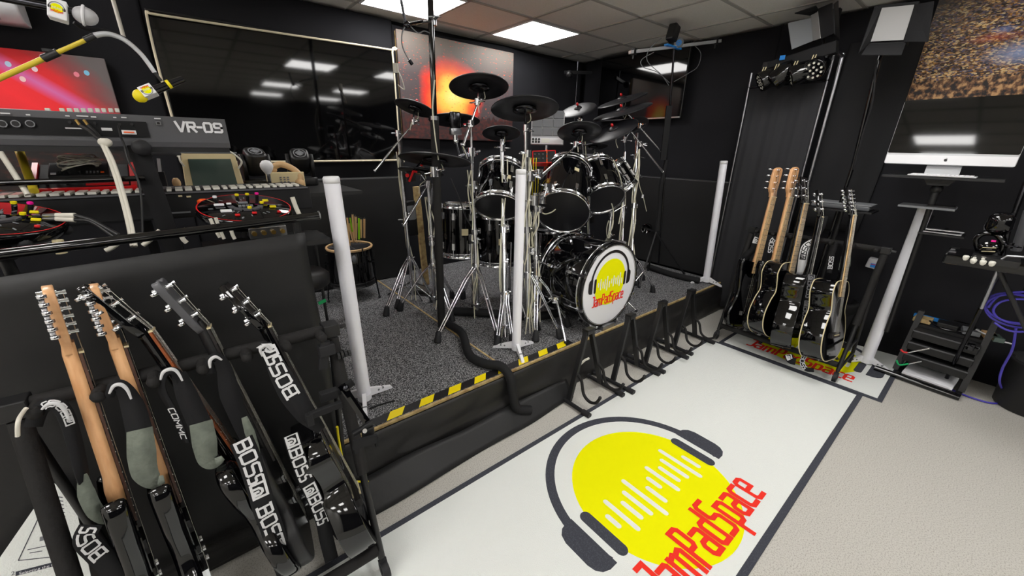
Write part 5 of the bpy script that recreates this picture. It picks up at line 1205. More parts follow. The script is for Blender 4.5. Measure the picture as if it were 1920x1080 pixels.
b = MB(); b.tube(smooth_pts([p, P(226, 255, y=1.93), P(233, 272, y=1.9), P(240, 300, y=1.88), P(262, 350, y=1.85), P(268, 440, y=1.8)], 6), .0035, n=6); b.build('lead', 'black', t2)
b = MB(); b.box(P(242, 248, y=1.93), (.036, .002, .013)); b.m = 1; b.box(P(242, 248, y=1.927), (.026, .002, .004)); b.build('paper_tag', ['label_white', 'orange'], t2)
# stand of the keyboards: slanted black columns with arms
t = thing('keyboard_stand', 'black two-tier keyboard stand with a round knob on its slanted column', 'keyboard stand', (.0, 2.0, SZ))
for (a0, a1, yy) in (((258, 272), (330, 475), 1.93), ((-300, 272), (-260, 475), 1.93)):
    a = P(*a0, y=yy); c = P(*a1, y=yy); b = MB(); b.bar(a, c, .055, .03, (1, 0, 0)); b.bar(c, (c.x+.02, yy, SZ), .055, .03, (1, 0, 0)); b.build('column', 'black_matte', t)
p = P(266, 277, y=1.9); b = MB(); b.lathe([(0, .02), (.022, .018), (.027, .006), (.026, -.01), (0, -.01)], mtx(p, (0, -1, 0)), 20); b.build('knob', 'rubber', t)
b = MB(); b.tube([P(-60, 346, y=1.9), P(272, 334, y=1.9)], .009, n=10); b.build('cross_bar', 'black_gloss', t)
b = MB(); b.bar(P(255, 292, y=2.0)+V((0, -.03, 0)), P(255, 292, y=2.0)+V((0, .3, 0)), .03, .02, (1, 0, 0)); b.bar(P(-280, 292, y=2.0)+V((0, -.03, 0)), P(-280, 292, y=2.0)+V((0, .3, 0)), .03, .02, (1, 0, 0)); b.build('upper_arm', 'black_matte', t)
b = MB(); b.bar((-.9, 1.98, SZ+.02), (.1, 1.98, SZ+.02), .04, .03); b.build('floor_bar', 'black_matte', t)
# lower piano
t = thing('digital_piano', 'long black digital piano below the keyboard, seen from behind', 'keyboard', (-.3, 2.15, 1.2))
b = MB(); b.box((-.37, 2.16, 1.262), (1.62, .3, .10)); b.build('case', 'black_matte', t, bevel=.008)
b = MB(); b.box((-.37, 2.008, 1.31), (1.6, .006, .006)); b.build('rear_edge', 'panel_grey', t)
for k in range(52):
    x = -1.15+k*.0304; b = MB(); b.box((x, 2.11, 1.3135), (.0225 if k % 3 else .014, .1, .014)); b.build('white_key', 'keys_white', t)
b = MB(); b.box((-.86, 2.055, 1.314), (.6, .004, .01)); b.build('red_felt_strip', 'red', t)
for q, w_ in (((338, 368), .012), ((354, 369), .014)): p = P(*q, y=2.0); b = MB(); b.box((p.x, 2.008, p.z), (w_, .004, .006)); b.build('rear_socket', 'cream', t)
p = P(338, 394, y=2.0); b = MB(); b.box((p.x, 2.009, 1.235), (.06, .002, .006)); b.build('printed_text', 'grey', t)
for x in (-1.0, .3):
    b = MB(); b.bar((x, 2.15, 1.212), (x, 2.15, SZ+.02), .05, .05); b.bar((x, 1.95, SZ+.015), (x, 2.4, SZ+.015), .03, .05, (1, 0, 0)); b.build('leg', 'black_matte', t)

# things on the piano and shelf behind
T0 = 1.325
c = V((P(165, 335, y=2.32).x, 2.36, 1.34))
SX = P(165, 335, y=2.35).x
t = thing('red_synthesizer', 'flat red and black synthesizer lying under the cable coil', 'synthesizer', (SX, 2.4, 1.28))
TT = Mx.Translation(P(163, 333, y=2.25)) @ Mx.Rotation(math.radians(26), 4, 'X') @ Mx.Scale(.66, 4)
b = MB(TT); b.box((0, 0, 0), (.37, .26, .03)); b.build('case', 'black_matte', t, bevel=.004)
b = MB(TT); b.box((-.2, 0, .002), (.022, .27, .045)); b.box((.2, 0, .002), (.022, .27, .045)); b.box((0, -.135, -.002), (.42, .012, .035)); b.build('red_side_panel', 'red', t)
for k in range(4): b = MB(TT); b.cyl((-.15+.04*k, -.09, .015), (-.15+.04*k, -.09, .032), .008, n=12); b.build('knob', 'chrome' if k in (1, 3) else 'black', t)
b = MB(TT); b.box((.09, -.09, .017), (.18, .05, .004)); b.build('red_panel_print', 'red', t)
b = MB(TT @ Mx.Translation((0, 0, -.045))); b.box((0, 0, -.0), (.3, .2, .055)); b.build('riser', 'black', t)
t = thing('small_synthesizer', 'small black box with red underside and three knobs on the red synthesizer', 'synthesizer', (SX+.02, 2.38, 1.38))
TT = Mx.Translation(P(150, 320, y=2.2)) @ Mx.Rotation(math.radians(26), 4, 'X') @ Mx.Scale(.68, 4)
b = MB(TT); b.box((0, 0, 0), (.23, .14, .022)); b.build('case', 'black', t, bevel=.003)
b = MB(TT); b.box((0, -.002, -.013), (.225, .138, .006)); b.build('underside', 'red', t)
for k in range(3): b = MB(TT); b.cyl((-.07+.037*k, -.05, .011), (-.07+.037*k, -.05, .03), .007, n=10); b.build('knob', 'black', t)
b = MB(TT); b.box((-.095, -.05, .0125), (.02, .015, .003)); b.build('white_sticker', 'white', t)
b = MB(TT); b.box((.09, -.04, .0125), (.014, .01, .004)); b.build('orange_button', 'orange', t)
for k in range(8): b = MB(TT); b.box((.03+.014*(k % 4), -.045+.015*(k//4), .0125), (.008, .006, .003)); b.build('button', 'grey', t)
b = MB(); pts = []
cc = P(147, 300, y=2.19); rnd = random.Random(5)
for k in range(85):
    a = k*.52; pts.append(cc+V((.052*math.cos(a)*(1+.1*math.sin(k*.37)), .035*math.sin(a)*(1+.12*math.sin(k*.23)), -.012+.016*math.sin(k*.11)+.014*math.sin(a*1.1)+.03*0)))
b.tube(smooth_pts(pts, 3), .0026, n=6); tag(b.build('cable_coil', 'cable_white'), 'coiled thin white cable resting on the small black synthesizer', 'cable')
b = MB(); b.cyl(P(122, 293, y=2.26), P(170, 293, y=2.26), .005); b.build('pen_light', 'aluminium') if False else tag(b.build('silver_rod', 'aluminium'), 'thin silver rod lying behind the white cable coil', 'rod')
# yellow and grey leaning poles at far left
p, q = P(36, 282, y=2.3), P(64, 358, y=2.1)
b = MB(); b.cyl(p, q, .012); tag(b.build('yellow_rod', 'yellow_pole'), 'yellow rod leaning under the keyboard at the far left', 'rod')
b = MB(); b.cyl(P(0, 285, y=1.95), P(52, 365, y=1.9), .007); tag(b.build('white_rod', 'cable_white'), 'thin pale rod leaning under the keyboard at the far left edge', 'rod')

# beige terminal
c = P(402, 330, y=2.62)
t = thing('beige_terminal', 'beige computer terminal with a dark green screen beside the keyboard end', 'monitor', (c.x-.0, 2.7, 1.2))
w_ = .215; TT = Mx.Translation((c.x-.004, 2.6, 1.37)) @ Mx.Rotation(math.radians(-4), 4, 'X')
x0 = -.12; h0, h1 = -.11, .075
b = MB(TT)
fw = lambda z: .115+(.0)*(z)
b.loft([[(-.125, -.012, h0), (.125, -.012, h0), (.125, .16, h0), (-.125, .16, h0)], [(-.112, 0, h1-.004), (.112, 0, h1-.004), (.10, .15, h1-.004), (-.10, .15, h1-.004)]], smooth=False)
b.build('case', 'beige', t, bevel=.006)
b = MB(TT); b.quad((-.092, -.0125, h0+.02), (.092, -.0125, h0+.02), (.086, -.006, h1-.032), (-.086, -.006, h1-.032)); b.loft([[(-.094, -.013, h0+.018), (.094, -.013, h0+.018), (.094, -.009, h0+.018), (-.094, -.009, h0+.018)], [(-.088, -.0065, h1-.03), (.088, -.0065, h1-.03), (.088, -.0, h1-.03), (-.088, -.0, h1-.03)]], smooth=False); b.build('screen', 'crt', t)
b = MB(TT); b.box((-.003, .05, h1+.001), (.25, .1, .006)); b.build('top_plate', 'grey', t)
b = MB(); pts = [P(333, 294, y=2.6), P(345, 286, y=2.62), P(372, 284, y=2.66), P(400, 288, y=2.64), P(425, 283, y=2.62), P(440, 290, y=2.6), P(453, 303, y=2.58), P(447, 316, y=2.58)]
b.tube(smooth_pts(pts, 6), .0045); b.tube(smooth_pts([P(336, 290, y=2.6), P(338, 302, y=2.58), P(346, 312, y=2.58)], 5), .004); tag(b.build('white_cable', 'cable_white'), 'white cable draped over the beige terminal', 'cable')
b = MB(); b.box(P(374, 287, y=2.66), (.05, .03, .018)); b.box(P(392, 287, y=2.66), (.04, .03, .018)); tag(b.build('power_adapter', 'white', bevel=.004), 'white power adapters on top of the beige terminal', 'adapter')
# shelf for the background items
t = thing('instrument_shelf', 'black shelf behind the piano carrying the terminal and telephone', 'shelf', (.35, 2.8, SZ))
b = MB(); b.box((.12, 2.69, 1.235), (1.36, .64, .02)); b.build('board', 'black', t)
for x in (-.2, .75): b = MB(); b.bar((x, 2.8, SZ), (x, 2.8, 1.22), .04, .04); b.build('leg', 'black', t)
# moving head lights
def moving_head(p, lab, rz, face):
    p = V(p); t = thing('moving_head_light', lab, 'stage light', p, 'black moving head lights'); R_ = Mx.Translation(p) @ Mx.Rotation(rz, 4, 'Z')
    b = MB(R_); b.prism(rrect(0, 0, .17, .13, .03), Mx.Identity(4), 0, .05, .008); b.build('base', 'black', t)
    for s in (-1, 1): b = MB(R_); b.prism([(-.035, 0), (.035, 0), (.04, .09), (.02, .14), (-.02, .14), (-.04, .09)], Mx(((0, 0, 1, s*.066), (1, 0, 0, 0), (0, 1, 0, .05), (0, 0, 0, 1))), -.011, .011, .004); b.build('yoke_arm', 'black', t)
    b = MB(R_ @ Mx.Translation((0, 0, .14)) @ Mx.Rotation(face, 4, 'X')); b.prism(rrect(0, 0, .105, .1, .03), Mx.Identity(4), -.06, .075, .012); h = b.build('head', 'black', t)
    b = MB(R_ @ Mx.Translation((0, 0, .14)) @ Mx.Rotation(face, 4, 'X')); b.lathe([(.03, .076), (.033, .08), (.036, .076)], Mx.Identity(4), 20); b.lathe([(.0, .078), (.02, .078)], Mx.Identity(4), 12)
    for k in range(4): b.cyl((.018*math.cos(k*1.57), .018*math.sin(k*1.57), .074), (.018*math.cos(k*1.57), .018*math.sin(k*1.57), .08), .006, n=8)
    b.build('lens', 'grey', h)
moving_head((P(487, 345, y=2.75).x, 2.78, 1.246), 'black moving head light pointing up, behind the white light bulb', .2, .5)
moving_head((P(568, 335, y=2.85).x, 2.86, 1.246), 'black moving head light pointing up, right of the telephone', -.1, .75)
# bulb
p = P(500, 312, y=2.6); t = thing('bulb_lamp', 'white round light bulb on a chrome holder', 'lamp', (p.x, p.y, 1.246))
b = MB(); b.lathe([(0, .034), (.018, .03), (.03, .016), (.033, 0), (.028, -.016), (.018, -.032), (.014, -.04)], Mx.Translation(p), 20); b.build('bulb', 'white', t)
b = MB(); b.cyl(p-V((0, 0, .08)), p-V((0, 0, .04)), .014); b.build('socket', 'chrome', t)
b = MB(); b.cyl((p.x, p.y, 1.246), (p.x, p.y, p.z-.08), .012); b.cyl((p.x, p.y, 1.246), (p.x, p.y, 1.256), .04); b.build('base', 'black', t)
# telephone
p = P(540, 337, y=2.62); t = thing('telephone', 'cream corded telephone with handset resting crosswise', 'telephone', (p.x, p.y, 1.246))
TT = Mx.Translation((p.x-.01, 2.66, 1.25)) @ Mx.Rotation(-.15, 4, 'Z')
b = MB(TT); b.prism([(-.08, 0), (.1, 0), (.1, .02), (-.06, .095), (-.08, .095)], Mx(((0, 0, 1, -.07), (1, 0, 0, 0), (0, 1, 0, 0), (0, 0, 0, 1))) @ Mx.Identity(4), 0, .17); 
b.build('body', 'beige', t, bevel=.006)
b = MB(TT)
b.tube(smooth_pts([(-.06, -.03, .11), (-.01, -.035, .135), (.05, -.05, .11), (.08, -.07, .07), (.07, -.085, .03)], 5), .017, n=10); b.ball((-.06, -.03, .105), .026, 10, (1.2, 1, .8)); b.ball((.072, -.085, .03), .026, 10, (1, 1, 1.1)); b.build('handset', 'skin_wood', t)
for k in range(12): b = MB(TT); b.box((-.02+.018*(k % 3), -.083, .03+.012*(k//3)), (.01, .004, .007)); b.build('button', 'grey', t)
# metronome-like grey stick and small items
b = MB(); b.bar(P(297, 297, y=2.5), P(300, 322, y=2.5), .012, .012); tag(b.build('white_marker', 'white'), 'small white upright stick beside the slanted stand column', 'stick')
b = MB(); q = P(306, 344, y=2.5); q.z = 1.247; b.bar(P(300, 322, y=2.5), q, .03, .03); tag(b.build('black_adapter', 'rubber', bevel=.004), 'small black box under the white stick by the stand column', 'box')
b = MB(); b.box(P(303, 287, y=2.5), (.14, .05, .02)); tag(b.build('plastic_case', 'clear_plastic', bevel=.006), 'clear plastic case under the keyboard right end', 'case')
b = MB(); b.ball(P(331, 343, y=2.5), .017, 10, (1, 1, 1.5)); q = P(332, 345, y=2.5); b.cyl(q, (q.x, q.y, 1.246), .007); tag(b.build('wooden_pawn', 'skin_wood'), 'small tan wooden knob standing behind the piano', 'ornament')

# ---- round electronic percussion discs
def disc(px, py, y, rpx, lab, seed, k=.33):
    c = P(px, py, y=y); R = wid(rpx, c); n = disc_normal(c, 0, k, True); t = thing('round_drum_controller', lab, 'drum controller', c, 'round black percussion controllers'); T = mtx(c, n, (1, 0, 0))
    b = MB(); b.lathe([(0, 0), (R*.965, 0), (R*.99, -.006), (R, -.02), (R*.9, -.045), (R*.5, -.055), (0, -.055)], T, 48); b.build('body', 'black_gloss', t)
    b = MB(); b.lathe([(R*.948, .0008), (R*.965, .0012), (R*.972, .0008)], T, 48); b.build('red_ring', 'red', t)
    rnd = random.Random(seed)
    for q in range(5):
        a = math.radians(200+q*35); b = MB(); b.box(T @ V((R*.3*math.cos(a), R*.26*math.sin(a), .004)), (R*.17, .016, .006), T @ Mx.Rotation(a+1.57, 4, 'Z')); b.build('pad', 'panel_grey', t)
    for q in range(4): b = MB(); b.box(T @ V((-R*.12+q*R*.08, .0, .004)), (R*.06, .012, .006), T); b.build('button', 'grey', t)
    b = MB(); b.box(T @ V((-R*.02, R*.27, .003)), (R*.2, .014, .004), T); b.build('display', 'pad_grey', t)
    for (a, q, cl, w1, h1) in ((-.52, .12, 'white', .2, .05), (-.43, -.32, 'white', .22, .07), (.48, .36, 'yellow', .13, .05), (.56, -.12, 'yellow', .14, .05), (.10, -.52, 'red', .1, .04), (-.25, -.62, 'red', .1, .04), (-.32, .18, 'white', .1, .03), (.62, -.5, 'red', .08, .04)):
        b = MB(); b.box(T @ V((a*R, q*R, .005)), (w1*R, h1*R*1.6, .007), T); b.build('coloured_tab', cl, t, bevel=.002)
    for (a, q, cl) in ((-.08, .75, 'yellow'), (.15, .8, 'yellow'), (-.55, .62, 'white'), (.36, .12, 'yellow'), (.05, -.22, 'yellow'), (.37, .84, 'magenta')):
        b = MB(); p0 = T @ V((a*R, q*R, 0)); b.cyl(p0, p0+n*.007, .006, n=10); b.m = 1; b.cyl(p0+n*.007, p0+n*.013, .007, n=10); b.build('fader_cap', ['black', cl], t)
    for q in range(16):
        a = rnd.uniform(0, 6.28); rr_ = rnd.uniform(.4, .82)*R; b = MB(); b.box(T @ V((rr_*math.cos(a), rr_*math.sin(a), .002)), (.014, .003, .002), T @ Mx.Rotation(a, 4, 'Z')); b.build('printed_line', 'pad_grey', t)
    for q in range(3):
        a = math.radians(-120+60*q); b = MB(); p0 = T @ V((R*.93*math.cos(a), R*.93*math.sin(a), -.03)); b.ball(p0, .016, 10); b.build('rubber_knob', 'rubber', t)
    b = MB(); b.cyl(c-n*.05, c-n*.12, .03); b.cyl(c-n*.1, (c.x, c.y+.03, SZ+.02), .015); b.build('mount_pole', 'black', t)
    for q in range(3): a = q*2.094+.4; b = MB(); b.tube([(c.x, c.y+.03, SZ+.35), (c.x+.25*math.cos(a), c.y+.03+.25*math.sin(a), SZ+.015)], .009); b.build('leg', 'black', t)
    return T, R, c
D1 = disc(461, 388, 1.80, 76, 'round black percussion controller with red ring, coloured tabs, next to the beige terminal', 3)
D2 = disc(-12, 408, 1.74, 94, 'round black percussion controller with red ring, cut by the left photo edge', 4)
# magenta tab and blue strip of the left disc
for q, (a, c_) in enumerate((((105, 405), (222, 440)), ((105, 411), (226, 452)))):
    t2 = thing('controller_lead', 'black lead with white tape plugged into the left percussion controller', 'cable', P(95, 406, y=1.74), 'taped leads at the left controller')
    p0 = P(84, a[1], y=1.74); p1 = P(106, a[1]-1, y=1.72); p2 = P(141, a[1]-1+q*2, y=1.7)
    b = MB(); b.cyl(p0, p1, .0075); b.build('metal_plug', 'steel', t2)
    b = MB(); b.cyl(p1, p2, .0075); b.build('white_tape', 'cable_white', t2)
    b = MB(); b.tube(smooth_pts([p2, P(170, 412+q*3, y=1.68), P(200, 428+q*6, y=1.66), P(*c_, y=1.64)], 5), .0055); b.build('lead', 'black', t2)
# loose clutter behind the rail
def bits(lst, y):
    for (a, c_, w_, m_, lab) in lst: cable([P(*a, y=y), P((a[0]+c_[0])/2, (a[1]+c_[1])/2+2, y=y), P(*c_, y=y)], w_, m_, lab, 'loose taped cables behind the rail')
bits([((394, 410), (412, 445), .0055, 'cable_white', 'white taped cable hanging below the right percussion controller'), ((404, 408), (420, 448), .0055, 'cable_white', 'second white taped cable hanging below the right percussion controller'),
      ((198, 470), (222, 455), .007, 'cable_white', 'short white taped cable lying behind the rail, left of the others'), ((268, 460), (300, 432), .007, 'cable_white', 'white taped cable behind the rail near the slanted column'), ((338, 440), (350, 455), .007, 'cable_white', 'short white taped cable behind the rail below the piano'),
      ((432, 428), (440, 448), .006, 'cable_white', 'white cable end behind the rail under the percussion controller'), ((548, 370), (562, 404), .008, 'cable_white', 'black and white taped cable right of the percussion controller'), ((345, 428), (395, 425), .003, 'cable_white', 'thin white cable behind the rail below the piano'), ((108, 450), (116, 475), .012, 'cream', 'cream coloured plug behind the rail at the far left')], 1.66)
t = thing('patch_box', 'small metal patch box with brass sockets behind the rail', 'box', P(500, 432, y=1.7)); p = P(500, 432, y=1.7)
b = MB(); b.box(p, (.12, .08, .04)); b.build('case', 'steel', t, bevel=.003)
for k in range(4): b = MB(); q = p+V((-.045+.03*k, -.04, 0)); b.cyl(q, q+V((0, -.012, 0)), .008); b.build('socket', 'gold', t)
p = P(485, 400, z=SZ); 
t = thing('side_table', 'low black table behind the rail carrying the patch box', 'table', (p.x, 1.72, SZ)); pb = P(500, 440, y=1.72)
b = MB(); b.box((pb.x, 1.72, pb.z-.03), (.4, .2, .02)); b.build('top', 'black', t)
b = MB(); b.bar((pb.x, 1.72, SZ), (pb.x, 1.72, pb.z-.04), .05, .05); b.build('leg', 'black', t)
# orange knob by piano end
b = MB(); b.ball(P(380, 377, y=1.95), .014, 8, (1.3, 1, .7)); b.box(P(383, 383, y=1.96), (.04, .02, .02)); tag(b.build('orange_knob', 'orange'), 'small orange knob at the left edge of the right percussion controller', 'knob')

# ---- black throne edge behind banner, green tag
c = V((.47, 2.25, .78)); t = thing('black_stool', 'black padded stool half hidden behind the black banner edge', 'stool', (.46, 2.2, SZ))
c = P(588, 512, y=2.2)
b = MB(); b.lathe([(0, .03), (.12, .03), (.145, .01), (.145, -.04), (.12, -.06), (0, -.06)], mtx(c-V((.07, 0, 0)), (.1, 0, 1)), 24); b.build('seat', 'vinyl', t)
b = MB(); q = c-V((.07, 0, 0)); b.cyl(q, (q.x, q.y, SZ+.1), .016); b.build('post', 'chrome', t)
for f_ in fring((q.x, q.y, SZ+.01), .2, .3): b = MB(); b.tube([(q.x, q.y, SZ+.18), f_], .009); b.build('leg', 'black', t)
b = MB(); b.box(P(604, 566, y=2.15), (.04, .004, .018), Mx.Rotation(-.3, 4, 'Y')); b.build('green_tag', 'green', t)
p = P(588, 437, y=2.3); b = MB(); b.lathe([(0, .01), (.05, .008), (.07, 0), (.05, -.006), (0, -.01)], mtx(p, (.2, 0, 1)), 18); b.cyl(p, (p.x, p.y, SZ), .008); tag(b.build('small_tray_stand', 'black'), 'small dark round tray on a stand beyond the banner edge', 'stand')

# ---- stick bucket
c = P(656, 470, y=3.22); c.z = .72; R = wid(42, c)*.97
bt = c-V((0, 0, .30))
t, T, L = drum('stick_bucket', 'small black drum on three legs used as a drumstick bucket', c, bt, R, lugs=6, rim='black', cat='bucket', grp=None)
for o_ in [o for o in t.children if o.name.startswith('batter_head') or o.name.startswith('upper_hoop')]: bpy.data.objects.remove(o_)
b = MB(); b.lathe([(R*.93, L+.004), (R*1.0, L+.006), (R*1.02, L), (R*1.0, L-.014), (R*.94, L-.014), (R*.93, L+.004)], T, 40); b.build('wooden_rim', 'skin_wood', t)
b = MB(); b.lathe([(R*.94, L), (R*.94, L-.12), (0, L-.12)], T, 32); b.build('inner_lining', 'panel_grey', t)
b = MB(); b.box(c+V((0, 0, -.04)), (R*1.8, .006, .09)); b.box(c+V((0, -R*.4, -.04)), (.006, R*.9, .09)); b.build('divider', 'panel_grey', t)
for k in range(3):
    a = -.9+k*2.094; q = c+V((math.cos(a)*(R+.03), math.sin(a)*(R+.03), -.12)); e = V((q.x+math.cos(a)*.02, q.y+math.sin(a)*.02, SZ+.012))
    b = MB(); b.tube([q, q+V((0, 0, -.12)), e], .006); b.cyl(q+V((0, 0, .02)), q-V((math.cos(a)*.03, math.sin(a)*.03, 0)), .008); b.build('leg', 'darkchrome', t)
    b = MB(); b.ball(e, .012, 8); b.build('rubber_foot', 'rubber', t)
b = MB(); q = P(664, 485, y=c.y-R); b.lathe([(0, .003), (.02, .003), (.022, 0)], mtx(q, (0, -1, 0)) @ Mx.Diagonal((1.2, .8, 1, 1)), 20); b.build('oval_badge', 'grey', t)
SK = [(645, 405, 651, 452, 'skin_wood', .007), (651, 408, 655, 452, 'skin_wood', .007), (654, 418, 662, 447, 'skin_wood', .012), (661, 402, 663, 438, 'skin_wood', .008), (667, 406, 667, 440, 'skin_wood', .01), (673, 409, 673, 442, 'lime', .008), (677, 411, 677, 440, 'skin_wood', .008), (683, 410, 683, 440, 'skin_wood', .009), (669, 418, 668, 445, 'skin_wood', .006), (656, 408, 660, 430, 'lime', .006)]
for k, (a0, a1, c0, c1, m_, r) in enumerate(SK):
    yy = c.y-.09+.03*(k % 4)
    p0 = P(a0, a1, y=yy); p1 = P(c0, c1, y=yy+.01); p1 = p0+(p1-p0)*1.2
    t2 = thing('drumstick', 'lime green drumstick bundle in the stick bucket' if m_ == 'lime' else 'tan drumstick bundle in the stick bucket', 'drumstick', p1, 'drumsticks in the bucket' if m_ != 'lime' else 'green drumsticks in the bucket')
    b = MB(); b.cyl(p1, p0, r*1.0, n=10); b.build('shaft', m_, t2)
    b = MB(); b.cyl(p0, p0+(p0-p1).normalized()*.012, r*.9, r*.5, n=10); b.build('tip', 'black', t2)
b = MB(); b.box(fl(694, 508), (.05, .08, .002)); 
o = b.build('paper_label', 'black'); tag(o, 'small dark sticker on the carpet near the back wall board', 'sticker')

# ---- yellow boom with microphones
t = thing('boom_arm', 'yellow boom pole with a white gooseneck coming in from the left edge', 'boom arm', P(0, 145, y=1.8))
a = P(-160, 218, y=1.85); m1 = P(95, 104, y=1.77); m2 = P(165, 73, y=1.75)
b = MB(); b.cyl(a, m1, .0068, n=12); b.cyl(m1, m2, .0055, n=12); b.build('yellow_tube', 'yellow_pole', t)
d = (m2-m1).normalized(); b = MB(); b.cyl(m1-d*.02, m1+d*.02, .0095); b.box(m1+V((0, 0, .012)), (.026, .012, .007)); b.build('black_collar', 'black', t); b = MB(); b.cyl(m2-d*.008, m2+d*.02, .008); b.build('black_collar', 'black', t)
b = MB(); b.tube(smooth_pts([m2, P(180, 66, y=1.75), P(205, 64, y=1.75), P(235, 76, y=1.75), P(265, 102, y=1.75), P(290, 136, y=1.75)], 7), .0075, r2=.0058, n=10); b.build('gooseneck', 'aluminium', t)
b = MB(); b.tube([P(290, 136, y=1.75), P(303, 152, y=1.75)], .004); b.build('thread_tip', 'black', t)
b = MB(); b.cyl(a, (a.x, a.y, SZ), .012); b.build('upright', 'black', t)
def flag_mic(tail, head, y, ball, fl_c, lab, fw, vis_emb=True, mcol='yellow'):
    p0 = P(*tail, y=y); p1 = P(*head, y=y); d = (p1-p0).normalized(); t = thing('handheld_microphone', lab, 'microphone', p0)
    b = MB(); b.cyl(p0, p0.lerp(p1, .75), .0095, .0125, n=14); b.build('handle', 'darkchrome', t)
    q = P(*ball, y=y); b = MB(); b.ball(q, .021*fw, 14, (1, 1, 1.05)); b.build('windscreen', mcol, t)
    c = P(*fl_c, y=y); T = mtx(c, d, (0, -1, .35)); s = .036*fw
    b = MB(); b.box(c, (s, s, s*1.15), T); b.build('cube_flag', 'white', t, bevel=.002)
    # emblem on the side facing the room
    n_ = V((T[0][0], T[1][0], T[2][0])); yv = V((T[0][1], T[1][1], T[2][1])); zv = V((T[0][2], T[1][2], T[2][2]))
    k = -1 if False else 1
    b = MB(); fn = lambda u, v, l: c+n_*(s/2+.0008+l*.0003)+zv*(u*s*.36)+yv*(-v*s*.36)
    logo(b, fn); b.build('emblem', ['print_yellow', 'ebony', 'print_white', 'print_red'], t)
    return p0, p1
flag_mic((344, 148), (268, 178), 1.75, (263, 180), (278, 172), 'dark microphone with yellow windscreen and white cube flag below the gooseneck', .86)
b = MB(); b.cyl(P(314, 159, y=1.738), P(319, 157, y=1.738), .0125); tag(b.build('yellow_band', 'yellow'), 'yellow band on the microphone handle under the gooseneck', 'ring')
# second mic near the top left
p = P(150, 28, y=1.75); t = thing('handheld_microphone', 'dark microphone with grey ball head and white cube flag in the top left corner', 'microphone', p)
b = MB(); b.ball(P(160, 30, y=1.75), .024, 16, (1.1, 1, .95)); b.build('ball_head', 'light_grey', t)
b = MB(); q = P(157, 29, y=1.75); b.lathe([(.0255, -.003), (.0275, 0), (.0255, .003)], mtx(q, P(170, 33, y=1.75)-q), 20); b.build('grille_band', 'white', t)
b = MB(); b.cyl(P(-40, -12, y=1.77), P(150, 24, y=1.75), .009); b.build('handle', 'darkchrome', t)
c = P(109, 20, y=1.745); T = mtx(c, P(180, 42, y=1.745)-c, (0, -1, .15))
b = MB(); b.box(c, (.032, .05, .036), T); b.build('cube_flag', 'white', t, bevel=.003)
n_ = V((T[0][0], T[1][0], T[2][0])); yv = V((T[0][1], T[1][1], T[2][1])); zv = V((T[0][2], T[1][2], T[2][2]))
b = MB(); logo(b, lambda u, v, l: c+n_*(.0168+l*.0004)+zv*(u*.0115)+yv*(-v*.0115)); b.build('emblem', ['print_yellow', 'ebony', 'print_white', 'print_red'], t)
cable([P(138, 42, y=1.77), P(160, 54, y=1.78), P(200, 58, y=1.79), P(235, 72, y=1.8)], .0045, 'black_matte', 'black cable hanging from the microphone in the top left corner')
b = MB(); b.tube([P(212, 0, y=3.5), P(232, 70, y=3.52)], .01); tag(b.build('white_cable', 'cable_white'), 'thin white cable running down the drape beside the air conditioner', 'cable')

# ---- printed board lying at the bottom left
b = None
t = thing('instruction_poster', 'white printed instruction sheet standing behind the left rack at the bottom left', 'poster', (-.6, 1.3, 0))
A, B_, C_, D_ = P(98, 905, y=1.40), P(-60, 1120, y=1.40), P(200, 1250, y=1.15), P(215, 905, y=1.40)
# sheet leans against the banner: bottom edge on the floor
pa = P(97, 905, y=1.43); pb = P(0, 1030, y=1.43)
ax = V((1, .0, 0)); 
z0 = .012
n = V((0, -1, .25)).normalized(); upv = V((0, .25, 1)).normalized()
o0 = V((pa.x+.0, 1.43, pa.z)) - upv*((pa.z-z0)/upv.z); wv = V((1, 0, 0))
Hs = (pa.z-z0)/upv.z
lft = P(0, 1030, y=1.43-.0)
def sp(u, v, l=0): return o0+wv*u+upv*v+n*(.002+l*.0006)
def q_(px, py):
    d = ray(px, py); den = d.dot(n); tt = (o0-CAMP).dot(n)/den; p = CAMP+d*tt; return ((p-o0).dot(wv), (p-o0).dot(upv))
slant = -.28
u1_, v1_ = q_(0, 1045); b = MB(); vs = [sp(u1_*Hs/(Hs-v1_), 0), sp(*q_(175, 1100)), sp(*q_(135, 915)), sp(.0, Hs)]; vb = [p-n*.004 for p in vs]; b.loft([vb, vs], smooth=False); b.build('sheet', 'mat_white', t)
def sline(u0, v0, u1, v1, w_=.0012, m_='print_grey', nm='printed_line'):
    b = MB(); d = V((u1-u0, v1-v0)); k = V((-d.y, d.x)).normalized()*w_/2; b.quad(sp(u0-k.x, v0-k.y, 1), sp(u1-k.x, v1-k.y, 1), sp(u1+k.x, v1+k.y, 1), sp(u0+k.x, v0+k.y, 1)); b.build(nm, m_, t)
for a, c_ in (((75, 965), (35, 1050)), ((35, 1050), (110, 1042)), ((75, 965), (95, 945)), ((52, 1030), (90, 1022)), ((56, 1036), (80, 1032))): sline(*q_(*a), *q_(*c_), .002)
for k in range(14): sline(*q_(104, 930+k*7), *q_(118+k, 932+k*7), .002)
sline(*q_(75, 1010), *q_(100, 1004), .012, 'grey')
sline(*q_(30, 1075), *q_(112, 1054), .012, 'print_grey', 'heading_bar')
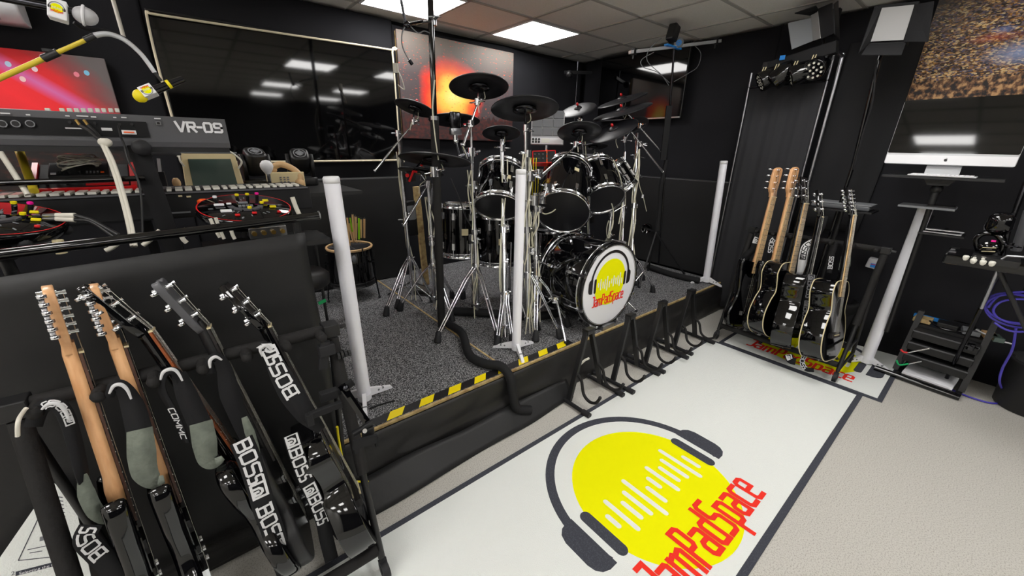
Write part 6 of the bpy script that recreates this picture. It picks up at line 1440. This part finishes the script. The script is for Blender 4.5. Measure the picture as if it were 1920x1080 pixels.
def txt(body, org, dx, dy, h, m_, parent, nm='lettering'):
    cu = bpy.data.curves.new('t', 'FONT'); cu.body = body; cu.size = 1; o = bpy.data.objects.new('t', cu); COL.objects.link(o)
    bpy.context.view_layer.update(); me = bpy.data.meshes.new_from_object(o.evaluated_get(bpy.context.evaluated_depsgraph_get())); bpy.data.objects.remove(o)
    b = MB(); b._a([V(org)+V(dx)*(v.co.x*h)+V(dy)*(v.co.y*h) for v in me.vertices], [tuple(p.vertices) for p in me.polygons]); return b.build(nm, m_, parent)
u0 = q_(36, 1077); e_ = q_(112, 1057); dd = (sp(*e_)-sp(*u0)).normalized(); du = n.cross(dd)
txt('Selecting the Input', sp(*u0, 2), dd, du, .0105, 'white', t)
u0 = q_(21, 1078); txt('2', sp(*u0, 2), dd, du, .014, 'print_grey', t)
# ================================================================= right side
# grey backdrop banner between two thin poles
X = 3.9
t = thing('backdrop_banner', 'dark grey cloth banner on thin silver poles behind the right guitar rack', 'banner', (X, 1.3, 0))
yl, yr = 1.585, 1.06
rr = []
for j in range(16):
    f = j/15; r = []
    for i in range(30): y_ = yl+(yr-yl)*i/29-.0; r.append(V((X+.006*math.sin(y_*40+f*2)+.004*math.sin(y_*90), y_, .05+f*1.96)))
    rr.append(r)
sheet(rr, 'cloth', 'drape_grey', '', '', parent=t)
for y_, zt in ((yl+.012, 2.13), (yr-.01, 2.25)): b = MB(); b.cyl((X, y_, .0), (X, y_, zt), .008); b.build('pole', 'steel', t)
b = MB(); b.cyl((X, yl+.02, 2.02), (X, yr-.02, 2.02), .008); b.build('top_rod', 'darkchrome', t)
for y_ in (yl, yr): b = MB(); b.box((X-.0, y_, .012), (.3, .04, .02)); b.build('foot', 'black', t)
# second dark cloth behind
rr = []
for j in range(12):
    f = j/11; r = []
    for i in range(24): y_ = 1.0+(.56-1.0)*i/23-.16*(1-f)*i/23*0; r.append(V((4.02+.006*math.sin(y_*30+f*3), y_+.06*(1-f), .92+f*1.35-.12*(1-f)*(i/23)*0)))
    rr.append(r)
sheet(rr, 'hanging_cloth', 'drape_dark', 'dark grey cloth hanging on the wall behind the tripod light stand', 'cloth')
# light bar with four par lights
xb = 3.7
a = P(1442, 128, x=xb); c = P(1570, 88, x=xb)
t = thing('par_light_bar', 'black light bar with four spotlights above the grey banner', 'light bar', a)
b = MB(); b.bar(a, c, .07, .08, (1, 0, 0)); b.build('bar', 'black_matte', t, bevel=.006)
p = P(1467, 108, x=xb-.05); b = MB(); b.box(p, (.002, .035, .03), Mx.Rotation(.0, 4, 'X')); b.build('teal_label', 'blue', t); 
for k, (px_, py_, dx, dy) in enumerate(((1438, 148, -.3, .45), (1462, 143, .25, .55), (1497, 138, .2, .7), (1531, 127, -.8, .25))):
    q = P(px_, py_, x=xb-.02); n_ = V(((-.55, .85, -.6), (-.1, .8, -.7), (-.4, .95, -.45), (-1, .05, -.5))[k]).normalized(); T = mtx(q, n_)
    pl = t
    b = MB(); b.lathe([(0, -.12), (.045, -.11), (.068, -.06), (.075, .045), (.07, .055), (.064, .047), (0, .047)], T, 24); h = b.build('lamp_head', 'black_gloss', pl)
    for i in range(14):
        rr_, aa = ((.02, i*1.57) if i < 4 else (.049, i*.628)); e = T @ V((rr_*math.cos(aa), rr_*math.sin(aa), .048)); b = MB(); b.cyl(e, e+n_*.004, .0075, n=8); b.build('lens', 'cable_white', h)
    b = MB(); b.bar(q+V((0, 0, .02)), q+V((0, .0, .12)), .012, .1, (1, 0, 0)); b.build('yoke', 'black', pl)
    b = MB()
    for s in (-1, 1): b.tube(smooth_pts([q+V((-.03, s*.008+.02, .08)), q+V((-.05, s*.008+.02, .03)), q+V((-.03, s*.008+.01, .0))], 4), .0035)
    b.build('cable', 'cream', pl)
b = MB(); m_ = a.lerp(c, .75); m_ = V((3.93, c.y+.02, c.z)); b.cyl((m_.x+.02, m_.y, .02), (m_.x+.02, m_.y, m_.z), .014); b.cyl((m_.x+.02, m_.y, m_.z-.02), (c.x, c.y+.02, c.z), .012); b.build('stand_pole', 'steel', t)
for f_ in ((3.75, m_.y-.2, .012), (3.78, m_.y+.2, .012), (4.05, m_.y-.05, .012)): b = MB(); b.tube([(m_.x+.02, m_.y, .35), f_], .01); b.build('stand_leg', 'black', t)
# barn door light left
def quadbox(b, pts, th):
    pts = [V(p) for p in pts]; n_ = (pts[1]-pts[0]).cross(pts[2]-pts[0]).normalized()*th; b.loft([[p for p in pts], [p+n_ for p in pts]], smooth=False)
def px4(x_, l): return [P(a_, c_, x=xx) for (a_, c_, xx) in l]
t = thing('panel_light', 'black panel light with barn doors turned sideways above the light bar', 'light', P(1530, 60, x=3.68))
b = MB(); quadbox(b, px4(0, [(1523, 28, 3.72), (1536, 22, 3.66), (1541, 71, 3.66), (1527, 76, 3.72)]), -.01); b.build('diffuser', 'diffuser', t)
b = MB(); quadbox(b, px4(0, [(1477, 44, 3.62), (1520, 34, 3.72), (1524, 77, 3.72), (1484, 93, 3.62)]), -.006); b.build('barn_door', 'grey', t)
b = MB(); quadbox(b, px4(0, [(1535, 16, 3.66), (1561, 5, 3.58), (1565, 62, 3.58), (1541, 73, 3.66)]), -.006); b.build('barn_door', 'black', t)
b = MB(); quadbox(b, px4(0, [(1562, 8, 3.6), (1570, 2, 3.7), (1573, 74, 3.7), (1564, 64, 3.6)]), -.006); b.build('barn_door', 'black', t)
b = MB(); quadbox(b, px4(0, [(1490, 24, 3.62), (1530, 10, 3.6), (1535, 18, 3.7), (1522, 28, 3.74)]), -.006); b.build('barn_door', 'black_matte', t)
p = P(1548, 45, x=3.76); b = MB(); b.box(p, (.05, .14, .16)); b.build('housing', 'black_matte', t); b = MB(); b.cyl(p-V((0, 0, .07)), P(1546, 90, x=3.74), .01); b.build('post', 'black', t)
# barn door light right with stand
t = thing('panel_light', 'square panel light with grey diffuser and open black doors left of the crowd poster', 'light', P(1650, 120, x=3.6))
b = MB(); quadbox(b, px4(0, [(1654, 15, 3.6), (1715, 9, 3.6), (1694, 75, 3.6), (1633, 78, 3.6)]), -.004); b.build('diffuser', 'diffuser', t)
b = MB(); quadbox(b, px4(0, [(1645, 10, 3.612), (1724, 2, 3.612), (1700, 84, 3.612), (1624, 86, 3.612)]), .05); b.build('housing', 'black_matte', t)
b = MB(); quadbox(b, px4(0, [(1640, 12, 3.6), (1654, 13, 3.598), (1632, 80, 3.598), (1610, 100, 3.5)]), -.005); b.build('barn_door', 'black_matte', t)
b = MB(); quadbox(b, px4(0, [(1716, 8, 3.6), (1752, 2, 3.5), (1741, 78, 3.5), (1696, 78, 3.6)]), -.005); b.build('barn_door', 'black_matte', t)
b = MB(); quadbox(b, px4(0, [(1628, 84, 3.6), (1698, 82, 3.6), (1690, 104, 3.5), (1615, 104, 3.5)]), -.005); b.build('barn_door', 'black_matte', t)
p0 = P(1648, 112, x=3.62); p1 = P(1598, 315, x=3.66)
b = MB(); b.tube([P(1660, 84, x=3.62), p0, p1, (p1.x, p1.y+.03, .3)], .012); b.build('stand_pole', 'black_gloss', t)
for f_ in fring((p1.x, p1.y+.03, .012), .3, .4): b = MB(); b.tube([(p1.x, p1.y+.03, .32), f_], .01); b.build('stand_leg', 'black', t)
cable([p0+V((-.02, .01, 0)), P(1636, 190, x=3.62), P(1618, 250, x=3.63), P(1600, 318, x=3.64)], .005, 'black_matte', 'black cable running down the light stand pole right of the banner')
# shelf with clear case at 1590,380
p = P(1580, 385, x=3.72); t = thing('clear_box', 'clear plastic box on a small shelf behind the right guitar heads', 'box', p)
b = MB(); b.box(p, (.2, .34, .035)); b.build('box', 'clear_plastic', t, bevel=.01)
b = MB(); b.box(p+V((0, 0, .02)), (.2, .35, .008)); b.build('lid', 'grey', t, bevel=.003)
t = thing('stand_shelf', 'small black shelf on the light stand holding the clear box', 'shelf', p-V((0, 0, .03))); b = MB(); b.box(p-V((0, 0, .026)), (.24, .38, .012)); b.build('board', 'black', t)
b = MB(); b.cyl(p-V((-.03, 0, .03)), (p.x+.03, p.y, .02), .016); b.build('column', 'black', t)
# wall box + cable
p = P(1641, 494, x=3.95); t = thing('grey_adapter', 'light grey boxy adapter hanging beside the right guitar rack', 'adapter', p)
b = MB(); b.box(p, (.06, .09, .075), Mx.Rotation(.1, 4, 'X')); b.build('body', 'light_grey', t, bevel=.006)
b = MB(); b.box(p+V((-.031, -.005, -.012)), (.003, .05, .03)); b.m = 1; b.box(p+V((-.0325, -.002, -.004)), (.003, .04, .005)); b.build('label', ['blue', 'red'], t)
b = MB(); b.tube(smooth_pts([P(1655, 490, x=3.93), P(1672, 500, x=3.93), P(1670, 530, x=3.94)], 5), .003); b.build('lead', 'black_matte', t)
b = MB(); b.box(p+V((.05, 0, 0)), (.06, .05, .05)); b.cyl(p+V((.08, 0, 0)), V((4.1, p.y, p.z)), .01); b.build('wall_bracket', 'black', t)
# black bin behind rack
p = P(1622, 640, z=.006); p = V((3.95, .62, .006)); b = MB(); b.lathe([(0, 0), (.13, 0), (.16, .36), (.15, .36), (.125, .02)], Mx.Translation(p), 24); o = thing('waste_bin', 'black lined bin behind the right guitar rack', 'bin', p); b.build('bucket', 'black_matte', o)
b = MB(); b.lathe([(.165, .3), (.172, .34), (.168, .375), (.15, .385), (.14, .34)], Mx.Translation(p), 24); b.build('liner', 'vinyl', o)

# ---------------------------------------------------------------- all-in-one computer on its stand
X = 3.58
bl, br_ = P(1660, 302, x=X), P(1897, 322, x=X); tl = P(1697, 190, x=X)
yc = (bl.y+br_.y)/2; zb = 1.452
t = thing('desktop_computer', 'all-in-one desktop computer with black screen and silver chin', 'computer', (X, yc, 1.37))
Wm = bl.y-br_.y+.01
TT = Mx.Translation((X, yc, zb)) @ Mx.Rotation(math.radians(5), 4, 'Y') 
b = MB(TT); b.prism(rrect(0, .19, Wm, .375, .012), Mx(((0, 0, 1, 0), (1, 0, 0, 0), (0, 1, 0, -.006), (0, 0, 0, 1))), 0, .012, .002); b.build('case', 'aluminium', t)
b = MB(TT); b.prism(rrect(0, .218, Wm-.004, .31, .008), Mx(((0, 0, 1, 0), (1, 0, 0, 0), (0, 1, 0, 0), (0, 0, 0, 1))), -.0015, .0); b.build('screen', 'screen', t)
b = MB(TT); b.box((-.0006, 0, .026), (.002, Wm-.006, .052)); b.build('chin', 'white', t)
# fruit mark on the chin
ap = spl([(0, -.62), (.22, -.7), (.42, -.55), (.58, -.2), (.45, -.0), (.42, .25), (.56, .45), (.3, .62), (.0, .52), (-.3, .62), (-.55, .4), (-.6, .0), (-.46, -.42), (-.24, -.68)], 3)
lf = spl([(.0, .66), (.03, .9), (.24, 1.05), (.24, .84), (.1, .7)], 3)
b = MB(TT); fill(b, ap, lambda u, v: V((-.0022, -u*.0125, .026+v*.0125))); fill(b, lf, lambda u, v: V((-.0022, -u*.0125, .026+v*.0125))); b.build('fruit_emblem', 'black', t)
b = MB(TT); b.box((.06, 0, -.02), (.01, .15, .1)); b.bar((.05, 0, -.06), (.06, 0, .1), .15, .008, (0, 1, 0)); b.box((.0, 0, -.062), (.16, .16, .005)); b.build('stand_foot', 'aluminium', t)
zs = zb-.066
t = thing('computer_shelf', 'black shelf under the computer on a bracket arm', 'shelf', (X, yc, zs-.03))
pa, pb = P(1668, 338, x=3.5), P(1862, 343, x=3.5)
b = MB(); b.box((3.54, yc-.01, zs-.008), (.26, .50, .012)); b.build('board', 'black', t)
q = P(1752, 365, x=3.55); b = MB(); b.prism([(-.07, 0), (.07, 0), (.045, -.04), (-.045, -.04)], Mx(((0, 1e-9, 1, 3.52), (1, 0, 0, q.y), (0, 1, 0, zs-.014), (0, 0, 0, 1))), 0, .08); b.ball((3.56, q.y, zs-.075), .03, 10); b.cyl((3.56, q.y, zs-.07), (3.56, q.y, 1.22), .02); b.build('clamp', 'black', t)
b = MB(); b.cyl((3.56, q.y, 1.24), (3.72, q.y-.01, .3), .014); b.cyl((3.60, q.y, 1.0), (3.98, q.y, 1.1), .012); b.build('column', 'black', t)
t2 = thing('computer_keyboard', 'white computer keyboard on the shelf below the screen', 'keyboard', (3.46, yc, zs+.004))
ka, kb = P(1700, 336, x=3.45), P(1828, 343, x=3.45)
b = MB(); b.box((3.47, (ka.y+kb.y)/2, zs+.005), (.115, ka.y-kb.y, .008)); b.build('base', 'aluminium', t2, bevel=.002)
for r_i in range(5):
    for c_i in range(14):
        b = MB(); b.box((3.424+.0215*r_i, kb.y+.012+(ka.y-kb.y-.024)*(c_i+.5)/14, zs+.0105), (.017, (ka.y-kb.y-.03)/14-.003, .004)); b.build('key', 'white', t2)
# lower flat shelf with tablet
pa, pb = P(1684, 390, x=3.55), P(1793, 390, x=3.55); zz = P(1740, 388, x=3.58).z
t = thing('small_shelf', 'grey flat shelf below the computer, behind the tube light top', 'shelf', (3.6, (pa.y+pb.y)/2, zz))
b = MB(); b.box((3.6, (pa.y+pb.y)/2, zz), (.2, pa.y-pb.y, .012)); b.build('board', 'grey', t)
b = MB(); b.box((3.6, (pa.y+pb.y)/2-.06, zz+.01), (.12, .12, .008)); b.build('tray_insert', 'black', t)
# papers on bracket
p = P(1768, 432, x=3.65); t = thing('paper_holder', 'black bracket shelf with white papers below the computer', 'shelf', p)
b = MB(); b.box(p-V((0, 0, .022)), (.16, .2, .01)); b.build('board', 'black', t)
b = MB(); b.box(p, (.15, .165, .006), Mx.Rotation(.15, 4, 'Z') @ Mx.Rotation(.1, 4, 'Y')); b.box(p+V((0, 0, -.01)), (.14, .17, .006)); b.build('papers', 'light_grey', t)
b = MB(); b.cyl(p+V((.05, .0, -.03)), V((4.0, p.y, p.z-.03)), .01); b.build('arm', 'black', t)

# ---------------------------------------------------------------- tray stand on the floor
t = thing('tray_stand', 'black metal floor stand stacked with black trays and cables', 'stand', (3.7, .0, 0))
f0, f1 = P(1640, 690, z=.02), P(1800, 746, z=.02)
b = MB(); b.cyl(f0, f1, .022, n=14); b.build('front_tube', 'black_gloss', t)
d = (f1-f0).normalized(); bk = V((d.y, -d.x, 0)) if V((d.y, -d.x, 0)).x > 0 else V((-d.y, d.x, 0))
Lf = (f1-f0).length
for s in (.28, .96): p = f0+d*Lf*s; b = MB(); b.bar(p, p+bk*.42+V((0, 0, 0)), .03, .03, (0, 0, 1)); b.build('floor_rail', 'black', t)
for s, zt in ((.22, .55), (.98, .62)):
    p = f0+d*Lf*s+bk*.06; b = MB(); b.bar(p+V((0, 0, .02)), p+bk*.12+V((0, 0, zt-.1)), .03, .02, d); b.build('upright', 'black', t)
    b = MB(); b.bar(p+bk*.34+V((0, 0, .02)), p+bk*.14+V((0, 0, zt-.1)), .02, .02, d); b.build('rear_upright', 'black', t)
for k, zz in enumerate((.13, .22, .31)):
    p = f0+d*Lf*.6+bk*.22+V((0, 0, zz)); T = mtx(p, (0, 0, 1), d)
    b = MB(); b.box(p, (Lf*.72, .30, .06), T); tr = b.build('tray', 'vinyl', t, bevel=.006)
    b = MB(); b.box(T @ V((0, -.152 if (T @ V((0, -.152, 0))).x < p.x else .152, .024)), (Lf*.72, .006, .008), T); b.build('tray_lip', 'panel_grey', tr)
def patch(pl, m2, lab):
    b = MB(); b.tube(smooth_pts([P(a_, c_, x=3.72) for a_, c_ in pl], 5), .005); tag(b.build('patch_cable', m2), lab, 'cable')
t3 = thing('patch_lead', 'black lead with red end and silver plug across the upper tray', 'cable', P(1715, 655, x=3.66))
b = MB(); b.tube([P(1702, 661, x=3.66), P(1743, 653, x=3.66)], .006); b.build('silver_plug', 'chrome', t3)
b = MB(); b.tube(smooth_pts([P(1689, 655, x=3.66), P(1694, 660, x=3.66), P(1702, 661, x=3.66)], 4), .006); b.build('red_end', 'red', t3)
t3 = thing('patch_lead', 'black lead with green end and silver plug across the lower tray', 'cable', P(1700, 682, x=3.66))
b = MB(); b.tube([P(1704, 682, x=3.64), P(1728, 677, x=3.64)], .006); b.build('silver_plug', 'chrome', t3)
b = MB(); b.tube(smooth_pts([P(1681, 675, x=3.64), P(1686, 684, x=3.64), P(1704, 682, x=3.64)], 4), .006); b.build('green_end', 'green', t3)
p = P(1710, 706, z=.03); b = MB(); b.box(f0+d*Lf*.6+bk*.15+V((0, 0, .022)), (Lf*.58, .22, .02), mtx((0, 0, 0), (0, 0, 1), d)); tag(b.build('white_box', 'white', bevel=.003), 'flat white box lying under the lowest black tray', 'box')
# pedals and boxes on top
t = thing('pedal_board', 'blue framed board with pedals and loose cables on top of the trays', 'pedal board', f0+d*Lf*.6+bk*.2+V((0, 0, .35)))
base = f0+d*Lf*.58+bk*.26+V((0, 0, .352)); T = mtx(base, (0, 0, 1), d)
b = MB(); b.box(base, (Lf*.72, .2, .02), T); b.build('board', 'black', t)
b = MB(); b.box(T @ V((-.1, .04, .03)), (.2, .03, .02), T); b.build('blue_frame', 'blue', t)
for k, (u, w_, m2) in enumerate(((-.14, .09, 'edge_wood'), (-.02, .1, 'black'), (.09, .08, 'grey'), (.17, .06, 'skin_wood'), (.2, .05, 'crt'))):
    b = MB(); b.box(T @ V((u, -.03+.02*(k % 2), .03)), (w_, .1, .03), T @ Mx.Rotation(.1*k, 4, 'Z')); b.build('pedal', m2, t, bevel=.004)
b = MB(); b.tube(smooth_pts([T @ V((-.1, -.1, .05)), T @ V((-.02, -.14, .03)), T @ V((.08, -.12, .05)), T @ V((.1, -.04, .07)), T @ V((.0, 0, .07))], 6), .005); b.build('loop_cable', 'black_gloss', t)
b = MB(); b.tube(smooth_pts([T @ V((.1, -.05, .06)), T @ V((.2, -.06, .03)), T @ V((.27, -.04, .02))], 5), .005); b.build('pale_cable', 'light_grey', t)
# small black speaker box
p = P(1812, 705, z=.0); t = thing('small_case', 'small black case standing on the floor between tray stand and bin', 'case', (p.x+.05, p.y, 0))
b = MB(); T = Mx.Translation((p.x+.06, p.y, .105)) @ Mx.Rotation(-.5, 4, 'Z') @ Mx.Rotation(.35, 4, 'X'); b.box((T @ V((0, 0, 0))), (.14, .13, .17), T); b.build('body', 'black_matte', t, bevel=.012)
for s in (-1, 1):
    b = MB(); b.cyl(T @ V((-.0, s*.05, -.1)), T @ V((-.0, s*.05, .1)), .012); b.build('rail', 'rubber', t)
b = MB(); b.box(V((p.x+.2, p.y-.08, .13)), (.02, .2, .14), Mx.Rotation(-.6, 4, 'Z')); tag(b.build('grey_sheet', 'grey'), 'grey flat sheet behind the small black case', 'sheet')
# right desk: black X stand with keyboard edge and knobs
X0 = 3.1
pk = [P(1808, 487, x=X0), P(1930, 500, x=X0)]
t = thing('black_controller', 'black music controller with cream round knobs at the right edge', 'controller', pk[0])
zc = P(1870, 495, x=X0).z
b = MB(); b.box((X0+.14, (pk[0].y-.28+pk[0].y)/2+.005, zc-.012), (.3, .42+.0, .05), Mx.Rotation(0, 4, 'Z')); b.build('case', 'black_gloss', t, bevel=.008)
for k, (a_, c_) in enumerate(((1812, 481), (1828, 482), (1844, 484), (1826, 487), (1844, 490), (1861, 492))):
    q = P(a_, c_, x=X0-.02 if k < 3 else X0-.05); b = MB(); T = mtx(q, (-.1, 0, 1)); b.lathe([(0, .006), (.009, .005), (.0125, .0), (.011, -.012), (.006, -.02)], T, 14)
    b.build('knob', 'keys_white', t)
b = MB(); b.box((X0+.04, pk[0].y-.1, zc+.012), (.14, .16, .03)); b.build('knob_block', 'black', t)
b = MB(); b.tube([P(1876, 488, x=X0), P(1888, 480, x=X0), P(1935, 483, x=X0)], .006); b.build('edge_rail', 'steel', t)
t = thing('controller_stand', 'slanted black and silver stand tubes under the right controller', 'stand', P(1830, 640, x=3.3))
p_top = P(1925, 340, x=3.25); p_bot = P(1772, 715, z=.02)
b = MB(); b.tube([p_top, P(1892, 425, x=3.22), P(1868, 520, x=3.3), p_bot], .011); b.build('slanted_tube', 'darkchrome', t)
b = MB(); b.tube([P(1872, 505, x=3.2), P(1840, 578, x=3.28)], .009); b.build('silver_tube', 'steel', t)
b = MB(); clampfn(P(1893, 460, x=3.2), .014, 61)(b); b.build('clamp', 'darkchrome', t); b = MB(); clampfn(P(1820, 650, x=3.45), .018, 62)(b); b.build('clamp', 'darkchrome', t)
b = MB(); b.tube([P(1872, 505, x=3.2), P(1990, 760, x=3.3)], .011); b.build('second_leg', 'black', t)
# headphones / camera lamp above controller
q = P(1862, 445, x=3.2); t = thing('dark_lamp', 'dark glossy lamp head with a bright reflection above the right controller', 'lamp', q)
b = MB(); b.lathe([(0, .07), (.03, .068), (.045, .05), (.05, .0), (.042, -.03), (0, -.03)], mtx(P(1872, 425, x=3.22), (-.3, 0, 1)), 24); b.build('head', 'black_gloss', t)
b = MB(); b.tube(smooth_pts([P(1835, 470, x=3.2), P(1830, 450, x=3.2), P(1845, 438, x=3.2), P(1868, 440, x=3.2), P(1880, 455, x=3.2), P(1878, 470, x=3.2)], 5), .012); b.build('headband', 'black_gloss', t)
b = MB(); b.lathe([(0, .02), (.03, .018), (.038, 0), (.03, -.02), (0, -.02)], mtx(P(1853, 465, x=3.18), (-1, 0, .2)), 20); b.build('ear_cup', 'black_gloss', t)
b = MB(); b.tube([P(1842, 464, x=3.15), P(1868, 465, x=3.15)], .0022); b.tube([P(1840, 471, x=3.15), P(1866, 472, x=3.15)], .0022); b.m = 1; b.box(P(1863, 452, x=3.15), (.01, .016, .008)); b.build('trim', ['cream', 'magenta'], t)
b = MB(); b.cyl(P(1860, 470, x=3.2), P(1862, 486, x=3.2), .02); b.build('neck', 'black', t)
# stands at far right edge
b = MB(); b.tube([P(1930, 395, x=3.4), P(1905, 470, x=3.42)], .02); tag(b.build('dark_tube', 'panel_grey'), 'short grey slanted tube at the right photo edge', 'tube')
# black bin and blue cable
pc = V((P(1852, 720, z=0).x-.0, -.50, 0)); pc = V((3.86, -.50, 0))
t = thing('round_bin', 'large round black bin at the right edge on the floor', 'bin', pc)
b = MB(); b.lathe([(0, 0), (.15, 0), (.16, .01), (.172, .3), (.178, .31), (.178, .325), (.165, .325), (.15, .02)], Mx.Translation(pc), 40); b.build('bucket', 'vinyl', t)
b = MB()
for k in range(7): a = k*.9; b.cyl(pc+V((.1*math.cos(a), .1*math.sin(a), .2)), pc+V((.16*math.cos(a+.5), .16*math.sin(a+.5), .31)), .012)
b.build('black_contents', 'black_matte', t)
b = MB(); b.tube(smooth_pts([pc+V((-.1, .1, .31)), pc+V((0, .06, .33)), pc+V((.1, -.05, .31))], 5), .006); b.build('brass_rod', 'gold', t)
pts = []
cc = P(1905, 588, x=3.35)
for k in range(36):
    a = k*.7; rr_ = 1+.2*math.sin(k*.7); pts.append(cc+V((.05*math.sin(k*.5), .10*math.cos(a)*rr_-.02*math.sin(k*.2), .085*math.sin(a)*rr_+.02*math.sin(k*.33))))
b = MB(); b.tube(smooth_pts(pts, 4), .0055, n=8)
tail = [P(1905, 615, x=3.35), P(1898, 655, x=3.4), P(1880, 690, x=3.5), P(1874, 715, x=3.55), P(1880, 735, z=.03), P(1878, 752, z=.008), P(1860, 756, z=.008), P(1820, 745, z=.008), P(1780, 728, z=.008), P(1772, 716, z=.008), P(1780, 708, z=.008)]
b.tube(smooth_pts(tail, 6), .0055, n=8); tag(b.build('blue_cable', 'cable_blue'), 'coiled violet-blue cable hanging at the right edge and trailing on the floor', 'cable')
b = MB(); b.tube([cc+V((.03, 0, .09)), cc+V((.2, 0, .13)), (4.09, cc.y, cc.z+.15)], .009); tag(b.build('wall_hook', 'black'), 'black wall hook holding the blue cable coil', 'hook')

# ---------------------------------------------------------------- clamps on the left rack's right end
def gadget(pl, y, lab):
    c = P(*pl[0], y=y); t = thing('phone_clamp', lab, 'clamp', c, 'black clamps on the left rack end'); return t, [P(a_, c_, y=y) for a_, c_ in pl]
t, q = gadget([(612, 655), (605, 690), (632, 668), (640, 668)], 1.26, 'upper black clamp with a ribbed round knob on the left rack end')
b = MB(); b.bar(q[0]+V((0, 0, .03)), q[1], .03, .02, (1, 0, 0)); b.box(q[0], (.05, .03, .04)); b.build('body', 'rubber', t, bevel=.004)
b = MB(); 
for k in range(4): p = q[2]+V((.012*k, 0, 0)); b.cyl(p, p+V((.008, 0, 0)), .014-.001*k, n=12)
b.build('ribbed_knob', 'black', t)
t, q = gadget([(632, 735), (600, 745), (662, 715), (675, 770), (690, 765)], 1.16, 'middle black clamp arm reaching over the stage edge tube light')
b = MB(); b.bar(q[1], q[0], .03, .025); b.bar(q[0], q[2], .022, .018); b.build('arm', 'black_matte', t, bevel=.003)
b = MB(); b.bar(P(640, 722, y=1.15), P(690, 795, y=1.1), .018, .014); b.build('brace', 'black_gloss', t)
b = MB(); b.ball(P(648, 728, y=1.14), .012, 10); b.build('ball_joint', 'darkchrome', t)
t, q = gadget([(690, 810), (662, 815), (700, 790), (668, 830), (705, 825)], 1.08, 'lower black swivel clamp with a chrome bolt on the left rack end')
b = MB(); b.box(q[0], (.035, .03, .04)); b.bar(q[1], q[2], .016, .016); b.build('swivel', 'black', t, bevel=.004)
b = MB(); b.bar(P(662, 835, y=1.05), P(706, 822, y=1.05), .03, .01); b.bar(P(706, 820, y=1.05), P(706, 836, y=1.05), .008, .01); b.bar(P(668, 832, y=1.05), P(668, 850, y=1.05), .008, .01); b.build('claw', 'black_matte', t)
b = MB(); b.cyl(P(684, 808, y=1.07), P(684, 808, y=1.05), .007); b.build('bolt', 'chrome', t)
t, q = gadget([(610, 770), (580, 780), (640, 757)], 1.12, 'black bracket bar across the right guitar at the left rack')
b = MB(); b.bar(q[1], q[2], .022, .016); b.box(q[1]+V((0, 0, -.012)), (.02, .02, .04)); b.build('bar', 'black_matte', t, bevel=.003)
cable([P(632, 800, y=1.3), P(636, 830, y=1.32), P(645, 870, y=1.33), P(660, 900, y=1.34), P(690, 903, y=1.36)], .0045, 'yellow', 'yellow cable hanging behind the left rack end')
# ties on racks
cable([P(33, 818, y=1.2), P(34, 790, y=1.2), P(44, 772, y=1.24), P(50, 765, y=1.25)], .004, 'cable_white', 'white cord tied to the left end of the front rack')
# tape on left of cable at skirt
b = MB(); b.tube(smooth_pts([P(1086, 685, y=1.44), P(1096, 676, y=1.44), P(1104, 672, y=1.44)], 4), .008); tag(b.build('white_plug', 'cable_white'), 'white cable end poking out behind the nearest guitar stand', 'cable')
